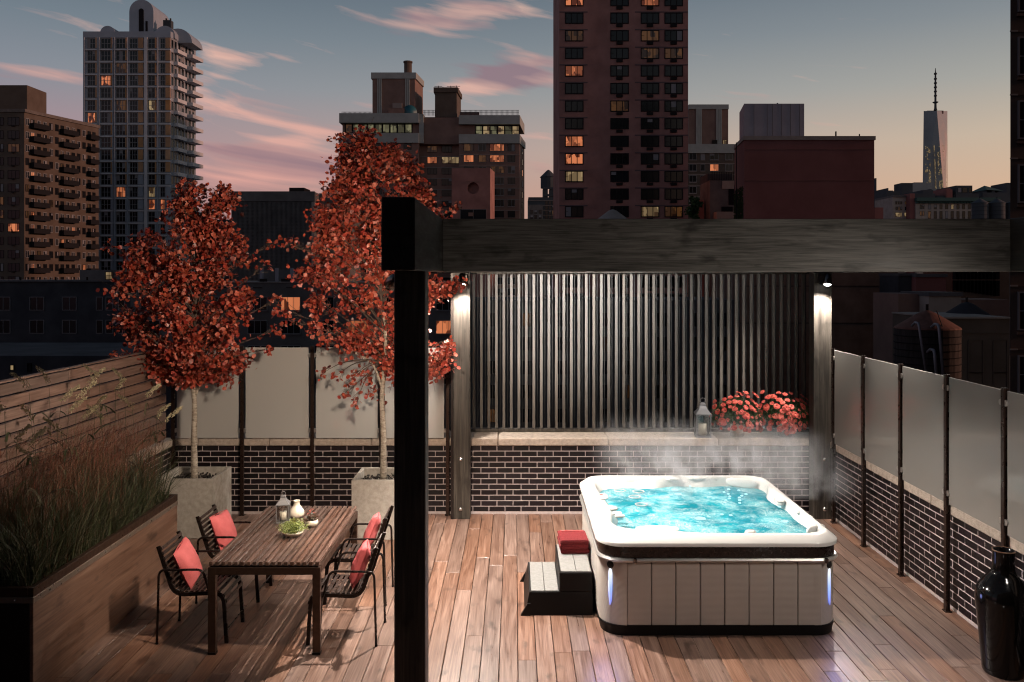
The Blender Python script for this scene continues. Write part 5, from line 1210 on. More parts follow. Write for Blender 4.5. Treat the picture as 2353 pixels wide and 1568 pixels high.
for r in range(26):
    z = PZ(.2747*(180+111*r)+229.8, Y)
    for u, wpx in ((115,95), (-5,70), (-120,95)): 
        force = {(8,115):'lit',(2,115):'lit2',(7,-5):'lit2'}.get((r,u)); window(t, PX(u*.2747, Y)-ox, z+40, wpx*sx, 66*sx, 3, 1, .06, force=force)
        if u == 115: MB().box(PX((u-12)*.2747,Y)-ox, PX((u+12)*.2747,Y)-ox, -.35, -.0, z+40-45*sx, z+40-36*sx).build('air_conditioner', M['spablack'], t) if r < 14 else None
cols = [228,272,325,376,427,475,520,565,612,658,702,745,785]
for r in range(20):
    z0_ = PZ(.2747*(180+111*r)+229.8, Y)
    for ci, cx_ in enumerate(cols):
        u = cx_*.2747; # solve distance along the side facade for this bearing
        k = (u-CX)/FPX; s = (k*Y-x1)/(dv.x-k*dv.y); p = Vector((x1, Y, 0))+dv*s
        bal = ci in (1,2,3) or ci in (6,7,8) or ci in (11,12)
        force = 'lit' if (r,ci) in ((8,1),(8,8),(11,10),(1,1)) else ('lit2' if (r,ci) in ((7,0),(1,6),(3,6),(0,8)) else None)
        o = window(t, p.x-ox, z0_+40, .85, 1.5, 2, 1, .04, y=p.y-oy, rz=ang, frame='winframe_p' if rc.random() < .5 else 'winframe', fr=.10, force=force)
    for a, b in ((1,3),(6,8),(11,12.9)):
        ua, ub = (250 if a == 1 else 500 if a == 6 else 728)*.2747, (388 if a == 1 else 628 if a == 6 else 800)*.2747; P = []
        for u in (ua, ub): k = (u-CX)/FPX; s = (k*Y-x1)/(dv.x-k*dv.y); P.append(Vector((x1, Y, 0))+dv*s)
        zb = z0_-1.25+40; o_ = Vector((ox, oy, 0)); A = P[0]-o_; B = P[1]-o_; out = -nv*1.25; mb = MB()
        for (za, zc, off0) in ((zb, zb+.18, 0),):
            mb.add([A+Vector((0,0,za)), B+Vector((0,0,za)), B+out+Vector((0,0,za)), A+out+Vector((0,0,za))]+[A+Vector((0,0,zc)), B+Vector((0,0,zc)), B+out+Vector((0,0,zc)), A+out+Vector((0,0,zc))], [(0,1,2,3),(4,5,6,7),(0,1,5,4),(1,2,6,5),(2,3,7,6),(3,0,4,7)])
        for S, E in ((A+out, B+out), (A, A+out), (B, B+out)):
            th = Vector((0,0,.9)); mb.add([S+Vector((0,0,zb+.18)), E+Vector((0,0,zb+.18)), E+Vector((0,0,zb+1.08)), S+Vector((0,0,zb+1.08))], [(0,1,2,3)]); mb.tube([S+Vector((0,0,zb+1.1)), E+Vector((0,0,zb+1.1))], .04, 4)
        mb.build('balcony', M['winframe'], t)

# --- white and glass tower
Y = 230; t = bthing('tall pale grid-fronted glass tower with an arched penthouse and white balconies', 193.4, Y, name='residential_tower'); ox, oy = t.location.x, t.location.y; k2 = .18317
UZ = lambda x: PX(172.4+x*k2, Y); VZ = lambda y: PZ(y*k2, Y)
xa, xb = UZ(115), UZ(1200); zt = VZ(400); far = Vector((PX(450, 243), 243, 0))
mb = MB(tuple(t.location)); pl = [(xa, Y), (xb, Y), (far.x, far.y), (xa+3, far.y+9)]
mb.add([(x,y,GZ) for x,y in pl]+[(x,y,VZ(478)) for x,y in pl], [(0,1,5,4),(1,2,6,5),(2,3,7,6),(3,0,4,7),(4,5,6,7)]); mb.build('wall', M['steelblue'], t)
mb = MB(tuple(t.location)); pl = [(xa-.2, Y-.3), (xb+.1, Y-.3), (far.x+.4, far.y), (xa+3, far.y+9)]
mb.add([(x,y,VZ(478)+.01) for x,y in pl]+[(x,y,zt) for x,y in pl], [(0,1,2,3),(0,1,5,4),(1,2,6,5),(2,3,7,6),(3,0,4,7),(4,5,6,7)]); mb.build('parapet', M['steelblue'], t)
h_ = 28.45/FPX*Y
bays = [(160,255,3),(330,450,3),(520,635,3),(690,785,3),(925,1005,2),(1075,1130,2)]
for r in range(26):
    z = VZ(548)-h_*r
    for bi, (a, b, n) in enumerate(bays):
        f = 'lit' if (r,bi) in ((12,2),(13,4),(13,5),(3,1)) else ('lit3' if (r,bi) in ((5,4),(12,4)) else ('lit2' if (r,bi) in ((2,2),(5,2)) else None))
        window(t, (UZ(a)+UZ(b))/2-ox, z+40, UZ(b)-UZ(a), h_*.80, n, 2, .015, frame='winframe_p', fr=.16, force=f)
    MB().box(xa-ox, xb-ox, -.45, -.002, z-h_*.5+40-.25, z-h_*.5+40+.12).build('floor_band', M['white_clad'], t)
    m_ = 'ochre' if r < 11 else 'steelblue'
    for a, b in ((798,857),(1140,1197)): MB().box(UZ(a)-ox, UZ(b)-ox, -.3, -.003, z-h_*.38+40, z+h_*.46+40).build('facade_panel', M[m_], t)
    for a, b in ((262,280),(455,472),(636,652),(1008,1022)): MB().box(UZ(a)-ox, UZ(b)-ox, -.34, -.003, z-h_*.38+40, z+h_*.46+40).build('facade_panel', M['ochre' if r < 12 else 'steelblue'], t)
for a, b in ((118,135),(290,300),(310,320),(485,492),(505,513),(665,674),(882,918),(1040,1052)): MB().box(UZ(a)-ox, UZ(b)-ox, -.75, -.455, 0, VZ(478)+40).build('pier', M['white_clad'] if b-a > 30 else M['steelblue'], t)
# right side: balconies in two stacks
dv2 = (far-Vector((xb, Y, 0))); L2 = dv2.length; dv2.normalize(); nv2 = Vector((dv2.y, -dv2.x, 0))
def side_pt(u, Yg=Y): k = (u-CX)/FPX; s = (k*Y-xb)/(dv2.x-k*dv2.y); return Vector((xb, Y, 0))+dv2*s
for r in range(24):
    z = VZ(548)-h_*r
    for s_ in (.06,.18,.33,.46,.60,.74,.88): p = Vector((xb,Y,0))+dv2*L2*s_; window(t, p.x-ox, z+40, 1.1, h_*.7, 1, 1, .02, y=p.y-oy, rz=math.atan2(dv2.y, dv2.x), frame='winframe_p', fr=.14)
    for s0, s1, dd in ((.12,.48,1.2),(.56,1.0,2.4)):
        A = Vector((xb-ox,0,0))+dv2*L2*s0; B = Vector((xb-ox,0,0))+dv2*L2*s1; out = nv2*dd; zb = z-h_*.62+40; mb = MB()
        for S in ((A, B, B+out, A+out),): mb.add([p+Vector((0,0,zb)) for p in S]+[p+Vector((0,0,zb+1.0)) for p in S], [(0,1,2,3),(0,1,5,4),(1,2,6,5),(2,3,7,6),(3,0,4,7),(4,5,6,7)])
        mb.build('balcony', M['white_clad'], t)
def arch(parent, name, m, x0, x1, zb, zt_, y0, y1, n=14):
    r_ = (x1-x0)/2; c = (x0+x1)/2; hh = min(r_, zt_-zb); poly = [(x0, zb), (x1, zb)]+[(c+r_*math.cos(R(180*i/n)), zt_-hh+hh*math.sin(R(180*i/n))) for i in range(n+1)]
    mb = MB(tuple(parent.location)); mb.prism(poly, y0, y1); return mb.build(name, m, parent)
arch(t, 'penthouse', M['steelblue'], UZ(655), UZ(960), VZ(470), VZ(-22), Y+1.2, Y+12)
arch(t, 'penthouse_niche', M['winframe'], UZ(778), UZ(838), VZ(392), VZ(92), Y+1.05, Y+1.19)
block(t, 'penthouse_door', M['winframe'], UZ(862), UZ(888), Y+1.05, Y+1.19, VZ(392), VZ(252))
arch(t, 'roof_dome', M['steelblue'], UZ(290), UZ(480), VZ(470), VZ(312), Y+1, Y+8)
arch(t, 'roof_dome', M['steelblue'], UZ(975), UZ(1235), VZ(470), VZ(312), Y+1, Y+9)
p = side_pt(172.4+1432*k2); arch(t, 'roof_dome', M['steelblue'], p.x-5, p.x+3.2, PZ(112, p.y), PZ(80, p.y), p.y-6, p.y+2)
block(t, 'roof_plant', M['silh'], p.x-4.2, p.x-2.0, p.y-8, p.y-6.2, PZ(90,p.y), PZ(66,p.y))
mb = MB(tuple(t.location)); [mb.tube([(p.x-x, p.y-7, PZ(66,p.y)), (p.x-x, p.y-7, PZ(60,p.y))], .25, 6) for x in (3.7, 2.5)]; mb.build('roof_vents', M['spablack'], t)

# --- centre building with grey-green bands
Y = 225; t = bthing('brown brick building with grey-green concrete bands and lit upper windows, behind the taller red tree', 781, Y); ox, oy = t.location.x, t.location.y; k3 = .2565
UZ = lambda x: PX(746.8+x*k3, Y); VZ = lambda y: PZ(114.9+y*k3, Y); X_ = lambda x: UZ(x)-ox; Z_ = lambda y: VZ(y)+40
mb = MB(tuple(t.location)); mb.box(UZ(135), UZ(840), Y, Y+16, GZ, VZ(836)); mb.box(UZ(840), UZ(1200), Y+3, Y+16, GZ, VZ(836)); mb.box(UZ(1200), UZ(1742), Y, Y+16, GZ, VZ(836)); mb.box(UZ(150), UZ(1720), Y+1.0, Y+15, VZ(840), VZ(600))
mb.add([(UZ(1742),Y,GZ),(UZ(1790),Y+9,GZ),(UZ(1742),Y+9,GZ),(UZ(1742),Y,VZ(836)),(UZ(1790),Y+9,VZ(836)),(UZ(1742),Y+9,VZ(836))], [(0,1,4,3),(1,2,5,4),(3,4,5)]); mb.build('wall', M['brownbrick'], t)
for (a, b, y0, y1, yy_, nm) in ((130,842,570,655,-.5,0),(130,842,748,835,-.5,0),(842,882,575,835,.2,0),(882,1205,590,672,2,0),(882,1200,765,800,2,0),(1200,1745,588,668,-.5,0),(1200,1745,758,840,-.5,0)):
    MB().box(X_(a), X_(b), yy_, 12, Z_(y1), Z_(y0)).build('concrete_band', M['greenconc'], t)
MB().add([(X_(1745),-.5,Z_(668)),(X_(1790),8,Z_(712)),(X_(1790),8,Z_(622)),(X_(1745),-.5,Z_(588)),(X_(1600),8,Z_(712)),(X_(1600),8,Z_(622))], [(0,1,2,3),(2,3,5),(1,2,5,4)]).build('concrete_band', M['greenconc'], t)
MB().add([(X_(1745),-.5,Z_(840)),(X_(1800),8,Z_(848)),(X_(1800),8,Z_(790)),(X_(1745),-.5,Z_(758)),(X_(1600),8,Z_(848)),(X_(1600),8,Z_(790))], [(0,1,2,3),(2,3,5),(1,2,5,4)]).build('concrete_band', M['greenconc'], t)
for i in range(9): a = 175+i*67; window(t, X_(a+33), Z_(700), (67*k3-1.2)/FPX*Y, 80*k3/FPX*Y, 1, 1, y=.95, force='lithall' if i not in (0,) else 'lit2', fr=.3)
for i in range(6): a = 1345+i*66; window(t, X_(a+33), Z_(715), (66*k3-1)/FPX*Y, 78*k3/FPX*Y, 1, 2, y=.95, force='lithall' if i % 2 == 0 else 'lit3', fr=.25)
S = k3/FPX*Y
for r in range(14):
    yc = 875+99.5*r
    MB().box(X_(137), X_(840), -.12, -.002, Z_(yc+70), Z_(yc+64)).build('floor_line', M['concline'], t); MB().box(X_(1200), X_(1742), -.12, -.002, Z_(yc+70), Z_(yc+64)).build('floor_line', M['concline'], t)
    MB().box(X_(842), X_(1198), 2.9, 2.998, Z_(yc+70), Z_(yc+64)).build('floor_line', M['concline'], t)
    for a, w, n in ((210,60,2),(290,70,2),(370,60,2),(480,60,2),(560,80,2),(640,60,2),(740,65,2)): window(t, X_(a), Z_(yc-5), w*S, 58*S, n, 1, .12, yellow=True, sill='concline')
    for a, w, n in ((950,85,3),(1083,90,3)): window(t, X_(a), Z_(yc), w*S, 58*S, n, 1, .10, y=2.998, yellow=True, force='lit3' if (r,a) == (1,1083) else None)
    if r == 1: window(t, X_(1160), Z_(yc), 62*S, 58*S, 2, 1, y=2.998, force='lit3')
    for a, w, n in ((1287,86,3),(1409,64,2),(1540,124,4),(1670,62,2)):
        f = {(0,1540):'lit',(1,1287):'lit',(1,1409):'lit2',(1,1540):'lit',(2,1540):'lit2'}.get((r,a)); window(t, X_(a), Z_(yc), w*S, 60*S, n, 1, .05, force=f, sill='concline', frame='winframe_p' if rc.random() < .4 else 'winframe')
    window(t, X_(1768), Z_(yc+12), 1.7, 58*S, 1, 1, .3, y=5-.2, rz=math.atan2(9, X_(1790)-X_(1742)), yellow=True)
def penthouse(x0, x1, x2, yt, yb, m, stripes, cap, capm, dpt=8):
    y0 = Y+2; k = y0/Y
    mb = MB(tuple(t.location)); px = lambda x, yy=y0: PX(746.8+x*k3, yy); pz = lambda y, yy=y0: PZ(114.9+y*k3, yy)
    mb.add([(px(x0),y0,VZ(600)),(px(x1),y0,VZ(600)),(px(x2,y0+dpt),y0+dpt,VZ(600)),(px(x0),y0+dpt,VZ(600))]+[(px(x0),y0,pz(yt)),(px(x1),y0,pz(yt)),(px(x2,y0+dpt),y0+dpt,pz(yt)),(px(x0),y0+dpt,pz(yt))], [(0,1,5,4),(1,2,6,5),(2,3,7,6),(3,0,4,7),(4,5,6,7)]); o = mb.build('rooftop_block', m, t)
    e = .35; z0_, z1_ = pz(yt+cap), pz(yt)+.3
    mb = MB(tuple(t.location)); q = [(px(x0)-e,y0-e),(px(x1)+e,y0-e),(px(x2,y0+dpt)+e,y0+dpt),(px(x0)-e,y0+dpt)]; mb.add([(x,y,z0_) for x,y in q]+[(x,y,z1_) for x,y in q], [(0,1,2,3),(0,1,5,4),(1,2,6,5),(2,3,7,6),(3,0,4,7),(4,5,6,7)]); mb.build('block_cap', capm, t)
    for a, b in stripes:
        for j in range(3): c = a+(b-a)*(j+.08)/3; d = a+(b-a)*(j+.85)/3; MB(tuple(t.location)).box(px(c), px(d), y0-.3, y0-.004, VZ(600), z0_-.01).build('pilaster', M['greenconc'], t)
penthouse(425, 805, 877, 215, 570, M['brownbrick'], ((468,512),(718,762)), 45, M['greenconc'], 10)
penthouse(985, 1180, 1218, 348, 600, M['tan'], (), 35, M['tan'], 9)
mb = MB(tuple(t.location)); mb.lathe([(1.1*Y/225,0),(1.1,4.2),(1.3,4.2),(1.3,4.6),(0,4.7)], UZ(722), Y+5, VZ(213), n=12); mb.build('flue', M['tan'], t)
mb = MB(tuple(t.location))
for x, yt in ((1003,292),(1045,303),(1117,292),(1166,290)):
    mb.tube([(UZ(x),Y+4,VZ(350)),(UZ(x),Y+4,VZ(yt))], .12, 5); mb.box(UZ(x)-1.1, UZ(x)+1.1, Y+3.9, Y+4.1, VZ(yt+8), VZ(yt+5)); mb.box(UZ(x)-.5, UZ(x)+.9, Y+3.9, Y+4.1, VZ(yt+30), VZ(yt+25))
mb.build('antennas', M['silh'], t)
mb = MB(tuple(t.location))
for a, b, yt in ((152,420,556),(880,985,540),(1215,1735,540)):
    for zz_ in (yt, yt+18): mb.box(UZ(a), UZ(b), Y-.1, Y, VZ(zz_+3), VZ(zz_))
    n = int((b-a)/11)
    for i in range(n+1): x = UZ(a+(b-a)*i/n); mb.box(x-.05, x+.05, Y-.1, Y, VZ(590), VZ(yt))
mb.build('roof_railing', M['silh'], t)
block(t, 'cooling_unit', M['concline'], UZ(600), UZ(685), Y+1, Y+1.6, VZ(515), VZ(470)); block(t, 'roof_hut', M['brownbrick'], UZ(563), UZ(705), Y+.8, Y+1.9, VZ(580), VZ(518)); block(t, 'roof_hut', M['brownbrick'], UZ(1205), UZ(1380), Y+1, Y+3, VZ(600), VZ(550))
mb = MB(tuple(t.location)); mb.lathe([(0,-.4),(1.9,0),(2.0,.1),(0,.25)], UZ(755), Y+1.2, VZ(552), n=18, axis='y'); mb.build('satellite_dish', M['teal'], t, True)
# brick block with the round recess, in front
Y = 205; t = bthing('brown windowless brick block with a round recess, rising just above the pergola beam', 1038, Y, name='brick_tower_block'); UZ = lambda x: PX(746.8+x*k3, Y); VZ = lambda y: PZ(114.9+y*k3, Y)
xa, xb, zt = UZ(1135), UZ(1480), VZ(1060); cxr, czr, rr = UZ(1328), VZ(1240), 52*k3/FPX*Y
n = 32; circ = [(cxr+rr*math.cos(2*math.pi*i/n), czr+rr*math.sin(2*math.pi*i/n)) for i in range(n)]; zb_ = VZ(1430)
sq = []
for i in range(n):
    a = 2*math.pi*i/n; c, s = math.cos(a), math.sin(a); hx = (xb-xa)/2; 
    kx = ((xb-cxr) if c > 0 else (cxr-xa))/abs(c) if abs(c) > 1e-6 else 1e9; kz = ((zt-czr) if s > 0 else (czr-zb_))/abs(s) if abs(s) > 1e-6 else 1e9; k = min(kx, kz); sq.append((cxr+k*c, czr+k*s))
mb = MB(tuple(t.location)); vs = [(x,Y,z) for x,z in circ]+[(x,Y,z) for x,z in sq]+[(x,Y+1.6,z) for x,z in circ]; F = [(i,(i+1)%n,n+(i+1)%n,n+i) for i in range(n)]+[(i,(i+1)%n,2*n+(i+1)%n,2*n+i) for i in range(n)]+[tuple(range(2*n,3*n))]
cor = [(xa,zb_),(xb,zb_),(xb,zt),(xa,zt)]
for (qx, qz) in cor:      # fill the corners of the square
    near = sorted(range(n), key=lambda i: (sq[i][0]-qx)**2+(sq[i][1]-qz)**2)
    i0 = min(near[:2]); j0 = max(near[:2])
    k = len(vs); vs.append((qx, Y, qz)); F.append((n+near[0], n+near[1], k))
mb.add(vs, F); mb.add([(xa,Y,GZ),(xb,Y,GZ),(xb,Y,zb_),(xa,Y,zb_)], [(0,1,2,3)])
mb.add([(xb,Y,GZ),(UZ(1512),Y+8,GZ),(UZ(1512),Y+8,zt),(xb,Y,zt),(xa,Y,zt),(xa,Y+8,zt),(xa,Y,GZ),(xa,Y+8,GZ)], [(0,1,2,3),(3,2,5,4),(4,5,7,6)]); mb.build('wall', M['redbrick'], t)
mb = MB(tuple(t.location)); mb.box(cxr-rr*1.35, cxr+rr*1.35, Y-.12, Y-.004, VZ(1184), VZ(1180)); mb.box(UZ(1285), UZ(1330), Y-.1, Y-.003, VZ(1490), VZ(1458)); mb.build('ledge', M['brownbrick'], t)
window(t, (UZ(1328)-t.location.x), VZ(1472)+40, 6.5, 2.4, 2, 1, force='glass', frame='winframe_p')

# --- the tall brick tower
Y = 141; k4 = .3297; t = bthing('very tall dark red-brown brick apartment tower cut off by the top of the picture', 1285, Y, name='brick_tower'); ox = t.location.x
UZ = lambda x: PX(1149+x*k4, Y); VZ = lambda y: PZ(y*k4, Y); X_ = lambda x: UZ(x)-ox; Z_ = lambda y: VZ(y)+40; S = k4/FPX*Y
MB().box(X_(413), X_(1311), 0, 22, 0, Z_(-520)).build('wall', M['redbrick'], t)
for r in range(-4, 22):
    yt = 92+122.6*r; yc = yt+36
    lit = {(-1,0):'lit',(3,0):'lit',(7,0):'lit',(8,0):'lit',(9,0):'lit3',(-1,2):'lit',(1,2):'lit2',(2,2):'lit2',(2,3):'lit2',(1,0):'lit2',(5,1):'lit2',(11,2):'lit3',(11,3):'lit2',(0,2):None}
    for ci, xc in enumerate((517,833,1045,1210)):
        f = lit.get((r,ci)); window(t, X_(xc), Z_(yc), 122*S, 72*S, 3, 1, .03 if r > 11 else .0, force=f, fr=.17); 
        if rc.random() < .9: MB().box(X_(xc-62), X_(xc-42) , -.10, -.07, Z_(yc+1), Z_(yc-1)).build('sash_bar', M['winframe'], t) if r in range(-1, 12) else None
        if ci: MB().box(X_(xc-23), X_(xc+21), -.25, -.002, Z_(yt+98), Z_(yt+79)).build('air_conditioner', M['winframe'], t)
    MB().box(X_(414), X_(610), -.06, -.002, Z_(yt+120), Z_(yt+112)).build('brick_band', M['bandmauve'], t)
    MB().box(X_(940), X_(1310), -.06, -.002, Z_(yt+120), Z_(yt+112)).build('brick_band', M['bandmauve'], t)
# cone roof of a water tank just over the beam
def water_tank(label, u, Y, v_apex, v_eave, wbody, weave, bodym, roofm, v_bot, legs=True):
    x = PX(u, Y); rb = wbody/2/FPX*Y; re = weave/2/FPX*Y; ze, za, zb = PZ(v_eave, Y), PZ(v_apex, Y), PZ(v_bot, Y)
    t = thing('water_tank', label, 'water tank', (x, Y, zb)); n = 28
    MB().lathe([(re,ze-zb),(re*.97,ze-zb+.05*re),(re*.25,za-zb-.1*re),(0,za-zb)], n=n).build('conical_roof', M[roofm], t)
    mb = MB(); mb.lathe([(rb,0),(rb,ze-zb+.05)], n=n); mb.build('tank_body', M[bodym], t)
    hb = (ze-zb); mb = MB()
    for k in range(1, 8): mb.lathe([(rb+.03, hb*k/8-.03*re/2), (rb+.05*re/2, hb*k/8), (rb+.03, hb*k/8+.03*re/2)], n=n)
    mb.build('hoops', M['winframe'], t)
    MB().tube([(0,0,za-zb-.05*re),(0,0,za-zb+.18*re)], .05*re, 6).build('finial', M['spablack'], t)
    if legs:
        for a in (45,135,225,315): MB().tube([(rb*.8*math.cos(R(a)), rb*.8*math.sin(R(a)), 0), (rb*.8*math.cos(R(a)), rb*.8*math.sin(R(a)), -2-zb-40+2)], .12*re/2, 6).build('leg', M['winframe'], t)
    return t
water_tank('pale cone-roofed water tank peeping over the pergola beam before the brick tower', 1407.5, 90, 481, 508, 60, 78, 'tankwood', 'stonepale', 560)

# --- small far block with a roof tank, left of the brick tower
Y = 520; t = bthing('distant grey block topped by a dark stepped tower, left of the tall brick tower', 1214, Y, name='distant_building'); ox = t.location.x; UZ = lambda x: PX(746.8+x*k3, Y); VZ = lambda y: PZ(114.9+y*k3, Y)
block(t, 'wall', M['silh'], UZ(1822), UZ(2120), Y, Y+30, GZ, VZ(1320)); block(t, 'wing', M['greycity'], UZ(1822), UZ(1950), Y-6, Y-.1, GZ, VZ(1395))
for r in range(6):
    block(t, 'floor_band', M['concline'], UZ(1824), UZ(2095), Y-.5, Y-.02, VZ(1352+44*r), VZ(1348+44*r)) if r < 1 else block(t, 'floor_band', M['concline'], UZ(1955), UZ(2095), Y-.5, Y-.02, VZ(1352+44*r), VZ(1348+44*r))
    for x in (1985,2015,2045,2075): window(t, UZ(x)-ox, VZ(1370+44*r)+40, 1.6, 2.4, 1, 1, .06, fr=.1)
    if r > 1:
        for x in (1850,1885,1925): window(t, UZ(x)-ox, VZ(1370+44*r)+40, 1.6, 2.2, 1, 1, .06, y=-6, fr=.1)
block(t, 'roof_tower', M['silh'], UZ(1955), UZ(1998), Y+2, Y+14, VZ(1320), VZ(1235)); block(t, 'roof_tower', M['silh'], UZ(2014), UZ(2055), Y+2, Y+14, VZ(1320), VZ(1235)); block(t, 'roof_tower', M['silh'], UZ(1955), UZ(2055), Y+1, Y+2-.1, VZ(1245), VZ(1230)); block(t, 'roof_tower', M['silh'], UZ(1955), UZ(2065), Y+1, Y+2-.1, VZ(1312), VZ(1290))
mb = MB(tuple(t.location)); mb.lathe([(5,0),(5,7),(5.6,7),(1,11.5),(0,12)], UZ(2005), Y+6, VZ(1232), n=14); mb.build('roof_tank', M['silh'], t)

# --- grey block with a fine grid, left of the taller tree
Y = 165; t = bthing('dark grey windowless block covered with a fine grid, between the two red trees', 529, Y, name='gridded_building'); ox = t.location.x
X_ = lambda u: PX(u, Y)-ox; Z_ = lambda v: PZ(v, Y)+40
MB().box(X_(530), X_(722), .4, 18, 0, Z_(441)).build('wall', M['greycity'], t); MB().box(X_(529), X_(723), 0, .39, Z_(463), Z_(440)).build('top_band', M['greycity'], t)
MB().box(X_(722.5), X_(790), 4, 18, 0, Z_(440)).build('side_wing', M['greycity'], t); MB().box(X_(716), X_(723), -.05, .39, 0, Z_(464)).build('lit_edge_strip', M['stonepale'], t)  # lit right edge of the block drawn as a paler strip
mb = MB()
for i in range(64): x = X_(532+i*2.9); mb.box(x-.055, x+.055, .15, .38, 0, Z_(464))
for i in range(75): z = Z_(466+i*3.2); mb.box(X_(531), X_(715), .20, .34, z-.05, z+.05)
mb.build('grid', M['greycity'], t, kind='stuff'); MB().box(X_(655), X_(690), 3, 8, Z_(441), Z_(428)).build('rooftop_unit', M['spablack'], t); MB().box(X_(740), X_(757), 5, 8, Z_(441), Z_(428)).build('rooftop_unit', M['spablack'], t)

# --- grey-green topped block right of the tower
Y = 223; t = bthing('brown brick block with a striped roof tower, right of the tall brick tower', 1582, Y); ox = t.location.x
UZ = lambda x: PX(1149+x*k4, Y); VZ = lambda y: PZ(y*k4, Y); X_ = lambda x: UZ(x)-ox; Z_ = lambda y: VZ(y)+40; S = k4/FPX*Y
MB().box(X_(1150), X_(1800), 0, 16, 0, Z_(1070)).build('wall', M['tan'], t); MB().box(X_(1150), X_(1800), -.5, 14, Z_(1070)+.01, Z_(1007)).build('concrete_band', M['greenconc'], t)
MB().box(X_(1322), X_(1597), 1, 14, Z_(1007), Z_(758)).build('rooftop_block', M['brownbrick'], t); MB().box(X_(1320), X_(1599), .7, 14.2, Z_(758)+.01, Z_(725)).build('block_cap', M['greenconc'], t)
for a, b in ((1370,1412),(1510,1552)):
    for j in range(3): MB().box(X_(a+(b-a)*(j+.05)/3), X_(a+(b-a)*(j+.85)/3), .55, .99, Z_(1006), Z_(758)).build('pilaster', M['greenconc'], t)
MB().add([(X_(1438),5,Z_(724)),(X_(1560),5,Z_(724)),(X_(1560),12,Z_(724)),(X_(1438),12,Z_(724)),(X_(1497),8,Z_(686))], [(0,1,4),(1,2,4),(2,3,4),(3,0,4)]).build('pyramid_roof', M['tankroofdark'], t)
window(t, X_(1572), Z_(988), 26*S, 28*S, 1, 1, y=.99, force='lit3'); MB().box(X_(1485), X_(1518), .5, .98, Z_(1003), Z_(975)).build('roof_unit', M['spablack'], t)
for r in range(12):
    yc = 1092+77.5*r; MB().box(X_(1300), X_(1700), -.1, -.002, Z_(yc+52), Z_(yc+47)).build('floor_line', M['concline'], t)
    for a, w, n in ((1343,50,2),(1413,28,1),(1493,60,2),(1595,48,2)):
        f = {(1,1493):'lit',(2,1493):'lit2'}.get((r,a)); window(t, X_(a), Z_(yc), w*S, 46*S, n, 1, .02, force=f, sill='concline', frame='winframe_p')
# grey stained annex and its neighbours
Y = 150; t = bthing('stained grey concrete annex with a ragged roofline beside the windowless red building', 1631, Y, name='concrete_annex'); ox = t.location.x
UZ = lambda x: PX(1149+x*k4, Y); VZ = lambda y: PZ(y*k4, Y)
block(t, 'wall', M['greycity'], UZ(1462), UZ(1640), Y, Y+8, GZ, VZ(1258)); block(t, 'roof_room', M['greycity2'], UZ(1464), UZ(1640), Y+2, Y+8, VZ(1258), VZ(1202)); block(t, 'render_patch', M['stonepale'], UZ(1548), UZ(1630), Y-.15, Y-.01, VZ(1318), VZ(1262))
block(t, 'render_patch', M['stonepale'], UZ(1486), UZ(1700), Y-2.5, Y-.2, GZ, VZ(1484)); window(t, UZ(1620)-ox, VZ(1360)+40, 1.4, 3.6, 1, 1, force='glass'); window(t, UZ(1582)-ox, VZ(1470)+40, 2, 1.4, 1, 1, force='glass')
mb = MB(tuple(t.location)); [mb.box(UZ(x)-.04, UZ(x)+.04, Y-.1, Y, VZ(1258), VZ(1200)) for x in range(1470, 1636, 12)]; mb.box(UZ(1465), UZ(1636), Y-.1, Y, VZ(1202), VZ(1199)); mb.build('roof_railing', M['winframe'], t)
block(t, 'brick_stub', M['redbrick'], UZ(1408), UZ(1450), Y+3, Y+6, GZ, VZ(1385))
def far_tree(label, u, Y, v0, v1, w, seed, m='darkfol'):
    t = thing('leafy_tree', label, 'tree', (PX(u, Y), Y, GZ)); r2 = random.Random(seed); za, zb = PZ(v1, Y)+40, PZ(v0, Y)+40; W = w/FPX*Y/2
    MB().tube([(0,0,0),(.2,0,za*.6),(0,0,zb-1)], [.5,.35,.1], 8).build('trunk', M['twig'], t); mb = MB()
    for k in range(26):
        c = Vector((r2.gauss(0,.42)*W, r2.gauss(0,.4)*W, r2.uniform(za, zb))); c.x *= 1-.6*((c.z-za)/(zb-za)); rr = r2.uniform(.15,.34)*W
        for q in range(60):
            p = c+Vector((r2.gauss(0,1), r2.gauss(0,1), r2.gauss(0,1)))*rr*.6; d = Vector((r2.uniform(-1,1), r2.uniform(-1,1), r2.uniform(-1,1))).normalized()*.42; s = d.cross(Vector((.3,.8,.5))).normalized()*.2; mb.add([p, p+d*.5+s, p+d, p+d*.5-s], [(0,1,2,3)])
    mb.build('crown', M[m], t, kind='stuff')
far_tree('dark green tree at the foot of the tall brick tower, just over the pergola beam', 1597, 135, 455, 540, 44, 4)

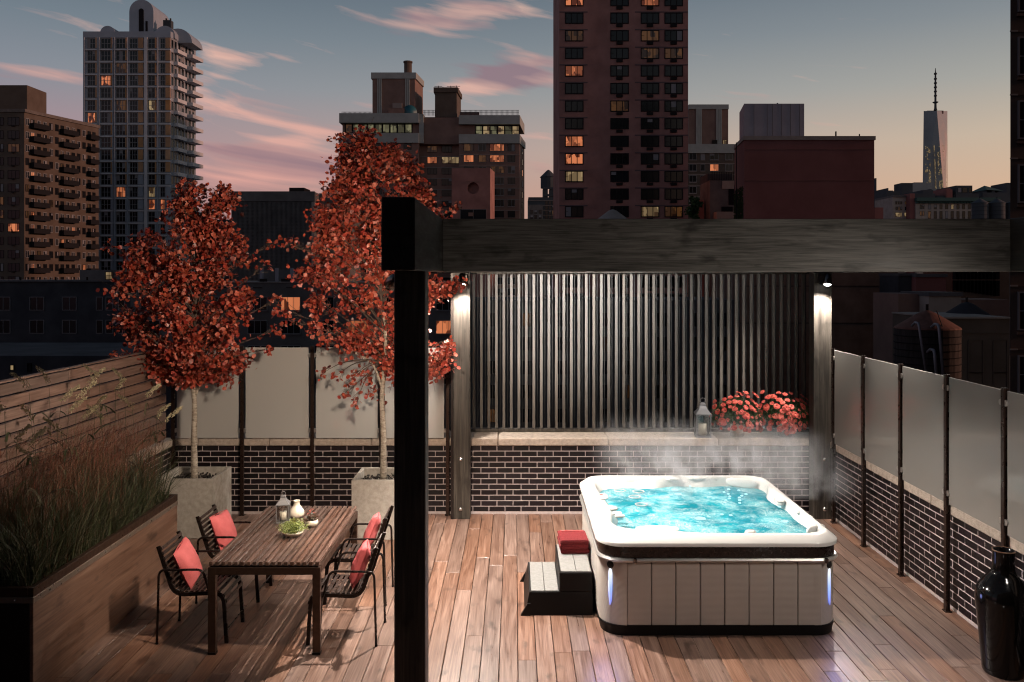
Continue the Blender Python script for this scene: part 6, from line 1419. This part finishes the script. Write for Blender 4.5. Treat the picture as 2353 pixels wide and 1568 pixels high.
# --- windowless red building with the lilac box
Y = 120; t = bthing('large windowless dark red building with a lilac grey box on its roof', 1688, Y, name='windowless_building'); ox = t.location.x
UZ = lambda x: PX(1149+x*k4, Y); VZ = lambda y: PZ(y*k4, Y)
zt = VZ(978); xr = PX(2009, Y); yb_ = Y+9
mb = MB(tuple(t.location)); pl = [(UZ(1702),Y),(xr,Y),(xr,yb_+10),(PX(1688,yb_),yb_)]; mb.add([(x,y,GZ) for x,y in pl]+[(x,y,zt) for x,y in pl], [(0,1,5,4),(1,2,6,5),(2,3,7,6),(3,0,4,7),(4,5,6,7)]); mb.build('wall', M['redbrick2'], t)
mb = MB(tuple(t.location)); e = .15; pl = [(UZ(1702)-e,Y-e),(xr+e,Y-e),(xr+e,yb_+10),(PX(1688,yb_)-e,yb_)]; mb.add([(x,y,zt+.01) for x,y in pl]+[(x,y,VZ(950)) for x,y in pl], [(0,1,2,3),(0,1,5,4),(1,2,6,5),(2,3,7,6),(3,0,4,7),(4,5,6,7)]); mb.build('parapet', M['stonepale'], t)
for y_ in (1040, 1256): block(t, 'expansion_joint', M['redbrick'], UZ(1702), xr, Y-.06, Y-.003, VZ(y_+3), VZ(y_))
block(t, 'downpipe', M['winframe'], UZ(1672), UZ(1676), Y+2, Y+2.2, GZ, zt); 
Y2 = 126; mb = MB(tuple(t.location)); q = [(PX(1710,Y2),Y2),(PX(1848,Y2),Y2),(PX(1848,Y2),Y2+9),(PX(1699,Y2+7),Y2+7)]; mb.add([(x,y,PZ(313,Y2)) for x,y in q]+[(x,y,PZ(238.5,Y2)) for x,y in q], [(0,1,5,4),(1,2,6,5),(2,3,7,6),(3,0,4,7),(4,5,6,7)]); mb.build('roof_box', M['lilac'], t)
for x in (1770,1862,1898,1962,2024,2088): block(t, 'panel_joint', M['greycity'], PX(1149+x*k4,Y2)-.025, PX(1149+x*k4,Y2)+.025, Y2-.03, Y2-.002, PZ(312,Y2), PZ(239,Y2))
mb = MB(tuple(t.location)); mb.tube([(PX(1796,Y2),Y2+2,PZ(239,Y2)),(PX(1796,Y2),Y2+2,PZ(231,Y2))], .12, 6); mb.tube([(PX(1933,Y),Y+2,VZ(950)),(PX(1933,Y),Y+2,PZ(297,Y))], .12, 6); mb.tube([(PX(1988,Y),Y+2,VZ(950)),(PX(1988,Y),Y+2,PZ(303,Y))], .1, 6); mb.build('vent_pipes', M['spablack'], t)
r2 = random.Random(1); mb = MB(tuple(t.location))
for k in range(900):
    s = r2.random(); p = Vector((UZ(1702)-.1, Y, 0)).lerp(Vector((PX(1688,yb_)-.1, yb_, 0)), s*.9+.05); p.z = r2.uniform(PZ(508,Y), PZ(430,Y)); d = Vector((r2.uniform(-1,1)*.3-.1, -.1, r2.uniform(-1,1)))*.3; mb.add([p, p+d+Vector((.1,0,0)), p+d*1.4, p+d-Vector((.12,0,0))], [(0,1,2,3)])
mb.build('ivy', M['ivy'], t, kind='stuff')

# --- glass skyscraper far away
Y = 1500; t = bthing('slender tapering glass skyscraper with a tall spire on the far right skyline', 2149, Y, name='glass_skyscraper', z=PZ(480,Y)); ox, oz = t.location.x, t.location.z
P = lambda u, v, dy=0: (PX(u, Y+dy)-ox, dy, PZ(v, Y+dy)-oz)
bl, br, bm, tl, tr, tm = P(2119.5,480), P(2179,480,40), P(2172,480,-6), P(2122.5,255.5,6), P(2177,255.5,44), P(2153,255.5)
mb = MB(); bk = P(2130,480,70); tk = P(2130,255.5,70)
MB().add([bl, bm, tm, tl, bk, tk], [(0,1,2,3),(0,4,5,3)]).build('glass_face', M['glasstower'], t); MB().add([bm, br, tr, tm], [(0,1,2,3)]).build('glass_face', M['glass_sunset'], t)
MB().add([br, tr, tk, bk, tl, tm], [(0,1,2,3),(1,2,4,5)]).build('rear_face', M['glasstower'], t)
mb = MB(); r2 = random.Random(8)
def on_face(A, B, C_, D_, s, q): a = Vector(A).lerp(Vector(B), s); b = Vector(D_).lerp(Vector(C_), s); return a.lerp(b, q)
for (A, B, C_, D_, cols_) in ((bl, bm, tm, tl, (.12,.2,.30,.36,.62,.80,.84,.93)), (bm, br, tr, tm, (.3,.42,.55))):
    for c in cols_:
        for k in range(70):
            q = .05+.6*k/70
            if mnoise.noise(Vector((c*30, q*14, 2))) + r2.uniform(-.35,.35) > .12:
                p = on_face(A, B, C_, D_, c+r2.uniform(-.012,.012), q); mb.box(p.x-.55, p.x+.55, p.y-2.5, p.y-1.2, p.z-.6, p.z+.6)
mb.build('lit_offices', M['lit3'], t, kind='stuff')
MB().box(PX(2131,Y+22)-ox, PX(2168,Y+22)-ox, 22, 30, PZ(256,Y)-oz, PZ(249,Y)-oz).build('crown', M['silh'], t)
zs = PZ(249,Y)-oz; mb = MB(); sp = PX(2149.5,Y+20)-ox; Hs = PZ(150.5,Y)-oz-zs
mb.lathe([(3.2,0),(2.2,.06*Hs),(2.0,.16*Hs),(5,.185*Hs),(5,.20*Hs),(1.9,.21*Hs),(1.7,.45*Hs),(1.5,.8*Hs),(1.0,.9*Hs),(.4,Hs)], sp, 20, zs, n=10); [mb.lathe([(1.5,0),(2.8,1),(2.8,3),(1.5,4)], sp, 20, zs+Hs*f, n=8) for f in (.32,.42,.52,.62,.72,.84)]; mb.build('spire', M['silh'], t)

# --- right-hand skyline below it
k6 = .15775; U6 = lambda x: 1982+x*k6; V6 = lambda y: 373.4+y*k6
def sk(label, name, Y, parts, wins=(), m='silh', cat='building'):
    t = thing(name, label, cat, (PX(U6(parts[0][0]), Y), Y, GZ))
    for i, p in enumerate(parts):
        x0, x1, yt = p[:3]; mm = p[3] if len(p) > 3 else m; dy = p[4] if len(p) > 4 else i*.8; yb = p[5] if len(p) > 5 else None
        block(t, 'wall' if i == 0 else 'roof_block', M[mm], PX(U6(x0),Y), PX(U6(x1),Y), Y+dy, Y+dy+20, GZ if yb is None else PZ(V6(yb),Y), PZ(V6(yt),Y))
    for (x, y, w, h, n, f) in wins: window(t, PX(U6(x),Y)-t.location.x, PZ(V6(y),Y)+40, w*k6/FPX*Y, h*k6/FPX*Y, n, 1, .12, force=f, fr=.12, yellow=True)
    return t
sk('blue-grey office block low beside the foot of the skyscraper', 'office_block', 1000, [(568,730,300),(730,1015,300,'glasstower'),(770,900,288,'silh',3)])
sk('narrow dark building with a chimney at the left end of the far right skyline', 'narrow_building', 420, [(358,450,410),(372,388,372),(440,600,408,'silh',4)])
sk('pale stone building with yellow lit bottom windows under the skyscraper', 'stone_building', 400, [(440,712,505,'stonepale'),(436,716,480,'greycity',-.5,508)], [(490,590,22,40,1,None),(525,590,22,40,1,None),(562,590,22,40,1,None),(630,590,22,40,1,'lit2'),(660,590,22,40,1,'lit2'),(495,672,24,48,1,None),(530,672,24,48,1,'lit2'),(562,672,24,48,1,None),(628,675,22,45,1,None),(662,675,22,45,1,None),(525,762,96,58,4,'lit3'),(645,762,70,58,4,'lit3')])
wn_ = [(x, y, 38, h, 1, 'lit2' if (x, y) in ((975,765),(850,745)) else None) for y, h in ((648,68),(765,105)) for x in (975,1059,1142,1224,1306,1390,1472,1555)]+[(848,648,24,60,1,None),(886,648,24,60,1,None),(848,745,24,60,1,'lit2'),(886,745,24,60,1,'lit2')]
t = sk('long pale building with a green copper cornice and a row of dark windows', 'cornice_building', 395, [(775,1740,600,'stonepale'),(706,776,450,'redbrick2',1)], wn_)
Y = 395; mb = MB(tuple(t.location)); mb.box(PX(U6(770),Y), PX(U6(1980),Y), Y-1.8, Y+3, PZ(V6(570),Y), PZ(V6(518),Y)); mb.build('cornice', M['greencopper'], t)
mb = MB(tuple(t.location)); [mb.box(PX(U6(x),Y)-.12, PX(U6(x),Y)+.12, Y-1.2, Y-.02, PZ(V6(600),Y), PZ(V6(572),Y)) for x in range(780, 1740, 22)]; mb.build('cornice_brackets', M['greencopper'], t)
sk('dark rooftop plant tower with open bays on the right skyline', 'roof_tower', 430, [(1360,1600,338),(1345,1620,470),(1590,1720,450)], [(1415,405,50,70,1,None),(1490,405,70,70,1,None),(1570,405,40,70,1,None)])
sk('small dark round-topped tower just right of the skyscraper', 'small_tower', 430, [(1222,1310,395,'redbrick2'),(1235,1298,375,'redbrick2'),(1100,1345,480)])
sk('low dark rooftops between the skyscraper and the cornice building', 'low_rooftops', 425, [(740,1060,455),(890,1040,400),(1000,1030,385)])
t = sk('distant building under a green hipped roof at the far right', 'hipped_building', 440, [(1750,2160,440),(1900,1940,400),(1830,1842,395),(2005,2017,400)]); Y = 440
MB(tuple(t.location)).add([(PX(U6(1812),Y),Y,PZ(V6(400),Y)),(PX(U6(2052),Y),Y,PZ(V6(415),Y)),(PX(U6(2052),Y),Y+18,PZ(V6(415),Y)),(PX(U6(1812),Y),Y+18,PZ(V6(400),Y)),(PX(U6(1918),Y),Y+9,PZ(V6(313),Y))], [(0,1,4),(1,2,4),(2,3,4),(3,0,4)]).build('hipped_roof', M['greencopper'], t)
sk('far slab at the very right edge of the skyline', 'slab_building', 600, [(2098,2200,298)])
for x0, x1, ap, ev, lab in ((1590,1828,525,598,'left of the grey cone-roofed water tanks on the right skyline'), (1840,2075,525,598,'middle of the grey cone-roofed water tanks on the right skyline'), (2085,2260,560,600,'right-hand grey water tank, half hidden by the dark brick building')):
    c = water_tank(lab, U6((x0+x1)/2), 300, V6(ap), V6(ev), (x1-x0-18)*k6, (x1-x0)*k6, 'silh', 'silh', 540); c['group'] = 'grey water tanks on the right skyline'
sk('low dark red annex right of the windowless building', 'brick_annex', 200, [(178,302,658,'redbrick2'),(178,300,626,'greycity',6)])
sk('distant thin antenna-covered tower beside the windowless building', 'antenna_tower', 700, [(186,204,230),(182,200,120,'silh',5,230)])
struct('distant_hills', MB().box(PX(1700,5000), PX(2500,5000), 5000, 5400, -60, PZ(456,5000)), M['silh'])

# --- dark brown building at the right edge
Y = 38.7; t = bthing('dark brown brick building filling the right edge of the picture', 2321.5, Y, name='brick_building'); ox = t.location.x
mb = MB(); kx = (2321.5-CX)/FPX
mb.add([(0,0,0),(14,0,0),(14,12,0),(kx*12+.3,12,0)]+[(x,y,PZ(-260,Y)+40) for x,y in ((0,0),(14,0),(14,12),(kx*12+.3,12))], [(0,1,5,4),(1,2,6,5),(2,3,7,6),(3,0,4,7),(4,5,6,7)]); mb.build('wall', M['darkbrown'], t)
for i in range(-2, 9):
    zc = PZ(130+146.2*i, Y)+40; w = window(t, PX(2353,Y)-ox, zc, .55, 1.75, 2, 2, 0, force='glass', frame='winframe_p', fr=.07)
    window(t, PX(2353,Y)-ox+2.4, zc, .55, 1.75, 2, 2, 0, force='glass', frame='winframe_p', fr=.07)
    MB().box(PX(2322,Y)-ox-.03, PX(2338,Y)-ox, -.05, -.002, zc+1.15, zc+1.22).build('belt_course', M['stonepale'], t); MB().box(PX(2338,Y)-ox+.004, 13.9, -.04, -.002, zc+1.15, zc+1.22).build('belt_course', M['darkbrown'], t)
    MB().box(PX(2340,Y)-ox-.1, PX(2340,Y)-ox+.9, -.12, -.003, zc-1.12, zc-1.0).build('sill', M['darkbrown'], t)

# --- low buildings behind the left fence and glass
Y = 95; t = bthing('long dark blue-grey low building with pairs of sash windows behind the left fence', 0, Y, name='low_building'); ox = t.location.x; X_ = lambda u: PX(u, Y)-ox; Z_ = lambda v: PZ(v, Y)+40
MB().box(X_(-200), X_(308), 0, 14, 0, Z_(648)).build('wall', M['greycity2'], t); MB().box(X_(-200), X_(308), -.2, 14.1, Z_(648)+.01, Z_(644.5)).build('roof_edge', M['rooftar'], t)
for r, v_ in enumerate((698, 751, 806, 860)):
    for u, w in ((-40,32),(8,32),(85.5,32),(160,32),(229,14),(252,16),(280,15)): window(t, X_(u)-(0), Z_(v_), w/FPX*Y, 30/FPX*Y, 2 if w > 20 else 1, 1, 0, force='glass', frame='winframe_p', fr=.05)
MB().box(X_(141), X_(245), 4, 9, Z_(645), Z_(620)).build('roof_hut', M['greycity'], t); window(t, X_(212), Z_(634), .85, .9, 2, 2, y=4, force='lit3', fr=.06)
for u in (35, 117, 190): MB().tube([(X_(u),1,Z_(645)),(X_(u),1,Z_(637))], .12, 6).build('roof_vent', M['spablack'], t)
Y = 62; t = bthing('very dark low building with one small yellow lit window behind the fence', 0, Y, name='low_building'); ox = t.location.x; X_ = lambda u: PX(u, Y)-ox; Z_ = lambda v: PZ(v, Y)+40
MB().box(X_(-300), X_(400), 0, 12, 0, Z_(818)).build('wall', M['greycity2'], t); window(t, X_(28.5), Z_(845), 8/FPX*Y, 11/FPX*Y, 1, 1, force='lit3', fr=.03); window(t, X_(68), Z_(845), 8/FPX*Y, 20/FPX*Y, 1, 1, force='glass', fr=.03)
Y = 90; t = bthing('dark grey low building with some orange lit windows, between the red trees', 310, Y, name='low_building'); ox = t.location.x; X_ = lambda u: PX(u, Y)-ox; Z_ = lambda v: PZ(v, Y)+40
MB().box(X_(300), X_(1075), 0, 14, 0, Z_(650)).build('wall', M['greycity'], t); MB().box(X_(300), X_(1075), -.15, 14, Z_(650)+.01, Z_(648)).build('roof_edge', M['stonepale'], t)
for r, v_ in enumerate((698, 752, 810, 868)):
    for ui, u in enumerate((345,425,510,592,668,745,822,900,958,1024)):
        f = {(0,4):'lit',(1,9):'lit',(1,7):'lit2',(1,6):'lit',(0,1):None}.get((r,ui), 'glass'); window(t, X_(u), Z_(v_), 44/FPX*Y, 30/FPX*Y, 3, 1, 0, force=f or 'glass', frame='winframe_p', fr=.05, sill='greycity')
    for ui, u in enumerate((345,425,510,592,668)): MB().box(X_(u-10), X_(u+10), -.1, -.003, Z_(662), Z_(660.5)).build('vent_slot', M['spablack'], t) if r == 0 else None
for u in (587, 623, 658.5): MB().box(X_(u-3.2), X_(u+3.2), 2, 2.4, Z_(648), Z_(616)).build('chimney', M['lilac'], t)
MB().box(X_(560), X_(715), 5, 10, Z_(649), Z_(621)).build('roof_room', M['greycity'], t)
for u, w in ((590,14),(640,22)): MB().box(X_(u), X_(u+w), 1, 1.6, Z_(648), Z_(641)).build('roof_unit', M['spablack'], t)
# dark backdrop buildings seen through the slats and under the beam
Y = 105; t = bthing('dark brown windowless wall seen under the pergola beam, right of the rear post', 1750, Y, name='windowless_wall'); ox = t.location.x; X_ = lambda u: PX(u, Y)-ox; Z_ = lambda v: PZ(v, Y)+40
MB().box(X_(1700), X_(2063), 0, 12, 0, Z_(560)).build('wall', M['darkbrown'], t)
for v_ in (657, 742): MB().box(X_(1701), X_(2063), -.05, -.002, Z_(v_+1.5), Z_(v_)).build('mortar_line', M['winframe'], t)
Y = 80; t = bthing('shadowy low building glimpsed through the slat screen', 1080, Y, name='low_building'); ox = t.location.x; X_ = lambda u: PX(u, Y)-ox; Z_ = lambda v: PZ(v, Y)+40
MB().box(X_(1075), X_(1700), 0, 12, 0, Z_(690)).build('wall', M['greycity2'], t)
for r, v_ in enumerate((735, 790, 845, 900, 955)):
    for ui, u in enumerate((1130,1210,1290,1388,1440,1520,1600,1660)): f = 'lit2' if (r,ui) in ((1,3),(3,4),(4,0),(0,1)) else 'glass'; window(t, X_(u), Z_(v_), 22/FPX*Y, 30/FPX*Y, 2, 1, 0, force=f, frame='winframe', fr=.05)
# --- dark rooftops at the right under the beam
k5 = .19435; U5 = lambda x: 1895.9+x*k5; V5 = lambda y: 603.2+y*k5
tk = water_tank('big dark wooden water tank with a rusty cone roof and pale ducts', U5(1207), 53, V5(560), V5(782), 139, 142, 'tankwood', 'tankroof', 880); Yt = 53
for (x0_, y0_, x1_, y1_, w) in ((1112,740,1175,1300,15),(1348,760,1378,1340,18),(1295,1060,1300,1380,18)):
    f = Yt-2.6; mb = MB(tuple(tk.location)); a = Vector((PX(U5(x0_),f), f, PZ(V5(y0_),f))); b = Vector((PX(U5(x1_),f), f-.2, PZ(V5(y1_),f))); r_ = w*k5/FPX*f; mb.tube([a+Vector((-.0,.9,-.1)), a+Vector((0,.5,.12)), a+Vector((0,.1,.10)), a+Vector((.0,0,-.12)), b], r_, 10); mb.build('duct', M['duct'], tk, True)
MB().tube([(0.1,-1.9,PZ(V5(790),Yt)-tk.location.z),(0.1,-1.0,PZ(V5(620),Yt)-tk.location.z+.3)], .03, 5).build('roof_ladder', M['spablack'], tk)
water_tank('black pointed roof of a second water tank behind the big wooden one', U5(1675), 75, V5(462), V5(652), 100, 111, 'tankwood', 'tankroofdark', 800)
def lowb(label, name, Y, x0, x1, yt, m, d=10, top=None):
    t = thing(name, label, 'building', (PX(U5(x0), Y), Y, GZ)); ox = t.location.x
    MB().box(0, PX(U5(x1),Y)-ox, 0, d, 0, PZ(V5(yt),Y)+40).build('wall', M[m], t)
    if top: MB().box(-.1, PX(U5(x1),Y)-ox+.1, -.2, d, PZ(V5(yt),Y)+40.01, PZ(V5(yt),Y)+40.01+top).build('parapet', M['stonepale' if m == 'tan' else 'rooftar'], t)
    return t
t = lowb('tan low building with recessed wall panels at the lower right, behind the fence', 'low_building', 68, 1390, 2178, 665, 'tan', 9, .12); ox = t.location.x; Y = 68
for a, b in ((1700,1860),(1995,2145)):
    for c, d_ in ((925,1300),(1310,1500)):
        mb = MB(); x0, x1, z0, z1 = PX(U5(a),Y)-ox, PX(U5(b),Y)-ox, PZ(V5(d_),Y)+40, PZ(V5(c),Y)+40
        mb.box(x0-.08, x0, -.08, -.002, z0, z1); mb.box(x1, x1+.08, -.08, -.002, z0, z1); mb.box(x0, x1, -.08, -.002, z1, z1+.08); mb.box(x0, x1, -.08, -.002, z0-.08, z0); mb.build('wall_panel', M['tan'], t)
MB().box(0, PX(U5(2178),Y)-ox, -.1, -.003, PZ(V5(842),Y)+40, PZ(V5(832),Y)+40).build('belt_course', M['tan'], t)
lowb('beige rooftop block with a ladder behind the water tanks', 'rooftop_block', 84, 1230, 1610, 402, 'stonepale', 6, .4)
lowb('brown brick rooftop left of the beige block', 'brick_rooftop', 86, 865, 1228, 372, 'brownbrick', 6)
lowb('dark red wall panel under the pergola beam, far right', 'red_wall', 96, 1072, 1430, 176, 'redbrick2', 4, .4)
lowb('dark roof with a pale gutter under the pergola beam', 'dark_rooftop', 97, 866, 1070, 160, 'greycity2', 5, .3)
t = lowb('building with rows of narrow vertical windows under the beam at the right', 'ribbed_building', 110, 1512, 2182, 60, 'tan', 8); ox = t.location.x; Y = 110
for i in range(12):
    x = PX(U5(1540+i*44),Y)-ox
    for c, d_ in ((70,200),(215,330+i*6)): MB().box(x-.42, x+.42, -.06, -.002, PZ(V5(d_),Y)+40, PZ(V5(c),Y)+40).build('window_strip', M['glass'], t)
t = lowb('brown wall with spiky rail behind the black tank roof', 'brick_rooftop', 90, 1610, 2180, 440, 'brownbrick', 5)

# dark block behind the shorter tree
Y = 212; t = bthing('plain dark slab building behind the crown of the shorter red tree', 455, Y, name='slab_building'); block(t, 'wall', M['greycity2'], PX(448,Y), PX(560,Y), Y, Y+10, GZ, PZ(505,Y))

# --- unseen buildings added out of view to shade the terrace and the low roofs
def blocker(label, x0, x1, y0, y1, zt, face):
    t = thing('added_shade_building', label, 'building', (x0, y0, GZ)); MB().box(0, x1-x0, 0, y1-y0, 0, zt+40).build('wall', M['darkbrown'], t); MB().box(-.3, x1-x0+.3, -.3, y1-y0+.3, zt+40.01, zt+41).build('parapet', M['stonepale'], t)
    n = int(((y1-y0) if face == 'x' else (x1-x0))/4.5)
    for r in range(8):
        for i in range(n):
            if face == 'x': window(t, -.001, zt+36-3.4*r, 1.8, 1.6, 2, 1, 0, y=3+i*4.5, rz=R(-90), force='glass')
            else: o = window(t, 3+i*4.5, zt+36-3.4*r, 1.8, 1.6, 2, 1, 0, y=y1-y0+.001, rz=R(180), force='glass')
blocker('added tall dark brick neighbour on the right, outside the picture', 26, 46, -60, 36, 55, 'x')
blocker('second added dark brick neighbour, further down the street behind the right edge building', 62, 84, 52, 98, 58, 'x')
blocker('added broad dark brick neighbour across the street behind the viewer', -60, 20, -62, -34, 48, 'y')
